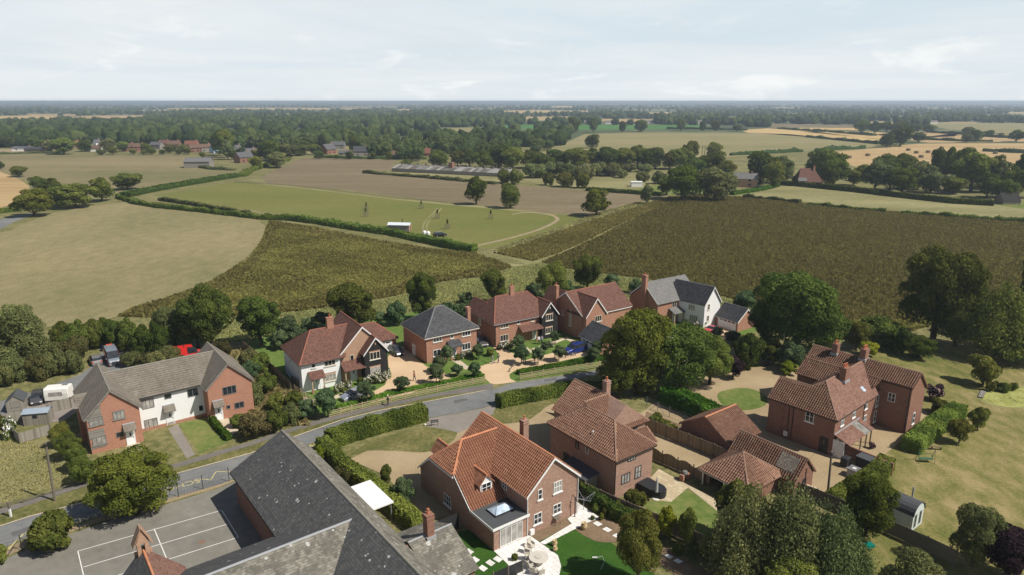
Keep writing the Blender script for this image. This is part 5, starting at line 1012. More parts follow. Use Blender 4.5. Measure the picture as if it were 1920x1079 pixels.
kind('whiteflower', 1.3, 1.0, 1300, .1, 'mid', 9, .05, 0, 0, 2, ('white', .3)); kind('pinkflower', 2.2, 1.6, 2600, .13, 'purple', 11, .1, 0, 0, 1, ('pinkw', .3)); kind('scrub', 2.6, 2.0, 6500, .095, 'scrub', 18, .05, 0, 0, 3, pr=.36); kind('lightoak', 12, 6, 30000, .14, 'scrub', 44, .6, .4, pr=.3); kind('purple', 7, 3.2, 14000, .12, 'purple', 22, .8, .2); kind('darkshrub', 4, 2.6, 10000, .11, 'dark', 18, .1, .1, 4)
kind('field', 12, 5.5, 9000, .24, 'mid', 26, 1.6, .35, 5, 2); kind('fielddark', 12, 5.5, 9000, .24, 'dark', 26, 1.2, .35, 5, 3); kind('fieldolive', 12, 5.5, 9000, .24, 'olive', 26, 1.2, .35, 5, 2); kind('fieldbush', 5, 4, 5600, .22, 'mid', 16, .1, 0, 0, 2); kind('oliveorchard', 5, 4.2, 5600, .22, 'grey', 16, .1, 0, 0, 2)
kind('fieldgrey', 13, 5.0, 9000, .24, 'grey', 26, 1.2, .3, 5, 2); kind('conifer', 12, 3.2, 12000, .16, 'dark', 22, .6, .25, 4, 1); kind('fardistant', 12, 6.2, 3600, .40, 'far', 20, .6, 0, 0, 4, pr=.4)
def weep(name, H, R_, n, size, leaf, trunk):
    KINDS[name] = (H, R_, [])
    for s in range(2):
        r = random.Random(s + 40); C = []; Nn = []
        for i in range(90):
            a = r.random() * 6.283; q = R_ * (.1 + .9 * r.random() ** .7); top = H * (1 - .6 * (q / R_) ** 2) * (.66 + .36 * r.random()); ln = (top - H * .08) * (.45 + .5 * r.random()); m = n // 90; t = rng.random(m) ** .8
            c = np.stack([math.cos(a) * (q + .9 * t) + rng.normal(size=m) * .5, math.sin(a) * (q + .9 * t) + rng.normal(size=m) * .5, top - ln * t + rng.normal(size=m) * .22], 1); C.append(c)
            Nn.append(np.stack([math.cos(a) + rng.normal(size=m) * .7, math.sin(a) + rng.normal(size=m) * .7, .35 + rng.normal(size=m) * .5], 1))
        C = np.concatenate(C); Nn = np.concatenate(Nn); C[:, 2] = np.maximum(C[:, 2], .1); var = .5 * rng.random(len(C)) + np.repeat(rng.random(90), n // 90) * .5
        cm = quads('crown', C, Nn, size * (.6 + .8 * rng.random(len(C))), var, [LM[leaf]], None, 1.7); mb = MB(); limbs(mb, H, R_, H * .25, 8, s, trunk)
        KINDS[name][2].append((cm, mb.mesh('trunk', m_birchbark if leaf == 'grey' else m_bark, True)))
weep('birch', 12, 4.2, 30000, .095, 'grey', .2); weep('willow', 12, 5, 26000, .125, 'mid', .3)
NTREE = [0]
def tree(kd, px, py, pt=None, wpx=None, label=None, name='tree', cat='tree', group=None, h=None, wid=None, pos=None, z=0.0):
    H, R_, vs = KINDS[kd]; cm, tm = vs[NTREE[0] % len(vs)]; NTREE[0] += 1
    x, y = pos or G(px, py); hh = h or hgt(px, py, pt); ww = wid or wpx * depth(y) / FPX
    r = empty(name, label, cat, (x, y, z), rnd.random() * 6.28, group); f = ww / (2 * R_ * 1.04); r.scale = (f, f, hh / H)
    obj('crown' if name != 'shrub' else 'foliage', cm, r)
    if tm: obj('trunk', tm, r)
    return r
T = tree
# --- new estate planting
T('dense', 490, 650, 553, 82, 'dense dark tree on the striped lawn left of the white and black new house'); T('dense', 660, 628, 525, 100, 'broad dense dark tree behind the roof of the white and black new house'); T('dense', 793, 604, 505, 60, 'tall narrow dense tree behind the square slate roofed house')
T('dense', 926, 572, 500, 56, 'dense round tree behind the long red roofed house'); T('oak', 1037, 566, 488, 64, 'lighter green tree between the two red roofed new houses'); T('dense', 1101, 548, 473, 62, 'dense dark tree at the edge of the dark crop behind the steep red roof')
for k_, (px, py, pt, w_) in enumerate([(540, 640, 592, 48), (560, 655, 612, 40), (578, 628, 598, 34), (604, 615, 583, 36), (525, 655, 622, 36), (742, 610, 562, 42), (716, 612, 584, 36), (842, 600, 564, 36), (866, 598, 572, 34), (888, 592, 560, 34), (1000, 575, 532, 36), (985, 580, 545, 30), (1147, 545, 513, 34), (1192, 552, 522, 30), (1062, 560, 528, 30), (1398, 588, 543, 44), (1382, 585, 556, 26), (872, 570, 548, 30), (820, 610, 575, 36)]):
    T('bluebush' if k_ % 3 else 'young', px, py, pt, w_, 'bluish green bush in the planted belt behind the new houses', 'shrub', 'shrub', 'bushes behind the new houses')
for px, py, pt, w_, lb in [(615, 784, 726, 46, 'young tree at the left end of the roadside rail fence'), (689, 757, 714, 36, 'young tree by the fence in front of the two porches'), (754, 738, 704, 31, 'young tree by the fence below the man on the drive'), (818, 722, 682, 34, 'young tree touching the fence in front of the square house'), (823, 700, 668, 32, 'young tree just behind the one touching the fence'), (838, 680, 646, 26, 'young tree against the lower left window of the square house'), (857, 706, 682, 23, 'small young tree in the middle of the square house front strip'), (891, 710, 678, 28, 'young tree by the end of the long rail fence'), (898, 674, 644, 26, 'young tree on the lawn at the right of the square house'), (977, 684, 646, 34, 'young tree left of the right hand rail fence'), (973, 660, 627, 25, 'young tree before the porch of the long red roofed house'), (1009, 684, 649, 28, 'young tree in front of the couple'), (1048, 678, 646, 28, 'young tree left of the blue car'), (1041, 646, 620, 21, 'young tree before the black gable of the long red roofed house'), (1112, 681, 650, 28, 'young tree right of the blue car, in front of the garage'), (1120, 668, 638, 26, 'young tree beside the slate garage under the big olive tree'), (1285, 619, 597, 16, 'small young tree at the corner of the white slate roofed house'), (1342, 640, 612, 24, 'young tree in front of the red car'), (1373, 648, 620, 34, 'bushy young tree right of the red car')]:
    T('young', px, py, pt, w_, lb)
for px, py, pt, w_, kd in [(640, 735, 718, 16, 'whiteflower'), (655, 733, 714, 18, 'whiteflower'), (632, 738, 722, 14, 'whiteflower'), (676, 722, 707, 14, 'shrub'), (690, 722, 706, 20, 'whiteflower'), (706, 720, 700, 22, 'whiteflower'), (720, 716, 700, 22, 'whiteflower'), (727, 708, 693, 20, 'whiteflower'), (650, 742, 728, 14, 'shrub'), (866, 673, 660, 14, 'whiteflower'), (880, 668, 656, 16, 'whiteflower'), (918, 668, 654, 18, 'shrub'), (858, 676, 664, 12, 'shrub'), (938, 656, 644, 18, 'whiteflower'), (950, 654, 640, 18, 'whiteflower'), (962, 652, 638, 18, 'whiteflower'), (1022, 655, 642, 20, 'bluebush'), (1032, 652, 640, 16, 'whiteflower'), (1305, 615, 604, 18, 'whiteflower'), (1318, 612, 602, 16, 'shrub'), (1296, 618, 608, 14, 'shrub')]:
    T(kd, px, py, pt, w_, 'low flowering bush in a border against a new house wall', 'shrub', 'shrub', 'bushes in the house borders')
# --- big trees round the estate and the old house
T('olive', 1193, 738, 566, 140, 'very large olive green tree beside the road, tallest in the middle of the picture'); T('darkoak', 1275, 735, 610, 130, 'broad dark green tree just right of the large olive one'); T('oak', 1330, 722, 633, 84, 'round green tree between the dark one and the purple bush'); T('purple', 1374, 708, 664, 44, 'small purple leaved tree at the edge of the gravel court'); T('darkoak', 1160, 745, 660, 80, 'dark understorey tree at the foot of the large olive tree')
T('darkoak', 1490, 668, 510, 172, 'huge dark spreading tree behind the old farmhouse'); T('darkoak', 1430, 645, 560, 60, 'narrow dark tree beside the brick garage gable'); T('darkoak', 1748, 640, 466, 142, 'tall dark oak on the far side of the big lawn'); T('willow', 1868, 668, 520, 130, 'weeping tree with hanging foliage beyond the pond'); T('darkoak', 1935, 640, 470, 90, 'dark tree cut by the right edge above the pond')
T('oak', 1790, 650, 560, 80, 'shaded tree between the dark oak and the weeping tree'); T('darkshrub', 1655, 648, 596, 84, 'dark bushy thicket behind the farmhouse roof'); T('olive', 1722, 672, 628, 56, 'yellow green spreading small tree by the lawn border'); T('oak', 1605, 655, 600, 50, 'green tree behind the farmhouse chimney'); T('bluebush', 1482, 693, 640, 54, 'grey green glossy bush left of the farmhouse roof', 'shrub', 'shrub'); T('limebush', 1478, 702, 680, 36, 'yellow green bush at the foot of the grey one', 'shrub', 'shrub'); T('limebush', 1625, 668, 640, 40, 'golden bush behind the second chimney', 'shrub', 'shrub')
for px, py, pt, w_, lb in [(1400, 690, 630, 60, 'dark shrub in the thicket right of the purple tree'), (1440, 682, 632, 60, 'dark shrub in the thicket below the huge spreading tree'), (1545, 660, 610, 50, 'dark shrub behind the farmhouse left chimney'), (1690, 662, 618, 46, 'dark shrub left of the yellow green tree')]: T('darkshrub', px, py, pt, w_, lb, 'shrub', 'shrub')
T('garden', 1843, 722, 667, 58, 'round topped lawn tree with short trunk and shadow at its foot'); T('garden', 1797, 832, 786, 42, 'small dark tree on the lawn beside the long hedge'); T('garden', 1832, 808, 764, 34, 'small round tree at the end of the long hedge'); T('shrub', 1757, 775, 746, 38, 'clipped round bush near the bay window', 'shrub', 'shrub'); T('pinkflower', 1750, 750, 722, 34, 'bush with pink flowers behind the farmhouse gable', 'shrub', 'shrub')
for px, py, pt, w_ in [(1858, 734, 716, 22), (1880, 735, 718, 24), (1900, 732, 718, 20), (1868, 730, 716, 20)]: T('shrub', px, py, pt, w_, 'reedy bush on the bank of the green pond', 'shrub', 'shrub', 'bushes by the pond')
# --- left side
T('oak', 398, 655, 536, 92, 'tall shaggy tree behind the right wing of the terrace'); T('conifer', 372, 655, 545, 66, 'dark conifer behind the terrace roof'); T('lightoak', 330, 648, 570, 76, 'grey green tree left of the dark conifer'); T('lightoak', 36, 690, 575, 112, 'broad light green tree at the left edge above the lane'); T('lightoak', -10, 680, 580, 90, 'grey green tree cut by the left edge above the lane')
for k_, (px, py, pt, w_) in enumerate([(120, 655, 606, 44), (150, 656, 604, 48), (180, 652, 602, 46), (205, 648, 598, 46), (225, 655, 608, 40), (243, 658, 600, 44), (268, 668, 612, 46), (298, 665, 606, 44), (135, 668, 625, 40)]): T('darkshrub', px, py, pt, w_, 'dark bush in the thick row behind the parked vans', 'shrub', 'shrub', 'dark bushes behind the vans')
for k_, (px, py, pt, w_) in enumerate([(60, 690, 645, 50), (95, 684, 640, 46), (125, 680, 640, 44), (148, 672, 630, 34), (105, 705, 662, 44), (140, 700, 660, 34), (75, 712, 668, 40), (30, 715, 668, 44), (10, 724, 686, 40), (250, 688, 660, 34), (275, 690, 664, 36), (300, 690, 662, 38), (318, 682, 650, 36), (330, 690, 668, 30), (418, 672, 640, 30)]): T(('scrub', 'scrub', 'russetbush', 'scrub')[k_ % 4], px, py, pt, w_ * 1.15, 'bramble clump on the rough bank along the lane', 'shrub', 'shrub', 'brambles along the lane')
for k_, (px, py, pt, w_) in enumerate([(470, 690, 655, 40), (492, 700, 662, 46), (470, 715, 680, 36), (500, 738, 702, 44), (480, 760, 722, 44), (520, 770, 738, 40), (478, 822, 782, 62), (520, 808, 768, 46), (545, 795, 760, 40), (448, 800, 778, 34), (575, 785, 752, 40), (555, 762, 735, 36)]): T(('scrub', 'shrub', 'bluebush', 'darkshrub')[k_ % 4] if k_ != 6 else 'russetbush', px, py, pt, w_, ('overgrown bush between the terrace and the new houses' if k_ != 6 else 'large russet bush beside the footway right of the terrace'), 'shrub', 'shrub', 'overgrown bushes beside the terrace' if k_ != 6 else None)
for px, py, pt, w_, lb in [(118, 838, 792, 40, 'uppermost shaggy conifer hedge bush beside the terrace'), (132, 862, 812, 46, 'second shaggy conifer hedge bush beside the terrace'), (148, 884, 834, 46, 'third shaggy conifer hedge bush beside the terrace'), (160, 908, 858, 48, 'lowest shaggy conifer hedge bush, next to the footway')]: T('oak', px, py, pt, w_, lb, 'shrub', 'shrub')
T('olive', 256, 965, 846, 150, 'rounded broadleaf tree over the road beside the playground fence'); T('hedgebush' if 'hedgebush' in KINDS else 'shrub', 106, 1026, 964, 96, 'wide low bush between the road and the playground', 'shrub', 'shrub'); T('shrub', -6, 1060, 1018, 40, 'green bush at the left edge beside the playground', 'shrub', 'shrub')
T('whiteflower', 20, 822, 785, 30, 'small bush beside the grey shed', 'shrub', 'shrub'); T('shrub', -2, 806, 770, 30, 'green bush at the left edge by the board fence', 'shrub', 'shrub'); T('limebush', 600, 868, 835, 24, 'lime green bush between the slate roof and the hedge', 'shrub', 'shrub'); T('russetbush', 643, 915, 878, 34, 'russet bush between the slate roof and the hedge', 'shrub', 'shrub'); T('shrub', 725, 905, 872, 26, 'grassy bush on the gravel side of the long hedge', 'shrub', 'shrub'); T('bluebush', 758, 945, 900, 44, 'leafy bush where the hedge meets the gravel', 'shrub', 'shrub')
# --- front gardens
T('birch', 1392, 1075, 892, 124, 'large hanging leaved tree in the front garden, left of three'); T('birch', 1462, 1095, 890, 140, 'large hanging leaved tree in the front garden, middle of three'); T('birch', 1548, 1112, 930, 124, 'large hanging leaved tree in the front garden, right of three'); T('garden', 1370, 1010, 900, 70, 'loose small tree in front of the cart lodge'); T('oak', 1195, 1095, 960, 88, 'upright tree in front of the flower bed at the bottom edge'); T('olive', 1622, 1005, 885, 104, 'reddish green tree left of the blue shed'); T('greyoak', 1700, 1190, 1048, 150, 'pale broad tree cut by the bottom edge'); T('lightoak', 1822, 1062, 950, 92, 'grey green tree at the edge of the big lawn'); T('purple', 1885, 1080, 988, 104, 'dark purple tree at the bottom right corner'); T('oak', 1480, 1140, 1040, 120, 'dark green tree at the bottom edge below the hanging trees')
T('limebush', 1247, 1010, 945, 38, 'bright yellow green tree by the board fence'); T('garden', 1285, 1025, 950, 42, 'thin grey leaved tree beside the yellow green one'); T('shrub', 1186, 950, 918, 40, 'round green bush at the corner of the middle house', 'shrub', 'shrub'); T('shrub', 1205, 945, 925, 26, 'low bush beside the round green one', 'shrub', 'shrub')
for px, py, pt, w_ in [(1118, 960, 944, 18), (1135, 968, 952, 16), (1148, 974, 955, 16), (1128, 975, 962, 12), (1172, 975, 950, 24), (1160, 962, 940, 24), (1220, 1010, 985, 24), (1270, 1040, 1022, 24), (1300, 1040, 1020, 26), (1322, 1050, 1030, 24), (965, 1052, 1038, 14), (1110, 975, 967, 10)]: T('shrub', px, py, pt, w_, 'small garden plant in the flower bed of the front houses', 'shrub', 'shrub', 'small garden plants')
for px, py, pt, w_ in [(1226, 792, 780, 22), (1240, 798, 786, 22), (1252, 806, 794, 20), (1264, 808, 796, 18), (1236, 808, 796, 20), (1268, 818, 808, 18), (1232, 786, 774, 20), (1280, 822, 812, 16), (1290, 816, 806, 18), (1222, 800, 790, 16), (1250, 798, 788, 18), (1246, 814, 804, 16), (1300, 824, 814, 14)]: T('shrub', px, py, pt, w_, 'vegetable plant in the fenced kitchen garden', 'shrub', 'shrub', 'kitchen garden plants')
T('pinkflower', 1635, 842, 830, 14, 'potted red flowers by the farmhouse porch', 'shrub', 'plant'); T('limebush', 1430, 842, 828, 18, 'yellow bush beside the pantile outbuilding', 'shrub', 'shrub')
# --- single field trees and hedgerow trees
for kd, px, py, pt, w_, lb in [('fielddark', 893, 384, 331, 43, 'leaning dark tree on the edge of the mown field, left of two'), ('fielddark', 956, 391, 344, 38, 'egg shaped dark tree on the edge of the mown field, right of two'), ('fieldolive', 1118, 406, 355, 58, 'spreading tree with bare trunk at the end of the mown field'), ('fieldgrey', 1212, 385, 345, 24, 'thin ragged tree at the tip of the dark crop'),
    ('fieldolive', 65, 406, 355, 68, 'round yellowish tree beside the lane on the left'), ('field', 142, 390, 342, 80, 'wide light green tree in the left clump'), ('fieldolive', 192, 378, 335, 48, 'yellow green tree at the right of the left clump'), ('field', 240, 356, 323, 58, 'dome shaped dark green tree by the long field hedge'), ('fielddark', 75, 358, 330, 34, 'dark tree at the back of the left clump'), ('fielddark', 100, 366, 334, 36, 'second dark tree at the back of the left clump'), ('fielddark', 110, 385, 352, 44, 'shaded tree inside the left clump'), ('field', 36, 332, 310, 34, 'bushy tree between the two left fields'), ('fielddark', 2, 318, 303, 16, 'small dark bush at the left edge of the fields'),
    ('fielddark', 1110, 278, 252, 28, 'round dark tree alone in the pasture'), ('field', 1293, 308, 263, 32, 'pale round tree above the central tree belt'), ('field', 1337, 300, 265, 34, 'round tree at the pasture edge beside the pylon')]:
    T(kd, px, py, pt, w_, lb)
for k_, (px, py, pt, w_) in enumerate([(822, 314, 281, 40), (858, 312, 280, 30), (880, 312, 281, 40), (935, 316, 271, 55), (960, 318, 276, 50), (995, 316, 282, 50), (1045, 316, 280, 50), (1080, 318, 275, 58), (1110, 314, 278, 42), (1140, 316, 276, 46), (1170, 316, 277, 46), (1195, 314, 273, 50), (1220, 316, 277, 55), (1275, 318, 275, 46), (1300, 332, 296, 50), (1335, 330, 284, 50), (1360, 338, 300, 40), (906, 318, 284, 40), (1020, 320, 288, 40), (1255, 318, 284, 36)]): T(('fielddark', 'field', 'fielddark')[k_ % 3], px, py, pt, w_, 'tree in the dark belt running across behind the long derelict shed', group='central tree belt')
for k_, (px, py, pt, w_) in enumerate([(1000, 334, 308, 46), (1030, 330, 305, 46), (1060, 334, 306, 48), (1095, 336, 310, 44), (1120, 330, 306, 40), (1145, 330, 306, 44), (1180, 322, 308, 36), (1210, 322, 308, 34), (1165, 334, 318, 24), (1235, 345, 322, 30), (1205, 342, 322, 30)]): T('oliveorchard', px, py, pt, w_, 'low olive green bush in the overgrown orchard', 'shrub', 'shrub', 'orchard bushes')
for px, py, pt, w_, lb in [(965, 346, 319, 30, 'dark bush left of the pale gap below the derelict shed'), (945, 344, 319, 26, 'dark bush hiding the end of the derelict shed'), (1028, 348, 325, 24, 'first of three round bushes on the brown field edge'), (1060, 351, 325, 34, 'second of three round bushes on the brown field edge'), (1091, 353, 326, 30, 'third of three round bushes on the brown field edge'), (762, 312, 300, 22, 'single round bush beside the derelict shed roof')]: T('fieldbush', px, py, pt, w_, lb, 'shrub', 'shrub')
for k_, (px, py, pt, w_) in enumerate([(1280, 376, 312, 72), (1340, 376, 312, 74), (1250, 366, 328, 44), (1312, 366, 318, 46), (1365, 360, 322, 40)]): T(('fieldolive', 'fieldgrey', 'field')[k_ % 3], px, py, pt, w_, ('large garden tree at the corner of the dark crop', 'pale willow like garden tree beside the grey roofed brick house', 'garden tree left of the large ones by the dark crop', 'garden tree between the two large ones by the dark crop', 'garden tree touching the grey roofed brick house')[k_])
for k_, (px, py, pt, w_) in enumerate([(1425, 346, 283, 60), (1450, 352, 300, 46), (1466, 344, 290, 42), (1540, 335, 278, 74), (1562, 347, 290, 56), (1555, 353, 311, 32), (1600, 348, 318, 36), (1640, 356, 300, 56), (1668, 357, 308, 60), (1690, 366, 315, 56), (1660, 340, 288, 52), (1690, 340, 285, 48), (1720, 356, 300, 52), (1755, 340, 275, 32), (1772, 340, 277, 32), (1805, 345, 276, 54), (1820, 360, 285, 76), (1862, 362, 290, 48), (1870, 355, 300, 62), (1900, 372, 318, 54), (1912, 355, 290, 44), (1785, 364, 330, 46), (1745, 362, 320, 48), (1850, 372, 325, 44), (1930, 372, 300, 50), (1880, 380, 335, 40), (1615, 340, 308, 34)]): T(('fielddark', 'field', 'fieldgrey', 'fielddark', 'fieldolive')[k_ % 5], px, py, pt, w_, 'garden tree in the belt around the steep red roofed cottage', group='trees around the red roofed cottage')
for px, py, pt, w_ in [(1076, 250, 219, 26), (1067, 249, 233, 14), (1112, 249, 222, 18), (1167, 247.5, 227, 17), (1201, 247.5, 224, 28), (1276, 246, 223, 20), (1317, 246, 227, 15), (1341, 246, 225, 19), (1382, 247, 234, 20), (1662, 277, 251, 26), (1687, 275, 235, 42), (1722, 268, 248, 26), (1812, 267, 250, 20), (1829, 266, 243, 23), (1815, 254, 238, 24), (1854, 257, 244, 18), (1877, 256, 249, 10), (1905, 266, 244, 32), (1740, 249, 233, 26), (1616, 248, 225, 30), (1640, 250, 228, 30), (1690, 249, 228, 36), (1712, 250, 232, 30), (1662, 248, 228, 30)]: T('fielddark', px, py, pt, w_, 'hedgerow tree standing between the far ripe fields', group='hedgerow trees between the far fields')
for k_, (px, py, pt, w_) in enumerate([(413, 292, 243, 30), (425, 296, 241, 34), (428, 300, 262, 26), (505, 302, 262, 50), (480, 318, 292, 30), (535, 300, 268, 44), (560, 292, 272, 40), (590, 290, 270, 30), (345, 288, 270, 22), (275, 288, 268, 20), (230, 285, 264, 24), (203, 285, 258, 26), (160, 285, 262, 26), (120, 290, 258, 48), (95, 285, 262, 26), (68, 280, 258, 28), (320, 286, 272, 24), (520, 315, 284, 40), (665, 288, 252, 24)]): T(('fielddark', 'field', 'fieldgrey')[k_ % 3], px, py, pt, w_, ('tall pale poplar by the village, left of the pair', 'tall pale poplar by the village, right of the pair')[k_] if k_ < 2 else 'garden tree among the village houses', group=None if k_ < 2 else 'village garden trees')
# --- woodland
def inpoly(x, y, P):
    c = False; j = len(P) - 1
    for i in range(len(P)):
        if (P[i][1] > y) != (P[j][1] > y) and x < (P[j][0] - P[i][0]) * (y - P[i][1]) / (P[j][1] - P[i][1]) + P[i][0]: c = not c
        j = i
    return c
W1 = [(-150, 234), (150, 231), (280, 231), (330, 226), (480, 221), (700, 211), (880, 221), (935, 237), (850, 240), (765, 254), (700, 268), (640, 280), (560, 286), (480, 280), (440, 284), (330, 274), (200, 272), (100, 275), (-150, 284)]
W3 = [(840, 292), (860, 264), (905, 252), (960, 244), (1000, 238), (1060, 246), (1085, 262), (1045, 276), (1010, 292), (930, 306)]; W4 = [(670, 288), (770, 264), (850, 266), (860, 296), (790, 304), (690, 296)]
spots = []
for P, num in ((W1, 760), (W3, 90), (W4, 60)):
    xs = [p[0] for p in P]; ys = [p[1] for p in P]; c = 0
    while c < num:
        x, y = rnd.uniform(min(xs), max(xs)), rnd.uniform(min(ys), max(ys))
        if inpoly(x, y, P) and not any(inpoly(x, y, f) for f in FAR): spots.append((x, y)); c += 1
while len(spots) < 1300:
    x = rnd.uniform(-120, 2040); y = rnd.uniform(191.6, 197)
    if not any(inpoly(x, y, f) for f in FAR): spots.append((x, y))
while len(spots) < 8000:
    x = rnd.uniform(-120, 2040); y = 193.2 + 46 * rnd.random() ** 1.35
    if any(inpoly(x, y, f) or inpoly(x, y - (y - 190) * .12, f) for f in FAR): continue
    if y > 235 and 1000 < x < 1400: continue
    spots.append((x, y))
spots.sort(key=lambda s: -s[1]); NEAR = 112
for x, y in spots[:NEAR]:
    T('fardistant', x, y, None, None, 'leafy tree on the near edge of the broad wood beyond the village', group='near trees of the broad wood', h=rnd.uniform(9, 15), wid=rnd.uniform(10, 15))
def ico(sub):
    bm = bmesh.new(); bmesh.ops.create_icosphere(bm, subdivisions=sub, radius=1); V = np.array([v.co[:] for v in bm.verts]); F = np.array([[v.index for v in f.verts] for f in bm.faces]); bm.free(); return V, F
ICO = {1: ico(1), 2: ico(2), 3: ico(3)}; VV = []; FF = []; AA = []; base_ = 0
for x, y in spots[NEAR:]:
    gx, gy = G(x, y); lv = 3 if gy < 1150 else (2 if gy < 2300 else 1); tone = rnd.random() ** 1.3 * .75
    for q in range(3 if gy < 1500 else (2 if gy < 3000 else 1)):
        V0, F0 = ICO[lv]; hh = rnd.uniform(8, 16); rr = rnd.uniform(4.0, 7.5) * (1 if gy < 3000 else 1.9); p1, p2, p3 = [rnd.random() * 6.28 for _ in range(3)]
        n_ = .16 * np.sin(V0[:, 0] * 4 + p1) * np.sin(V0[:, 1] * 4 + p2) + .12 * np.sin(V0[:, 0] * 9 + p2) * np.sin(V0[:, 1] * 8 + p3) * np.sin(V0[:, 2] * 9 + p1) + (.10 * rng.random(len(V0)) - .05)
        VV.append(V0 * (1 + n_)[:, None] * np.array([rr, rr, hh * .52]) + np.array([gx + (rnd.uniform(-6, 6) if q else 0), gy + (rnd.uniform(-6, 6) if q else 0), hh * .46])); FF.append(F0 + base_); AA.append(np.full(len(F0), tone) + .22 * rng.random(len(F0))); base_ += len(V0)
m_wood, wt_, wb_ = newmat('woodland_canopy', 1.0, 0.0); wa_ = N(wt_, 'ShaderNodeAttribute', attribute_name='var'); wo_ = N(wt_, 'ShaderNodeTexCoord').outputs['Object']
wf_ = mth(wt_, 'ADD', mth(wt_, 'MULTIPLY', wa_.outputs['Fac'], .6), mth(wt_, 'MULTIPLY', noise(wt_, wo_, .45, 4, .7), .55)); L(wt_, ramp(wt_, wf_, [(.25, (.019, .032, .010)), (.55, (.046, .069, .021)), (.9, (.105, .128, .038))]), wb_.inputs['Base Color']); bump(wt_, wb_, noise(wt_, wo_, .7, 4, .75), 1.6)
VV = np.concatenate(VV); FF = np.concatenate(FF); me = bpy.data.meshes.new('woodland'); me.vertices.add(len(VV)); me.vertices.foreach_set('co', VV.astype(np.float32).ravel()); me.loops.add(FF.size); me.loops.foreach_set('vertex_index', FF.astype(np.int32).ravel()); me.polygons.add(len(FF)); me.polygons.foreach_set('loop_start', np.arange(0, FF.size, 3, dtype=np.int32)); me.polygons.foreach_set('use_smooth', np.ones(len(FF), bool)); me.materials.append(m_wood); me.update(calc_edges=True)
at = me.attributes.new('var', 'FLOAT', 'FACE'); at.data.foreach_set('value', np.clip(np.concatenate(AA), 0, 1).astype(np.float32)); o = obj('woodland', me); tag(o, 'broad far off woodland fading into blue haze below the horizon', 'woodland', None, 'stuff')
for k_, (px, py, pt, w_) in enumerate([(250, 290, 279, 14), (270, 291, 281, 12), (285, 290, 276, 16), (305, 290, 280, 14), (318, 288, 274, 16), (336, 290, 278, 14), (352, 290, 276, 16), (212, 290, 276, 20), (190, 291, 280, 16), (380, 297, 284, 14), (438, 300, 282, 18), (452, 296, 276, 18), (482, 300, 280, 22), (600, 298, 284, 18), (655, 299, 284, 16), (700, 299, 285, 14), (730, 300, 286, 16), (762, 298, 284, 18), (775, 300, 288, 16), (632, 299, 290, 12), (525, 290, 270, 22), (550, 285, 266, 22), (572, 282, 264, 22)]): T(('field', 'fieldolive', 'fielddark')[k_ % 3], px, py, pt, w_, 'garden tree among the village houses', group='village garden trees')
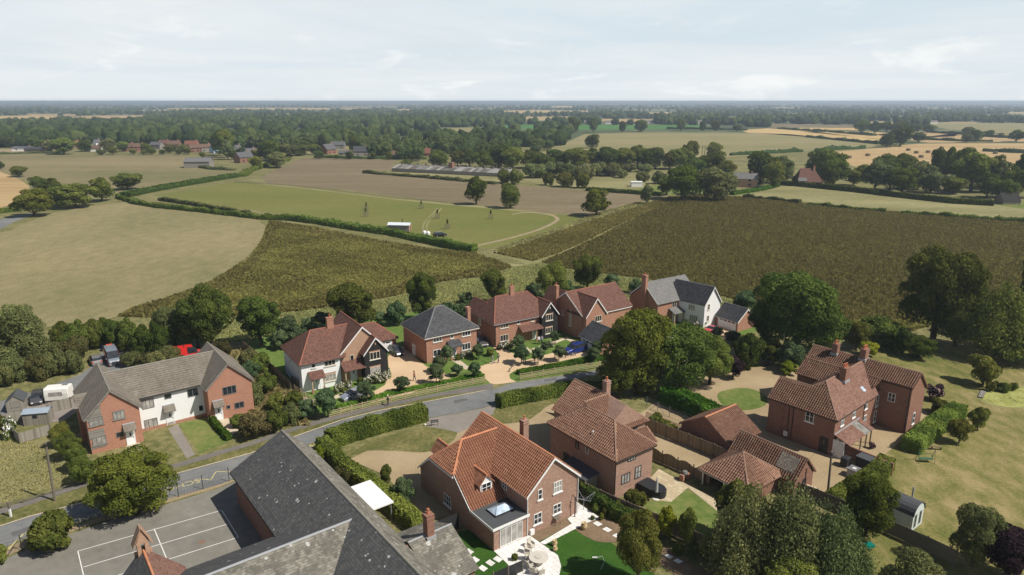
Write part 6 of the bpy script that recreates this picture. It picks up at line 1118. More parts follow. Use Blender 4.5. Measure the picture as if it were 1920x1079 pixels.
# --- hedges
def hedge(pts, wid, h, label, leaf='hedge', dens=30, size=.10, world=False, closed=False, rough=.1, group=None, step=.8):
    P = [Vector(p if world else G(*p)) for p in pts]; Q = []
    for a, b in zip(P[:-1], P[1:]):
        k = max(1, int((b - a).length / step)); Q += [a.lerp(b, i / k) for i in range(k)]
    Q.append(P[-1]); o0 = P[0].copy(); mb = MB(); L_ = len(Q); ring = []; frames = []
    for i, q in enumerate(Q):
        d = (Q[min(i + 1, L_ - 1)] - Q[max(i - 1, 0)]).normalized(); n = Vector((-d.y, d.x)); k = 1 + rough * (rnd.random() - .5) * 2; hh = h * (1 + rough * (rnd.random() - .5) * 2); ww = wid / 2 * k * .9; frames.append((q - o0, n, ww, hh, d))
        ring.append([((q - o0) + n * ww * a, hh * b) for a, b in ((-1, 0), (-1.02, .6), (-.85, .9), (0, .95), (.85, .9), (1.02, .6), (1, 0))])
    V = [(p.x, p.y, z) for r in ring for p, z in r]; F = [(i * 7 + j, i * 7 + j + 1, (i + 1) * 7 + j + 1, (i + 1) * 7 + j) for i in range(L_ - 1) for j in range(6)] + [list(range(7)), list(range((L_ - 1) * 7, L_ * 7))[::-1]]
    mb.add(V, F); core = mb.mesh('hedge', [LM[leaf]]); at = core.attributes.new('var', 'FLOAT', 'FACE'); at.data.foreach_set('value', [.12] * len(core.polygons))
    n = int(dens * sum((Q[i + 1] - Q[i]).length for i in range(L_ - 1)) * (2 * h + wid) / max(.3, (size / .13) ** 2)); k = rng.integers(0, L_ - 1, n) if L_ > 1 else np.zeros(n, int); t = rng.random(n); A = np.array([[f[0].x, f[0].y, f[1].x, f[1].y, f[2], f[3], f[4].x, f[4].y] for f in frames]); f = A[k] * (1 - t[:, None]) + A[np.minimum(k + 1, L_ - 1)] * t[:, None]
    an = (rng.random(n) - .5) * 2; side = rng.random(n) * (2 * h + wid); s1 = side < h; s2 = side > h + wid; top = ~(s1 | s2)
    lat = np.where(s1, -1.0, np.where(s2, 1.0, (side - h) / wid * 2 - 1)); z = np.where(top, 1.0, np.where(s1, side / h, (side - h - wid) / h)); lat = lat * (1 - .14 * (z > .75) * (z - .75) * 4)
    dlt = rng.normal(size=n) * .07; C = np.stack([f[:, 0] + f[:, 2] * (lat * f[:, 4] + np.where(top, 0, np.sign(lat) * np.abs(dlt))), f[:, 1] + f[:, 3] * (lat * f[:, 4] + np.where(top, 0, np.sign(lat) * np.abs(dlt))), np.maximum(.02, z * f[:, 5] * .97 + np.where(top, np.abs(dlt), 0))], 1)
    Nn = np.stack([f[:, 2] * np.where(top, 0, lat), f[:, 3] * np.where(top, 0, lat), np.where(top, 1.0, .25)], 1) + rng.normal(size=(n, 3)) * .55
    for e in (0, -1):    # leafy ends
        m = int(dens * h * wid * 1.2 / max(.3, (size / .13) ** 2)); fr = frames[e]; sg = -1 if e == 0 else 1; l_ = (rng.random(m) * 2 - 1) * fr[2]; zz = rng.random(m) * fr[3]
        C = np.concatenate([C, np.stack([fr[0].x + fr[1].x * l_ + fr[4].x * sg * .1, fr[0].y + fr[1].y * l_ + fr[4].y * sg * .1, zz], 1)]); Nn = np.concatenate([Nn, np.stack([np.full(m, fr[4].x * sg), np.full(m, fr[4].y * sg), np.full(m, .3)], 1) + rng.normal(size=(m, 3)) * .5])
    vr = np.clip(.15 + .55 * rng.random(len(C)) + .3 * np.sin(C[:, 0] * .7 + C[:, 1] * .9), 0, 1)
    o = obj('hedge', core, None, (o0.x, o0.y, 0)); tag(o, label, 'hedge', group)
    obj('foliage', quads('foliage', C, Nn, size * (.6 + .8 * rng.random(len(C))), vr, [LM[leaf]]), o); return o
hedge([(618, 838), (660, 822), (720, 805), (796, 785)], 2.6, 2.2, 'thick clipped hedge along the road, left of the concrete driveway mouth', dens=34); hedge([(606, 842), (640, 880), (700, 925), (750, 965), (784, 995)], 1.9, 1.8, 'long narrow hedge running from the road towards the brick chimney', dens=36)
hedge([(935, 762), (980, 752), (1030, 744), (1075, 735)], 2.2, 1.7, 'clipped hedge along the road, right of the concrete driveway mouth', dens=34); hedge([(1075, 738), (1100, 742), (1140, 742)], 2.2, 2.2, 'shaded hedge behind the middle house', 'dark')
hedge([(1245, 752), (1290, 770), (1340, 795), (1352, 800)], 3.4, 2.6, 'broad bright green laurel hedge beside the gravel court', 'bright', 34, .15); hedge([(1706, 848), (1730, 825), (1760, 802), (1795, 778)], 2.6, 1.9, 'straight clipped hedge beside the farmhouse gable', 'hedge', 40, .1, rough=.03); hedge([(1560, 952), (1600, 925), (1640, 900), (1660, 878)], 2.2, 1.7, 'rounded clipped hedge below the swing seat', 'hedge', 40, .1, rough=.03)
hedge([(632, 768), (690, 753), (760, 735), (830, 722), (905, 706)], 1.1, .6, 'low hedge behind the long rail fence', 'bright', 34, .1); hedge([(972, 702), (1040, 690), (1100, 679), (1142, 672)], 1.3, .7, 'low hedge behind the right hand rail fence', 'bright', 34, .1)
hedge([(398, 790), (412, 808), (430, 826)], .8, .9, 'low hedge dividing the terrace front gardens', 'bright', 30, .1); hedge([(1090, 925), (1120, 950), (1160, 975), (1190, 985)], 1.2, 1.6, 'dark hedge along the board fence between the front gardens', 'dark', 30); hedge([(1390, 590), (1402, 600), (1420, 612)], 1.6, 1.2, 'low hedge beside the brick garage gable', 'bright', 24)
hedge([(222, 372), (260, 384), (300, 390), (360, 396), (430, 404), (490, 411), (535, 413)], 3.0, 1.8, 'rough field hedge along the top of the stubble field', 'hedge', 10, .26, rough=.3, step=2); hedge([(300, 376), (360, 385), (420, 396), (470, 404)], 2.2, 1.6, 'second rough hedge on the edge of the mown field', 'grey', 9, .26, rough=.3, step=2)
hedge([(535, 412), (600, 420), (660, 430), (730, 440), (800, 455), (850, 466), (890, 472)], 3.4, 2.2, 'dense dark hedge between the mown field and the weedy crop', 'hedge', 12, .24, rough=.22, step=2); hedge([(235, 370), (270, 362), (330, 351), (400, 339), (445, 332)], 7, 2.4, 'long broad hedge climbing towards the village', 'dark', 7, .34, rough=.08, step=3)
hedge([(455, 332), (470, 322), (500, 312), (540, 302)], 5, 2.4, 'rough hedge by the village end of the brown field', 'hedge', 7, .34, rough=.3, step=3); hedge([(-80, 405), (-20, 402), (40, 396)], 3, 1.8, 'hedge along the lane on the left', 'hedge', 9, .3, step=2)
hedge([(1465, 347), (1500, 350), (1600, 360), (1700, 372), (1790, 382), (1862, 386)], 3.5, 2.6, 'long dark clipped hedge in front of the cottage gardens', 'dark', 8, .3, rough=.05, step=3); hedge([(1372, 366), (1400, 362), (1430, 357), (1458, 350)], 3, 1.8, 'bright hedge beside the grey roofed brick house', 'bright', 9, .28, step=2)
hedge([(1395, 370), (1450, 376), (1500, 382)], 2.4, 1.3, 'gappy scrub hedge on the crop edge, left part', 'grey', 10, .28, rough=.5, step=2); hedge([(1515, 384), (1600, 393), (1660, 398)], 2.4, 1.3, 'gappy scrub hedge on the crop edge, middle part', 'hedge', 10, .28, rough=.5, step=2); hedge([(1690, 400), (1780, 407), (1920, 417), (2000, 424)], 2.6, 1.3, 'gappy scrub hedge on the crop edge, right part', 'hedge', 10, .28, rough=.5, step=2)
hedge([(1100, 358), (1160, 362), (1240, 368)], 3, 2, 'dark garden hedge at the end of the brown field', 'dark', 8, .3, step=3); hedge([(590, 296), (680, 298), (800, 299)], 4, 2.0, 'hedge in front of the village gardens', 'hedge', 6, .36, rough=.2, step=4)
for a, b, c_, lb in [((684, 325), (800, 334), (930, 346), 'rough bank hedge below the derelict shed'), ((0, 290), (60, 288), (110, 288), 'hedge by the black barn'), ((355, 312), (400, 318), (440, 320), 'grassy hedge below the grey barn')]: hedge([a, b, c_], 4, 1.6, lb, 'grey', 6, .36, rough=.4, step=4)
for pts, lb in [([(1515, 258), (1560, 262), (1650, 271)], 'dark hedge below the ripe wheat'), ([(1460, 242), (1500, 245), (1550, 248)], 'dark hedge above the ripe wheat, left'), ([(1555, 248), (1600, 252), (1640, 255)], 'dark hedge above the ripe wheat, right'), ([(1730, 262), (1790, 265), (1860, 266)], 'dark hedge between the straw fields'), ([(1745, 249), (1790, 252), (1830, 253)], 'dark hedge under the hedgerow trees'), ([(1840, 256), (1880, 259), (1950, 260)], 'dark hedge at the right edge of the far fields'), ([(1250, 242), (1330, 243), (1400, 245)], 'dark hedge at the end of the green crop'), ([(1370, 292), (1430, 289), (1500, 285)], 'hedge along the pasture bottom, left'), ([(1530, 283), (1570, 281), (1620, 279)], 'hedge along the pasture bottom, right'), ([(1845, 284), (1900, 287), (1990, 290)], 'hedge across the straw field on the right')]: hedge(pts, 6, 3.0, lb, 'far', 2.2, .8, rough=.4, step=8)
# --- crops and rough grass: too many stems to count
def scatter(name, P, n, h, wdt, mat, label, cat, tilt=.35, amp=.12, mask=None):
    P = [G(*p) for p in P]; A = np.array(P); tri = []; from mathutils.geometry import tessellate_polygon
    T_ = tessellate_polygon([[Vector((*p, 0)) for p in P]]); ar = np.array([abs((A[b][0] - A[a][0]) * (A[c][1] - A[a][1]) - (A[c][0] - A[a][0]) * (A[b][1] - A[a][1])) for a, b, c in T_]); T_ = np.array(T_)
    dist = np.array([1 / np.linalg.norm(A[t].mean(0)) for t in T_]); k = rng.choice(len(T_), n, p=ar * dist / (ar * dist).sum()); u, v = rng.random(n), rng.random(n); f = u + v > 1; u[f] = 1 - u[f]; v[f] = 1 - v[f]
    xy = A[T_[k, 0]] * (1 - u - v)[:, None] + A[T_[k, 1]] * u[:, None] + A[T_[k, 2]] * v[:, None]
    pat = np.sin(xy[:, 0] * .11 + 1.3 * np.sin(xy[:, 1] * .07)) * np.sin(xy[:, 1] * .13 + xy[:, 0] * .03) + .6 * np.sin(xy[:, 0] * .37 + xy[:, 1] * .21) * np.sin(xy[:, 1] * .45)
    if mask: kk = mask(xy, pat); xy, pat = xy[kk], pat[kk]; n = len(xy)
    hh = h * (.5 + rng.random(n)); C = np.stack([xy[:, 0], xy[:, 1], hh * .45], 1); Nn = np.stack([rng.normal(size=n), rng.normal(size=n), np.abs(rng.normal(size=n)) * tilt + .15], 1); Nn /= np.linalg.norm(Nn, axis=1, keepdims=True)
    up = np.tile([0, 0, 1.], (n, 1)); B = up - Nn * Nn[:, 2:3]; B /= np.linalg.norm(B, axis=1, keepdims=True); Tn = np.cross(Nn, B); a = B * (hh * .55)[:, None]; b = Tn * (wdt * (.5 + rng.random(n)))[:, None]
    V = np.stack([C - a - b * .8, C - a + b * .8, C + a + b, C + a * .8 - b], 1).reshape(-1, 3); me = bpy.data.meshes.new(name); nv = len(V); me.vertices.add(nv); me.vertices.foreach_set('co', V.astype(np.float32).ravel()); me.loops.add(nv); me.loops.foreach_set('vertex_index', np.arange(nv, dtype=np.int32)); me.polygons.add(n); me.polygons.foreach_set('loop_start', np.arange(0, nv, 4, dtype=np.int32)); me.materials.append(LM[mat]); me.update(calc_edges=True)
    at = me.attributes.new('var', 'FLOAT', 'FACE'); at.data.foreach_set('value', np.clip(.25 + amp * pat + .5 * rng.random(n), 0, 1).astype(np.float32)); return tag(obj(name, me), label, cat, None, 'stuff')
A7, B7 = Vector(G(1000, 492)), Vector(G(1216, 407)); D7 = (B7 - A7).normalized()
def tram(xy, pat):
    c = (xy[:, 0] - A7.x) * -D7.y + (xy[:, 1] - A7.y) * D7.x; m = np.mod(c, 24); row = np.mod(c, 1.5) < 1.15
    return (((m > .45) & ((m < 2.3) | (m > 2.75))) | (rng.random(len(c)) < .45)) & (row | (rng.random(len(c)) < .5))
scatter('crop', F7, 210000, .5, .2, 'crop', 'dark brown ripening bean crop filling the large right hand field', 'crop', amp=.05, mask=tram); scatter('crop', F7b, 30000, .5, .2, 'crop', 'strip of the same dark crop beyond the pale track', 'crop')
def edge(xy, pat): return pat > -.35
scatter('crop', F2, 90000, .6, .2, 'crop', 'dark edge plants of the weedy crop above the new houses', 'crop', mask=lambda xy, p: (p < .15) | (rng.random(len(xy)) < .35))
F2i = [(520, 430), (600, 442), (700, 462), (790, 478), (880, 490), (930, 500), (880, 512), (800, 524), (720, 545), (640, 555), (560, 568), (450, 580), (340, 588), (300, 585), (400, 550), (460, 515), (500, 480), (515, 450)]
scatter('weeds', F2i, 100000, .65, .19, 'weed', 'yellow green weeds growing through the dark crop', 'weeds', mask=lambda xy, p: (p > -.25) | (rng.random(len(xy)) < .25))
MEAD = [(300, 600), (450, 594), (560, 586), (660, 572), (740, 558), (830, 530), (900, 522), (960, 503), (1015, 494), (1060, 505), (1130, 515), (1220, 526), (1330, 552), (1430, 580), (1440, 600), (1390, 585), (1280, 598), (1180, 568), (1040, 558), (900, 570), (760, 586), (640, 596), (520, 622), (455, 640), (330, 640)]
scatter('meadow', MEAD, 80000, .3, .11, 'meadow', 'tall pale meadow grass between the crop and the new houses', 'grass', .5)
scatter('meadow', [(-60, 930), (-60, 840), (0, 815), (95, 838), (110, 870), (135, 905), (60, 925), (0, 950)], 2600, .2, .06, 'dry', 'straw coloured rough grass left of the terrace', 'grass', .5)
scatter('rough_grass', [(1420, 580), (1590, 604), (1760, 606), (1700, 625), (1560, 640), (1450, 620)], 9000, .6, .25, 'weed', 'rough green grass strip between the crop and the big dark trees', 'grass', .5)
scatter('rough_grass', [(930, 470), (990, 448), (1060, 424), (1130, 398), (1200, 380), (1215, 384), (1140, 406), (1060, 432), (990, 458), (930, 476)], 8000, .6, .3, 'meadow', 'pale rough grass margin beside the mown field', 'grass', .5)
scatter('rough_grass', [(350, 660), (420, 700), (450, 660), (470, 640), (455, 660), (470, 800), (580, 800), (560, 740), (480, 660)], 14000, .4, .12, 'dry', 'dry grass on the rough ground beside the terrace', 'grass', .5)

mb = MB(); hr_ = random.Random(3); V_ = []; F_ = []
for (dist, base, amp_) in ((9000, 5, 7), (13500, 10, 12), (19000, 18, 22)):
    k0 = len(V_); nseg = 120
    for i in range(nseg + 1):
        x = (i / nseg - .5) * dist * 2.2; hgt_ = base + amp_ * (.5 + .5 * math.sin(x / dist * 7 + dist)) * (.6 + .4 * math.sin(x / dist * 17 + dist * .3)) + 3.5 * hr_.random()
        V_ += [(x, dist - 1500, 0), (x, dist, max(3, hgt_)), (x, dist + 2500, 0)]
    for i in range(nseg): a = k0 + i * 3; F_ += [(a, a + 3, a + 4, a + 1), (a + 1, a + 4, a + 5, a + 2)]
mb.add(V_, F_); o = mb.build('hills', gmat('far_hills', [(.2, (.05, .075, .035)), (.55, (.09, .115, .05)), (.75, (.25, .21, .11)), (.9, (.36, .28, .14))], .0011, .006, .5, 0, None, (1, .35, 1))); o['kind'] = 'structure'
# ================================================================= vehicles
def paint(name, c, metal=.2): m, t, b = newmat(name, .28, .5); b.inputs['Base Color'].default_value = (*c, 1); b.inputs['Metallic'].default_value = metal; b.inputs['Coat Weight'].default_value = .4; return m
m_tyre = plain('tyre', (.018, .018, .018), .9); m_rim = plain('alloy_rim', (.45, .45, .46), .35, .5, .6); m_lampw = plain('lamp_lens', (.75, .75, .72), .2, .5); m_lampr = plain('rear_lamp', (.45, .02, .015), .3, .5); m_carglass = glassmat('car_glass', (.015, .018, .022), .05)
CAR = [(2.18, .60, .5, .56, .58), (2.05, .80, .66, .72, .70), (1.1, .88, .88, .95, .78), (.30, .90, .92, 1.42, .60), (-.9, .90, .94, 1.45, .60), (-1.65, .89, .96, 1.36, .58), (-2.05, .86, .93, 1.0, .72), (-2.2, .74, .62, .66, .66)]
SUV = [(2.3, .62, .6, .7, .6), (2.15, .86, .85, .95, .78), (1.2, .93, 1.05, 1.12, .82), (.5, .95, 1.08, 1.66, .68), (-1.2, .95, 1.1, 1.70, .68), (-1.95, .94, 1.12, 1.6, .66), (-2.25, .9, 1.1, 1.16, .78), (-2.35, .8, .7, .75, .7)]
LOW = [(2.15, .6, .42, .48, .55), (2.0, .8, .58, .64, .70), (.8, .88, .78, .84, .78), (.1, .9, .82, 1.18, .58), (-.5, .9, .84, 1.2, .56), (-1.3, .9, .86, .98, .66), (-2.0, .84, .78, .84, .72), (-2.15, .7, .5, .55, .62)]
VAN = [(2.75, .75, .8, .9, .7), (2.6, .95, 1.05, 1.15, .85), (2.0, 1.0, 1.2, 1.32, .9), (1.15, 1.02, 1.3, 2.42, .84), (0.2, 1.02, 1.3, 2.5, .86), (-2.6, 1.02, 1.3, 2.5, .86), (-2.75, 1.0, 1.25, 2.4, .82), (-2.78, .98, .6, 1.2, .9)]
def vehicle(shape, px, to, colr, label, name='parked_car', cat='car', glass=(2, 6), trim=None, rack=False):
    x, y = G(*px); a = G(*to); hd = math.atan2(a[1] - y, a[0] - x); r = empty(name, label, cat, (x, y, 0), hd); zb = .22; V = []
    for X, w_, belt, top, wt in shape: V += [(X, -w_ * .96, zb), (X, -w_, .5), (X, -w_ * .97, belt), (X, -wt, top), (X, wt, top), (X, w_ * .97, belt), (X, w_, .5), (X, w_ * .96, zb)]
    FB = []; FG = []; n = len(shape); FT = []
    for i in range(n - 1):
        for j in range(8):
            f = (i * 8 + j, i * 8 + (j + 1) % 8, (i + 1) * 8 + (j + 1) % 8, (i + 1) * 8 + j); g = False
            if glass[0] <= i < glass[1]:
                if j in (2, 4): g = True
                if j == 3 and (i == glass[0] or (i == glass[1] - 1 and glass[1] == 6)): g = True
            (FG if g else (FT if trim and j in (0, 6) else FB)).append(f)
    FB += [list(range(8)), list(range((n - 1) * 8, n * 8))[::-1]]
    mb = MB(); mb.add(V, FB); 
    if trim: mb.add(V, FT, 1)
    body = mb.build('body', [colr, trim or colr], r); bm = body.modifiers.new('bevel', 'BEVEL'); bm.width = .05; bm.segments = 2; bm.limit_method = 'ANGLE'
    mb = MB(); mb.add(V, FG); mb.build('window', m_carglass, r)
    wr = .34 if shape is not LOW else .31; wb = shape[1][0] * .66
    for X in (wb, -wb):
        for Y in (-1, 1):
            mb = MB(); mb.tube([(X, Y * shape[3][1] * .80, wr), (X, Y * shape[3][1] * 1.02, wr)], wr, 14); wl = mb.build('wheel', m_tyre, r); mb = MB(); mb.tube([(X, Y * shape[3][1] * 1.0, wr), (X, Y * shape[3][1] * 1.03, wr)], wr * .62, 10); mb.build('rim', m_rim, wl)
    z1 = shape[1][2]; x1 = shape[0][0]; x2 = shape[-2][0]
    for Y in (-1, 1):
        mb = MB(); mb.box(x1 - .16, Y * .42, z1 - .16, x1 + .01, Y * .72, z1 - .02); mb.build('headlight', m_lampw, r); mb = MB(); mb.box(x2 - .13, Y * .55, shape[-2][2] - .25, x2 + .1, Y * .8, shape[-2][2] - .03); mb.build('tail_light', m_lampr, r)
        mb = MB(); mb.box(shape[2][0] - .35, Y * (shape[3][1] + .02), shape[3][2], shape[2][0] - .15, Y * (shape[3][1] + .2), shape[3][2] + .14); mb.build('wing_mirror', colr, r)
    mb = MB(); mb.box(x1 - .1, -.5, .3, x1 + .02, .5, z1 - .2); mb.build('grille', m_dkm, r)
    if rack:
        for X in (-.2, -1.3, -2.2): mb = MB(); mb.box(X - .04, -.8, 2.5, X + .04, .8, 2.58); mb.build('roof_bar', m_dkm, r)
    return r
p_silver = paint('silver_paint', (.34, .31, .28), .5); p_grey = paint('grey_paint', (.11, .11, .11), .4); p_blue = paint('blue_paint', (.02, .04, .20)); p_black = paint('black_paint', (.012, .012, .014)); p_red = paint('red_paint', (.50, .035, .05), .1); p_vred = paint('post_red', (.62, .025, .02), 0); p_vgrey = paint('van_grey', (.20, .23, .26), .1); p_pale = paint('pale_paint', (.42, .46, .52), .5); p_orange = paint('orange_red', (.60, .09, .04), 0)
vehicle(CAR, (180, 680), (172, 664), p_silver, 'silver estate car parked left of the grey and red van'); vv = vehicle(VAN, (212, 679), (221, 696), p_vgrey, 'tall grey van with orange red sides parked facing the camera', 'parked_van', 'van', (2, 3), p_orange)
mb = MB()
for Y in (-1, 1): mb.box(-2.6, Y * 1.025, .55, .9, Y * 1.035, 2.1); mb.box(1.25, Y * 1.01, .55, 1.9, Y * 1.03, 1.15)
mb.build('side_panel', p_orange, vv)
mb = MB(); mb.box(-2.7, -.5, 2.5, -2.45, .5, 2.62); mb.build('light_bar', p_orange, vv)
vehicle(VAN, (350, 674), (385, 668), p_vred, 'bright red van half hidden behind the terrace roof', 'parked_van', 'van', (2, 4), None, True)
vehicle(SUV, (1078, 661), (1060, 666), p_blue, 'dark blue car parked at the slate roofed garage'); vehicle(CAR, (743, 663), (752, 670), p_grey, 'dark grey car parked in front of the red tiled garage'); vehicle(LOW, (1333, 622), (1318, 629), p_red, 'low red car parked by the white garage door'); vehicle(CAR, (903, 646), (911, 655), p_grey, 'grey car in the shade between the two brick houses'); vehicle(CAR, (664, 746), (650, 751), p_pale, 'pale car behind the young trees below the porches'); vehicle(SUV, (825, 444), (835, 443), p_black, 'small black car beside the hedge on the mown field'); vehicle(CAR, (71, 752), (68, 770), p_grey, 'grey car behind the grey garden shed')
# caravan
r = empty('caravan', 'white touring caravan parked on the yard behind the board fence', 'caravan', (*G(113, 752), 0), R(12)); mb = MB(); mb.profile([(-1.05, .5), (1.05, .5), (1.1, 1.6), (1.0, 2.35), (.8, 2.5), (-.8, 2.5), (-1.0, 2.35), (-1.1, 1.6)], 'u', -1.7, 1.7); b_ = mb.build('body', plain('caravan_white', (.72, .70, .64), .5), r); bv = b_.modifiers.new('bevel', 'BEVEL'); bv.width = .2; bv.segments = 3
mb = MB(); mb.box(.5, .1, 2.5, 1.3, .55, 2.56); mb.build('roof_vent', m_grey, r); mb = MB(); mb.box(-1.0, -1.12, 1.3, .9, -1.07, 1.9); mb.build('window', m_glassb, r)
for Y in (-1, .85): mb = MB(); mb.tube([(0, Y, .33), (0, Y + .18, .33)], .33, 12); mb.build('wheel', m_tyre, r)
mb = MB(); mb.tube([(1.7, 0, .5), (2.7, 0, .45)], .05); mb.build('tow_bar', m_dkm, r)
# ================================================================= people
def person(px, face, top, legs, hair, label, stride=.18, skin=(.42, .24, .16), arm=.1):
    x, y = G(*px); me = bpy.data.meshes.new('person'); z = lambda v: v
    J = [(0, 0, .98), (0, 0, 1.15), (0, 0, 1.42), (0, 0, 1.54), (.02, 0, 1.66), (.01, 0, 1.76), (.0, .2, 1.40), (-arm, .25, 1.13), (.12, .24, .9), (.0, -.2, 1.40), (arm, -.25, 1.13), (.2, -.22, .93), (0, .1, .92), (stride * .8, .11, .5), (stride, .11, .09), (stride + .16, .12, .04), (0, -.1, .92), (-stride * .3, -.11, .5), (-stride, -.11, .09), (-stride + .16, -.12, .04)]
    E_ = [(0, 1), (1, 2), (2, 3), (3, 4), (4, 5), (2, 6), (6, 7), (7, 8), (2, 9), (9, 10), (10, 11), (0, 12), (12, 13), (13, 14), (14, 15), (0, 16), (16, 17), (17, 18), (18, 19)]
    Rr = [.15, .14, .17, .06, .1, .075, .075, .05, .04, .075, .05, .04, .1, .07, .045, .04, .1, .07, .045, .04]
    bm = bmesh.new(); lay = bm.verts.layers.skin.verify(); bv_ = [bm.verts.new(p) for p in J]
    for i, rr in enumerate(Rr): bv_[i][lay].radius = (rr, rr * (1.25 if i in (1, 2) else 1)); bv_[i][lay].use_root = i == 0
    for a, b in E_: bm.edges.new((bv_[a], bv_[b]))
    bm.to_mesh(me); bm.free(); tmp = bpy.data.objects.new('tmp', me); col.objects.link(tmp); tmp.modifiers.new('skin', 'SKIN'); tmp.modifiers.new('sub', 'SUBSURF').levels = 1
    dg = bpy.context.evaluated_depsgraph_get(); ev = tmp.evaluated_get(dg); nm = bpy.data.meshes.new_from_object(ev); bpy.data.objects.remove(tmp)
    ms = [plain('skin', skin, .7), plain('top_cloth', top, .9), plain('trouser_cloth', legs, .9), plain('shoe', (.02, .02, .02), .6)]
    nm.materials.clear()
    for m in ms: nm.materials.append(m)
    for p in nm.polygons:
        c = p.center; p.material_index = 0 if c.z > 1.5 or (c.z < 1.0 and abs(c.y) > .19) else (1 if c.z > .95 else (2 if c.z > .1 else 3)); p.use_smooth = True
    o = obj('person', nm, None, (x, y, .02), R(face)); tag(o, label, 'person')
    mb = MB(); mb.lathe([(.02, 1.86), (.09, 1.84), (.115, 1.77), (.11, 1.68), (.06, 1.6)], 10, (-.015, 0, 0)); mb.build('hair', plain('hair', hair, .8), o, smooth=True)
    return o
person((777, 715), -20, (.25, .08, .06), (.05, .045, .06), (.02, .014, .01), 'person in a red brown top and dark trousers walking across the buff drive', .2, (.25, .13, .08))
person((728, 762), -150, (.06, .045, .06), (.035, .03, .04), (.72, .66, .55), 'pale haired person in dark clothes walking on the footway by the rail fence', .22)
person((923, 683), 20, (.30, .28, .36), (.38, .36, .40), (.03, .02, .02), 'shorter person in pale clothes on the cul de sac', .16); person((934.5, 681), 200, (.20, .21, .24), (.05, .05, .06), (.015, .012, .01), 'taller person in a grey top and dark trousers on the cul de sac', .14)
person((1010, 646), -60, (.66, .64, .66), (.02, .02, .025), (.03, .02, .015), 'person in a white top standing on the left of a couple before the porch', .06); person((1015.5, 645.5), -110, (.36, .38, .46), (.02, .022, .03), (.03, .022, .016), 'person in a grey shirt standing on the right of a couple before the porch', .05)
# ================================================================= fences
def rail_fence(pts, label, h=1.15, rails=4, gap=2.0, mat=None, name='rail_fence', pw=.06):
    P = [Vector(G(*p)) for p in pts]; o0 = P[0].copy(); r = empty(name, label, 'fence', (o0.x, o0.y, 0)); Q = []
    for a, b in zip(P[:-1], P[1:]):
        k = max(1, round((b - a).length / gap)); Q += [a.lerp(b, i / k) for i in range(k)]
    Q.append(P[-1]); mb = MB(); mb.box(-pw, -pw, 0, pw, pw, h + .08); pm = mb.mesh('post', mat or m_rail); rz = math.atan2((P[-1] - P[0]).y, (P[-1] - P[0]).x)
    for q in Q[:98]: obj('post', pm, r, (q.x - o0.x, q.y - o0.y, 0), rz)
    for k in range(rails):
        mb = MB(); z = h * (k + .75) / rails
        for a, b in zip(Q[:-1], Q[1:]):
            d = (b - a).normalized(); n = Vector((-d.y, d.x)) * .02; off = Vector((d.y, -d.x)) * (pw + .022); A, B = a - o0 + off, b - o0 + off
            mb.add([(A.x - n.x, A.y - n.y, z - .05), (B.x - n.x, B.y - n.y, z - .05), (B.x + n.x, B.y + n.y, z - .05), (A.x + n.x, A.y + n.y, z - .05), (A.x - n.x, A.y - n.y, z + .05), (B.x - n.x, B.y - n.y, z + .05), (B.x + n.x, B.y + n.y, z + .05), (A.x + n.x, A.y + n.y, z + .05)], [(3, 2, 1, 0), (4, 5, 6, 7), (0, 1, 5, 4), (1, 2, 6, 5), (2, 3, 7, 6), (3, 0, 4, 7)])
        mb.build('rail', mat or m_rail, r)
    return r
rail_fence([(618, 784), (680, 768), (760, 749), (840, 731), (909, 718)], 'long four rail timber fence between the footway and the new houses'); rail_fence([(975, 713), (1040, 702), (1100, 693), (1146, 686)], 'four rail timber fence right of the estate entrance'); rail_fence([(541, 725), (565, 742), (590, 762)], 'short four rail fence running down beside the white new house', 1.1, 3)
rail_fence([(955, 698), (962, 688), (985, 682), (1020, 677), (1060, 672), (1079, 667)], 'low single rail timber fence along the right hand drive', .55, 1, 2.4, m_postw); rail_fence([(793, 721), (808, 712), (830, 707), (860, 705), (890, 703)], 'low single rail timber fence around the middle planting strip', .55, 1, 2.4, m_postw); rail_fence([(5, 953), (45, 944), (100, 926), (150, 908)], 'low grey wooden rail along the footway at the left', .6, 1, 2.2, m_postw)
rail_fence([(440, 343), (560, 351), (700, 369), (850, 384)], 'thin post and wire fence along the mown field', 1.0, 2, 7, m_postw, 'wire_fence', .04)
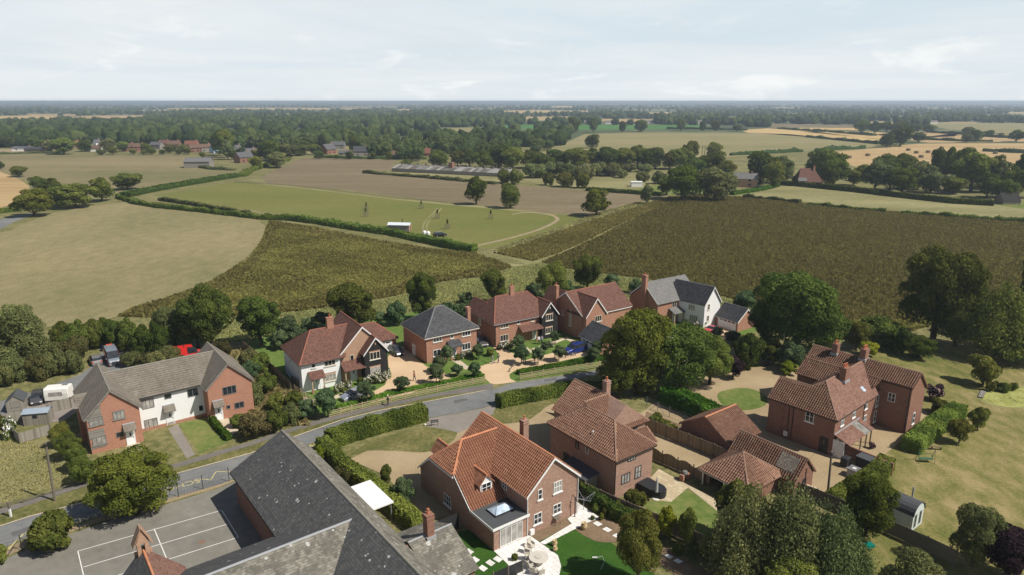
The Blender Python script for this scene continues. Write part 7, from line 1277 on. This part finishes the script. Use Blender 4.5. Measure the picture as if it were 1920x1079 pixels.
def panel_fence(pts, label, h=1.8, mat=None, gap=1.9, wave=0.0, name='board_fence'):
    P = [Vector(G(*p)) for p in pts]; o0 = P[0].copy(); r = empty(name, label, 'fence', (o0.x, o0.y, 0)); mat = mat or m_fencew
    mb = MB(); mb.box(-.06, -.06, 0, .06, .06, h + .1); pm = mb.mesh('post', m_postw)
    for a, b in zip(P[:-1], P[1:]):
        k = max(1, round((b - a).length / gap)); rz = math.atan2((b - a).y, (b - a).x); ln = (b - a).length / k; mb = MB(); m_ = 8 if wave else 1
        for i in range(m_):
            za, zb = [h - wave * abs(math.sin(math.pi * q / m_)) if wave < 0 else h - wave + wave * math.sin(math.pi * q / m_) for q in (i, i + 1)]; x0_, x1_ = .06 + (ln - .12) * i / m_, .06 + (ln - .12) * (i + 1) / m_
            mb.add([(x0_, -.02, .05), (x1_, -.02, .05), (x1_, .02, .05), (x0_, .02, .05), (x0_, -.02, za), (x1_, -.02, zb), (x1_, .02, zb), (x0_, .02, za)], [(3, 2, 1, 0), (4, 5, 6, 7), (0, 1, 5, 4), (1, 2, 6, 5), (2, 3, 7, 6), (3, 0, 4, 7)])
        me = mb.mesh('panel', mat)
        for i in range(k): q = a.lerp(b, i / k) - o0; obj('panel', me, r, (q.x, q.y, 0), rz); obj('post', pm, r, (q.x, q.y, 0), rz)
    q = P[-1] - o0; obj('post', pm, r, (q.x, q.y, 0)); return r
panel_fence([(1209, 806), (1290, 838), (1362, 868)], 'tall straight board fence beside the dark gabled garage', 1.9); panel_fence([(1213, 858), (1270, 882), (1330, 910)], 'board fence with wavy arched tops behind the sandstone patio', 1.75, None, 1.9, .35); panel_fence([(1079, 922), (1150, 955), (1231, 990), (1300, 1022), (1355, 1046)], 'long dark board fence between the two front gardens', 1.7); panel_fence([(1478, 922), (1530, 942), (1575, 962), (1662, 1000), (1736, 1034), (1790, 1060)], 'dark board fence behind the hanging trees and the blue shed', 1.7, m_postw)
panel_fence([(3, 800), (44, 790)], 'short grey board fence beside the pale garden shed', 1.7, m_fencegrey); panel_fence([(90, 776), (134, 765)], 'grey board fence behind the garden shed, next to the caravan', 1.7, m_fencegrey); panel_fence([(8, 806), (38, 832), (96, 815)], 'grey board fence corner around the rough lawn', 1.5, m_fencegrey); panel_fence([(455, 655), (500, 690), (546, 733)], 'long board fence on the left side of the striped lawn', 1.7); panel_fence([(548, 722), (560, 731)], 'short board fence at the corner of the white new house', 1.7)
panel_fence([(820, 1007), (862, 990)], 'black slatted gate fence between the school and the front house', 1.9, m_dkm); panel_fence([(925, 1096), (980, 1072)], 'dark slatted screen at the edge of the white patio', 1.3, m_dkm); panel_fence([(1040, 776), (1058, 785)], 'brown board fence left of the middle house', 1.7); panel_fence([(1098, 930), (1078, 912)], 'orange brown fence behind the middle house lean to', 1.6)
def mesh_fence(pts, label, h=1.9, gap=3.0, mat=None, stays=()):
    P = [Vector(G(*p)) for p in pts]; o0 = P[0].copy(); r = empty('mesh_fence', label, 'fence', (o0.x, o0.y, 0)); mat = mat or m_dkm; Q = []
    for a, b in zip(P[:-1], P[1:]): k = max(1, round((b - a).length / gap)); Q += [a.lerp(b, i / k) for i in range(k)]
    Q.append(P[-1]); mb = MB(); mb.tube([(0, 0, 0), (0, 0, h)], .045, 6); pm = mb.mesh('post', mat)
    for q in Q: obj('post', pm, r, (q.x - o0.x, q.y - o0.y, 0))
    mb = MB()
    for a, b in zip(Q[:-1], Q[1:]):
        a, b = a - o0, b - o0
        for z in np.linspace(.1, h - .05, 5): mb.tube([(a.x, a.y, z), (b.x, b.y, z)], .011, 4)
        for i in range(1, 8): c = a.lerp(b, i / 8); mb.tube([(c.x, c.y, .1), (c.x, c.y, h - .05)], .007, 3)
    mb.build('mesh', mat, r)
    for i in [s_ for s_ in stays if s_ < len(Q)]:
        q = Q[i] - o0
        for s in (-1, 1): mb = MB(); d = (Q[min(i + 1, len(Q) - 1)] - Q[max(i - 1, 0)]).normalized() * 1.3 * s; mb.tube([(q.x, q.y, h * .85), (q.x + d.x, q.y + d.y, 0)], .03, 5); mb.build('stay', mat, r)
mesh_fence([(-60, 1066), (42, 1033), (70, 1022)], 'black mesh fence beside the zigzag line at the bottom left', 1.9, 3, None, (1, 2)); mesh_fence([(150, 996), (200, 980), (250, 962), (335, 932), (381, 918), (430, 903)], 'black mesh fence between the road and the playground', 1.9, 3, None, (8, 11)); mesh_fence([(1212, 762), (1255, 782), (1300, 800), (1330, 812)], 'wire mesh fence of the kitchen garden with a braced corner post', 1.6, 3, m_grey, (1,))
# ================================================================= poles, signs and small things
def pole(px, pt, label, lean=True, arm=True):
    b_ = Vector((*G(*px), 0)); h = hgt(px[0], px[1], pt[1]); t_ = G(*pt, h); r = empty('telegraph_pole', label, 'pole', b_); top = Vector((t_[0] - b_.x, t_[1] - b_.y, h)); top.xy *= .6
    mb = MB(); mb.tube([(0, 0, -.2), top * .5, top], [.15, .13, .11], 10); mb.build('shaft', m_postw, r)
    mb = MB(); mb.box(top.x - .12, top.y - .12, h - .5, top.x + .12, top.y + .12, h - .2); mb.tube([(top.x - .35, top.y, h - .15), (top.x + .35, top.y, h - .15)], .04); mb.build('bracket', m_dkm, r); return b_ + top
t1 = pole((103, 940), (88, 830), 'leaning wooden telegraph pole beside the rough straw coloured lawn'); t2 = pole((1552, 928), (1557, 847), 'wooden telegraph pole in the gravel court below the farmhouse')
def cable(a, b, label, sag=.6):
    a, b = Vector(a), Vector(b); mb = MB(); mb.tube([tuple((a.lerp(b, i / 10) - a) - Vector((0, 0, sag * 4 * (i / 10) * (1 - i / 10)))) for i in range(11)], .014, 4); tag(mb.build('cable', m_dkm, None, a), label, 'cable')
cable(t1, (-52, 83.5, 5.0), 'thin overhead wire from the left telegraph pole to the terrace'); cable(t2, (47.0, 84.5, 5.2), 'thin overhead wire from the right telegraph pole to the farmhouse')
r = empty('marker_post', 'short post, dark above and white below, on the verge at the left', 'post', (*G(21, 970), 0)); mb = MB(); mb.box(-.09, -.09, 0, .09, .09, 1.1); mb.build('base', m_frame, r); mb = MB(); mb.box(-.11, -.11, 1.1, .11, .11, 1.9); mb.build('cap', m_postw, r)
r = empty('street_sign', 'small dark name board on two legs at the edge of the front grass', 'sign', (*G(815, 799), 0), R(15)); mb = MB(); mb.box(-.55, -.03, .55, .55, .03, .95); mb.build('board', m_dkm, r); mb = MB(); mb.box(-.45, -.036, .64, .45, -.031, .86); mb.build('face_panel', m_grey, r)
for X in (-.45, .45): mb = MB(); mb.box(X - .03, -.03, 0, X + .03, .03, .55); mb.build('leg', m_dkm, r)
mb = MB(); mb.lathe([(.12, 0), (.2, .08), (.2, .18), (.08, .28)], 8); tag(mb.build('stone', m_stone, None, (*G(797, 798), 0)), 'white painted stone on the grass beside the hedge end', 'stone')
r = empty('wheelie_bin', 'black wheeled bin under the trees at the edge of the gravel court', 'bin', (*G(1303, 716), 0), R(30)); mb = MB(); mb.prism([(-.28, -.3), (.28, -.3), (.28, .3), (-.28, .3)], .08, 1.0); mb.build('body', m_dkm, r); mb = MB(); mb.box(-.31, -.34, 1.0, .31, .34, 1.08); mb.build('lid', m_grey, r)
for X in (-.2, .2): mb = MB(); mb.tube([(X - .04, .3, .1), (X + .04, .3, .1)], .1, 10); mb.build('wheel', m_tyre, r)
def shed(px, th, w_, d_, ze, zr, wallm, roofm, label, name='garden_shed', axis='u', wall2=None, arch=False):
    r = empty(name, label, 'shed', (*G(*px), 0), R(th)); mb = MB(); b0, b1 = (0, d_) if axis == 'u' else (0, w_); m_ = (b0 + b1) / 2
    if arch: prof = [(b0, 0), (b1, 0), (b1, ze)] + [(m_ + (b1 - b0) / 2 * math.cos(a), ze + (zr - ze) * math.sin(a)) for a in np.linspace(.35, math.pi - .35, 7)] + [(b0, ze)]
    else: prof = [(b0, 0), (b1, 0), (b1, ze), (m_, zr), (b0, ze)]
    mb.profile(prof, axis, 0, w_ if axis == 'u' else d_); mb.build('wall', wallm, r); mb = MB()
    if arch:
        pts = [(b1 + .12, ze - .1)] + [(m_ + (b1 - b0) / 2 * 1.03 * math.cos(a), ze + (zr - ze) * math.sin(a) + .02) for a in np.linspace(.3, math.pi - .3, 8)] + [(b0 - .12, ze - .1)]
        for a, b in zip(pts[:-1], pts[1:]): mb.slab([(-.1, a[0], a[1]), (w_ + .1, a[0], a[1]), (w_ + .1, b[0], b[1]), (-.1, b[0], b[1])] if axis == 'u' else [(a[0], -.1, a[1]), (a[0], d_ + .1, a[1]), (b[0], d_ + .1, b[1]), (b[0], -.1, b[1])], .05)
    else: gable(mb, axis, 0, w_ if axis == 'u' else d_, b0, b1, m_, ze, zr, .15, .1, .05, None, False)
    mb.build('roof', [roofm, roofm], r); return r
m_felt_blue = plain('blue_felt', (.27, .32, .37), .8); m_tealw = boards('pale_blue_boards', (.50, .56, .54), (.60, .66, .63), .14)
s_ = shed((45, 800), 12, 3.3, 1.9, 1.9, 2.25, m_fencegrey, m_felt_blue, 'grey board shed with pale blue felt roof and small window behind the grey fence'); mb = MB(); mb.box(1.3, -.03, 1.1, 1.9, -.002, 1.55); mb.build('window', m_glass, s_)
s_ = shed((14, 776), 25, 2.2, 3.0, 1.7, 2.6, m_fencegrey, m_felt, 'pale weathered shed with pointed gable at the left edge', 'garden_shed', 'v'); mb = MB(); mb.box(.5, -.04, .05, 1.6, -.002, 1.8); mb.build('door', m_silver, s_)
s_ = shed((1708, 998), 38, 2.6, 5.6, 2.0, 3.0, m_tealw, m_felt, 'pale blue summerhouse shed with curved grey roof on the big lawn', 'garden_shed', 'v', None, True)
for c_ in (.65, 1.85): mb = MB(); mb.box(c_ - .28, -.03, .3, c_ + .28, -.002, 1.9); w_ = mb.build('glazed_door', m_grey, s_); mb = MB(); mb.box(c_ - .2, -.04, .5, c_ + .2, -.031, 1.8); mb.build('pane', m_glass, w_)
mb = MB(); mb.tube([(2.2, 1.2, 2.4), (2.2, 1.2, 4.1)], .09, 8); mb.build('flue', m_lead, s_)
r = empty('log_store', 'grey felt roofed lean to with boarded end behind the middle house', 'shed', (*G(1120, 918), 0), R(126.5)); mb = MB(); mb.profile([(0, 0), (2.0, 0), (2.0, 1.9), (0, 2.2)], 'u', 0, 4.6); mb.build('wall', m_fencegrey, r); mb = MB(); mb.slab([(-.15, -.15, 2.2), (4.8, -.15, 2.2), (4.8, 2.15, 1.9), (-.15, 2.15, 1.9)], .06); mb.build('roof', m_felt, r)
# shepherd hut on the field
r = empty('shepherd_hut', 'shepherd hut with pale metal roof and stove pipe by the field hedge', 'hut', (*G(750, 436), 0), R(-8)); mb = MB(); mb.box(-3.8, -1.4, .5, 3.8, 1.4, 2.9); mb.build('wall', m_silver, r); mb = MB(); gable(mb, 'u', -3.8, 3.8, -1.4, 1.4, 0, 2.9, 3.5, .3, .3, .08, None, False); mb.build('roof', [plain('tin_roof', (.62, .66, .68), .4), m_grey], r); mb = MB(); mb.tube([(1, 0, 3.4), (1, 0, 5)], .12); mb.build('stove_pipe', m_dkm, r); mb = MB(); mb.box(3.8, -1.3, .5, 3.86, 1.3, 2.9); mb.build('end_wall', m_brick_tan, r); mb = MB(); mb.box(3.87, -.4, .6, 3.9, .4, 2.4); mb.build('door', m_dkm, r)
for X in (-2.8, 2.8): mb = MB(); mb.tube([(X, -1.3, .35), (X, 1.3, .35)], .35, 10); mb.build('wheel', m_dkm, r)
for px, py in ((796, 440), (803, 441)): mb = MB(); mb.lathe([(.7, 0), (.7, .9), (.4, 1.3), (.05, 1.4)], 8); tag(mb.build('water_butt', m_frame, None, (*G(px, py), 0)), 'small white tank beside the hut on the mown field', 'tank', 'white tanks beside the hut')
for px, py in ((687, 396), (686, 407), (790, 392), (820, 410), (839, 430), (920, 411)):   # young trees in tree guards
    r = empty('tree_guard', 'young sapling inside a wooden guard on the mown field', 'tree guard', (*G(px, py), 0), 0, 'saplings in guards on the mown field'); mb = MB()
    for a, b in ((-1, -1), (1, -1), (1, 1), (-1, 1)): mb.box(a * .8 - .05, b * .8 - .05, 0, a * .8 + .05, b * .8 + .05, 1.9)
    for z_ in (.5, 1.1, 1.7):
        for q in (((-.8, -.8), (.8, -.8)), ((.8, -.8), (.8, .8)), ((.8, .8), (-.8, .8)), ((-.8, .8), (-.8, -.8))): mb.tube([(*q[0], z_), (*q[1], z_)], .05, 4)
    mb.build('guard', m_postw, r); mb = MB(); mb.tube([(0, 0, 0), (.1, 0, 2.6), (0, .1, 4.0)], [.04, .03, .015], 5); mb.build('stem', m_bark, r); o = obj('foliage', KINDS['scrub'][2][0][0], r, (0, 0, 1.8)); o.scale = (.22, .22, .7)
r = empty('pylon', 'thin wooden power pole pair at the edge of the pasture', 'pole', (*G(1318, 300), 0)); mb = MB(); mb.tube([(-1, 0, 0), (-1, 0, 11)], .2); mb.tube([(1, 0, 0), (1, 0, 11)], .2); mb.tube([(-2, 0, 10.3), (2, 0, 10.3)], .15); mb.build('frame', m_postw, r)
for px, py in ((1582, 294), (1592, 297), (1627, 293), (1703, 283), (1718, 288), (1740, 287), (1727, 296), (1866, 289)): mb = MB(); mb.lathe([(.1, 0), (1.9, .05), (2.0, 1.1), (1.9, 2.1), (.1, 2.2)], 10); tag(mb.build('straw_bale', m_brown, None, (*G(px, py), 0)), 'straw bale lying on the far stubble field', 'bale', 'straw bales on the far field')
mb = MB(); mb.box(-3, -2, 0, 3, 2, 2.4); mb.box(-3.2, -2.2, 2.4, 3.2, 2.2, 2.7); tag(mb.build('greenhouse', m_frame, None, (*G(1193, 350), 0)), 'small white greenhouse in the garden beyond the brown field', 'greenhouse')
s_ = shed((1880, 384), 0, 8, 6, 1.6, 5.0, m_postw, plain('dark_thatch', (.028, .027, .024), .95), 'small dark pyramid roofed hut at the end of the cottage hedge', 'hut')
# farmhouse court
r = empty('gas_box', 'grey concrete box with pale lid in the gravel court', 'box', (*G(1600, 893), 0), R(40)); mb = MB(); mb.box(-.65, -.6, 0, .65, .6, 1.0); mb.build('body', m_stone, r); mb = MB(); mb.box(-.7, -.65, 1.0, .7, .65, 1.08); mb.box(-.2, -.2, 1.08, .2, .2, 1.11, 1); mb.build('lid', [m_grey, m_frame], r)
r = empty('garden_wall', 'low brick wall with dark flat capping beside the farmhouse porch', 'wall', (*G(1579, 855), 0), math.atan2(G(1640, 880)[1] - G(1579, 855)[1], G(1640, 880)[0] - G(1579, 855)[0])); mb = MB(); mb.box(0, 0, 0, 6.3, .25, 1.7); mb.build('wall', m_brick_old, r); mb = MB(); mb.box(2.4, -1.6, 1.5, 6.0, -.002, 1.62); mb.build('store_roof', m_felt, r); mb = MB(); mb.box(2.5, -1.5, 0, 5.9, -.003, 1.49); mb.build('store', m_dkm, r)
r = empty('oil_tank', 'dark oil tank in the shade beside the low brick wall', 'tank', (*G(1584, 874), 0), R(40)); mb = MB(); mb.box(-.6, -.45, .1, .6, .45, 1.3); t_ = mb.build('body', m_dkm, r); bv = t_.modifiers.new('bevel', 'BEVEL'); bv.width = .12; bv.segments = 2; mb = MB(); mb.box(-.7, -.55, 0, .7, .55, .1); mb.build('base', m_concrete, r)
r = empty('swing_seat', 'green metal swing seat frame on the dry lawn', 'swing seat', (*G(1735, 866), 0), R(-3))
for X in (-1.0, 1.0): mb = MB(); mb.tube([(X - .15, -.6, 0), (X, 0, 1.75), (X + .15, .7, 0)], .035); mb.build('side_frame', plain('green_metal', (.03, .09, .06), .5), r)
mb = MB(); mb.tube([(-1.0, 0, 1.75), (1.0, 0, 1.75)], .035); mb.build('top_bar', m_dkm, r); mb = MB(); mb.box(-.85, -.3, .45, .85, .2, .5); mb.tube([(-.85, .2, .5), (-.85, .35, .95), (.85, .35, .95), (.85, .2, .5)], .03); mb.build('seat', plain('green_seat', (.04, .11, .07), .6), r)
r = empty('bench', 'short wooden plank bench on the lawn by the small dark tree', 'bench', (*G(1755, 843), 0), R(-12)); mb = MB(); mb.box(-.7, -.18, .38, .7, .18, .44); mb.build('seat', m_brown, r)
for X in (-.55, .55): mb = MB(); mb.box(X - .05, -.15, 0, X + .05, .15, .38); mb.build('leg', m_postw, r)
r = empty('timber_jetty', 'small pale timber edge at the left end of the pond', 'jetty', (*G(1841, 741), 0), R(50)); mb = MB(); mb.box(-1.6, -.35, .1, 1.6, .35, .2); mb.build('deck', m_silver, r)
for X in (-1.4, 1.4): mb = MB(); mb.box(X - .06, -.3, -.1, X + .06, .3, .1); mb.build('post', m_postw, r)
for px, py, n_ in ((1512, 918, 3), (1525, 922, 2)): r = empty('stone_stack', 'pile of pale stone slabs against the outbuilding gable' if n_ == 3 else 'smaller pile of pale slabs beside the board fence', 'stones', (*G(px, py), 0), R(30)); mb = MB(); [mb.box(-.6 + .1 * i, -.4, .12 * i, .6 - .08 * i, .4, .12 * i + .1) for i in range(n_ + 2)]; mb.build('slab', m_path, r)
# patio of the middle house
r = empty('garden_furniture', 'garden furniture under a black cover on the sandstone patio', 'covered furniture', (*G(1222, 923), 0), R(-50)); mb = MB(); mb.prism([(-1.5, -1.0), (1.0, -1.0), (1.7, -.6), (1.9, 0), (1.7, .6), (1.0, 1.0), (-1.5, 1.0)], .02, .95); c_ = mb.build('cover', plain('black_cover', (.022, .023, .026), .6), r); bv = c_.modifiers.new('bevel', 'BEVEL'); bv.width = .1; bv.segments = 2
r = empty('parasol', 'closed grey parasol standing beside the black cover', 'parasol', (*G(1230, 936), 0)); mb = MB(); mb.tube([(0, 0, 0), (0, 0, 2.9)], .035); mb.build('pole', m_grey, r); mb = MB(); mb.lathe([(.16, .9), (.2, 1.0), (.17, 1.7), (.09, 2.6), (.02, 2.85)], 10); mb.build('canopy', plain('grey_canvas', (.40, .40, .40), .9), r); mb = MB(); mb.lathe([(.45, 0), (.45, .08), (.1, .12)], 12); mb.build('base', m_stone, r)
r = empty('barbecue', 'brick barbecue with round lid beside the wavy fence', 'barbecue', (*G(1283, 900), 0), R(36)); mb = MB(); mb.box(-.6, -.3, 0, -.35, .3, .85); mb.box(.35, -.3, 0, .6, .3, .85); mb.build('pier', m_brick, r); mb = MB(); mb.lathe([(.05, 1.3), (.3, 1.2), (.38, .95), (.38, .87)], 12); mb.build('lid', m_grey, r)
# patio of the front house
m_rattan = plain('pale_rattan', (.50, .46, .39), .9); m_stonep = plain('pale_pot', (.50, .37, .2), .8)
r = empty('patio_table', 'round pale table with raised centre on the white patio', 'table', (*G(1010, 1057), .05)); mb = MB(); mb.lathe([(.05, .70), (.98, .70), (1.0, .74), (.05, .75)], 24); mb.build('tabletop', plain('table_top', (.55, .51, .44), .6), r); mb = MB(); mb.lathe([(.38, .752), (.38, .80), (.05, .81)], 20); mb.build('turntable', m_rattan, r); mb = MB(); mb.lathe([(.5, 0), (.45, .1), (.4, .69)], 16); mb.build('pedestal', m_rattan, r)
def chair(px, face, label):
    r = empty('patio_chair', label, 'chair', (*G(*px), .05), R(face), 'pale woven chairs round the patio table'); mb = MB(); mb.box(-.28, -.3, .3, .3, .3, .42); mb.build('seat', m_rattan, r); mb = MB(); mb.add([(-.3, -.3, .42), (-.22, -.3, .42), (-.22, .3, .42), (-.3, .3, .42), (-.42, -.27, .92), (-.35, -.27, .94), (-.35, .27, .94), (-.42, .27, .92)], [(3, 2, 1, 0), (4, 5, 6, 7), (0, 1, 5, 4), (1, 2, 6, 5), (2, 3, 7, 6), (3, 0, 4, 7)]); mb.build('backrest', m_rattan, r)
    for Y in (-.3, .25): mb = MB(); mb.box(-.28, Y, .42, .25, Y + .06, .64); mb.build('armrest', m_rattan, r)
    for X in (-.25, .22):
        for Y in (-.27, .22): mb = MB(); mb.box(X, Y, 0, X + .05, Y + .05, .3); mb.build('leg', m_rattan, r)
for px, fc, lb in (((996, 1028), -50, 'pale woven chair at the back of the table, farthest from the camera'), ((991, 1038), -25, 'second pale chair from the back on the left of the table'), ((990, 1050), 5, 'third pale chair on the left of the table'), ((993, 1066), 40, 'pale chair at the lower left of the table'), ((1000, 1076), 70, 'pale chair nearest the dark screen'), ((1014, 1080), 110, 'pale chair cut by the bottom edge of the picture')): chair(px, fc, lb)
for px, lb, s_ in (((1040, 1024), 'small stone urn at the patio edge, farther of a touching pair', .8), ((1041, 1034), 'small stone urn at the patio edge, nearer of a touching pair', .7), ((1095, 993), 'round ochre jar beside the flower bed', 1.0)): mb = MB(); mb.lathe([(.18 * s_, 0), (.34 * s_, .25 * s_), (.36 * s_, .5 * s_), (.22 * s_, .75 * s_), (.26 * s_, .82 * s_), (.2 * s_, .8 * s_), (.1 * s_, .5 * s_)], 14); tag(mb.build('plant_pot', m_stonep, None, (*G(*px), .05), smooth=True), lb, 'pot')
r = empty('rotary_dryer', 'folded out rotary clothes dryer on the white paving', 'clothes dryer', (*G(1094, 957), .06)); mb = MB(); mb.tube([(0, 0, 0), (0, 0, 1.7)], .03); mb.build('pole', m_lead, r)
for k_ in range(4): a = k_ * 1.571 + .4; mb = MB(); mb.tube([(0, 0, 1.3), (1.5 * math.cos(a), 1.5 * math.sin(a), 1.95)], .02); mb.build('arm', m_lead, r)
mb = MB()
for q in (.6, 1.0, 1.4):
    P_ = [(q * math.cos(k_ * 1.571 + .4), q * math.sin(k_ * 1.571 + .4), 1.3 + .43 * q) for k_ in range(5)]
    for a, b in zip(P_[:-1], P_[1:]): mb.tube([a, b], .008, 3)
mb.build('line', m_lead, r)
r = empty('bird_table', 'small wooden stand against the brick wall below the kitchen window', 'stand', (*G(1044, 983), 0), R(36)); mb = MB(); mb.box(-.4, -.3, .8, .4, .3, .88); mb.build('top', m_postw, r)
for X, Y in ((-.3, -.2), (.3, -.2), (0, .25)): mb = MB(); mb.tube([(X * 1.3, Y * 1.3, 0), (X * .5, Y * .5, .8)], .03); mb.build('leg', m_postw, r)
r = empty('lawn_sprinkler', 'white lawn sprinkler with its hose on the bright turf', 'sprinkler', (*G(1115, 1047), .02)); mb = MB(); mb.box(-.25, -.06, .03, .25, .06, .12); mb.build('head', m_frame, r); mb = MB(); mb.tube([(.2, 0, .03), (.8, .3, .03), (.9, -.6, .03), (.4, -1.8, .03)], .02, 5); mb.build('hose', m_tealw, r)
r = empty('wheelbarrow', 'green garden barrow lying under the trees at the bottom edge', 'barrow', (*G(1628, 1030), 0), R(20)); mb = MB(); mb.prism([(-.5, -.3), (.5, -.35), (.5, .35), (-.5, .3)], .35, .6); mb.build('tray', plain('green_plastic', (.0, .16, .12), .5), r); mb = MB(); mb.tube([(.7, -.05, .18), (.7, .05, .18)], .18, 10); mb.build('wheel', m_tyre, r)
for Y in (-.25, .25): mb = MB(); mb.tube([(-1.1, Y, .55), (.7, Y * .2, .2)], .025); mb.build('handle', m_dkm, r)
# painted words on the road, readable from the other side
def words(txt, px, to, size, label):
    cu = bpy.data.curves.new('lettering', 'FONT'); cu.body = txt; cu.size = size; cu.align_x = 'CENTER'; cu.align_y = 'CENTER'; t = bpy.data.objects.new('lettering', cu); col.objects.link(t); dg = bpy.context.evaluated_depsgraph_get(); me = bpy.data.meshes.new_from_object(t.evaluated_get(dg)); bpy.data.objects.remove(t); me.materials.clear(); me.materials.append(m_yellow)
    a = G(*px); b = G(*to); o = obj('road_lettering', me, None, (*a, .034), math.atan2(b[1] - a[1], b[0] - a[0]) + math.pi); o['kind'] = 'structure'
words('SCHOOL', (325, 915), (360, 905), 1.5, ''); words('KEEP CLEAR', (205, 958), (240, 946), 1.3, '')
# ================================================================= haze between here and the horizon
HAZE = 0.00018
mb = MB(); mb.box(-40000, -300, -3, 40000, 32000, 47.5); hz_ = mb.build('haze', bpy.data.materials.new('haze')); hz_['kind'] = 'stuff'
hm = hz_.data.materials[0]; hm.use_nodes = True; ht = hm.node_tree; ht.nodes.clear(); ho = N(ht, 'ShaderNodeOutputMaterial'); hv = N(ht, 'ShaderNodeVolumePrincipled')
hv.inputs['Color'].default_value = (.68, .80, .93, 1); hv.inputs['Density'].default_value = HAZE; hv.inputs['Anisotropy'].default_value = .2; L(ht, hv.outputs[0], ho.inputs['Volume'])
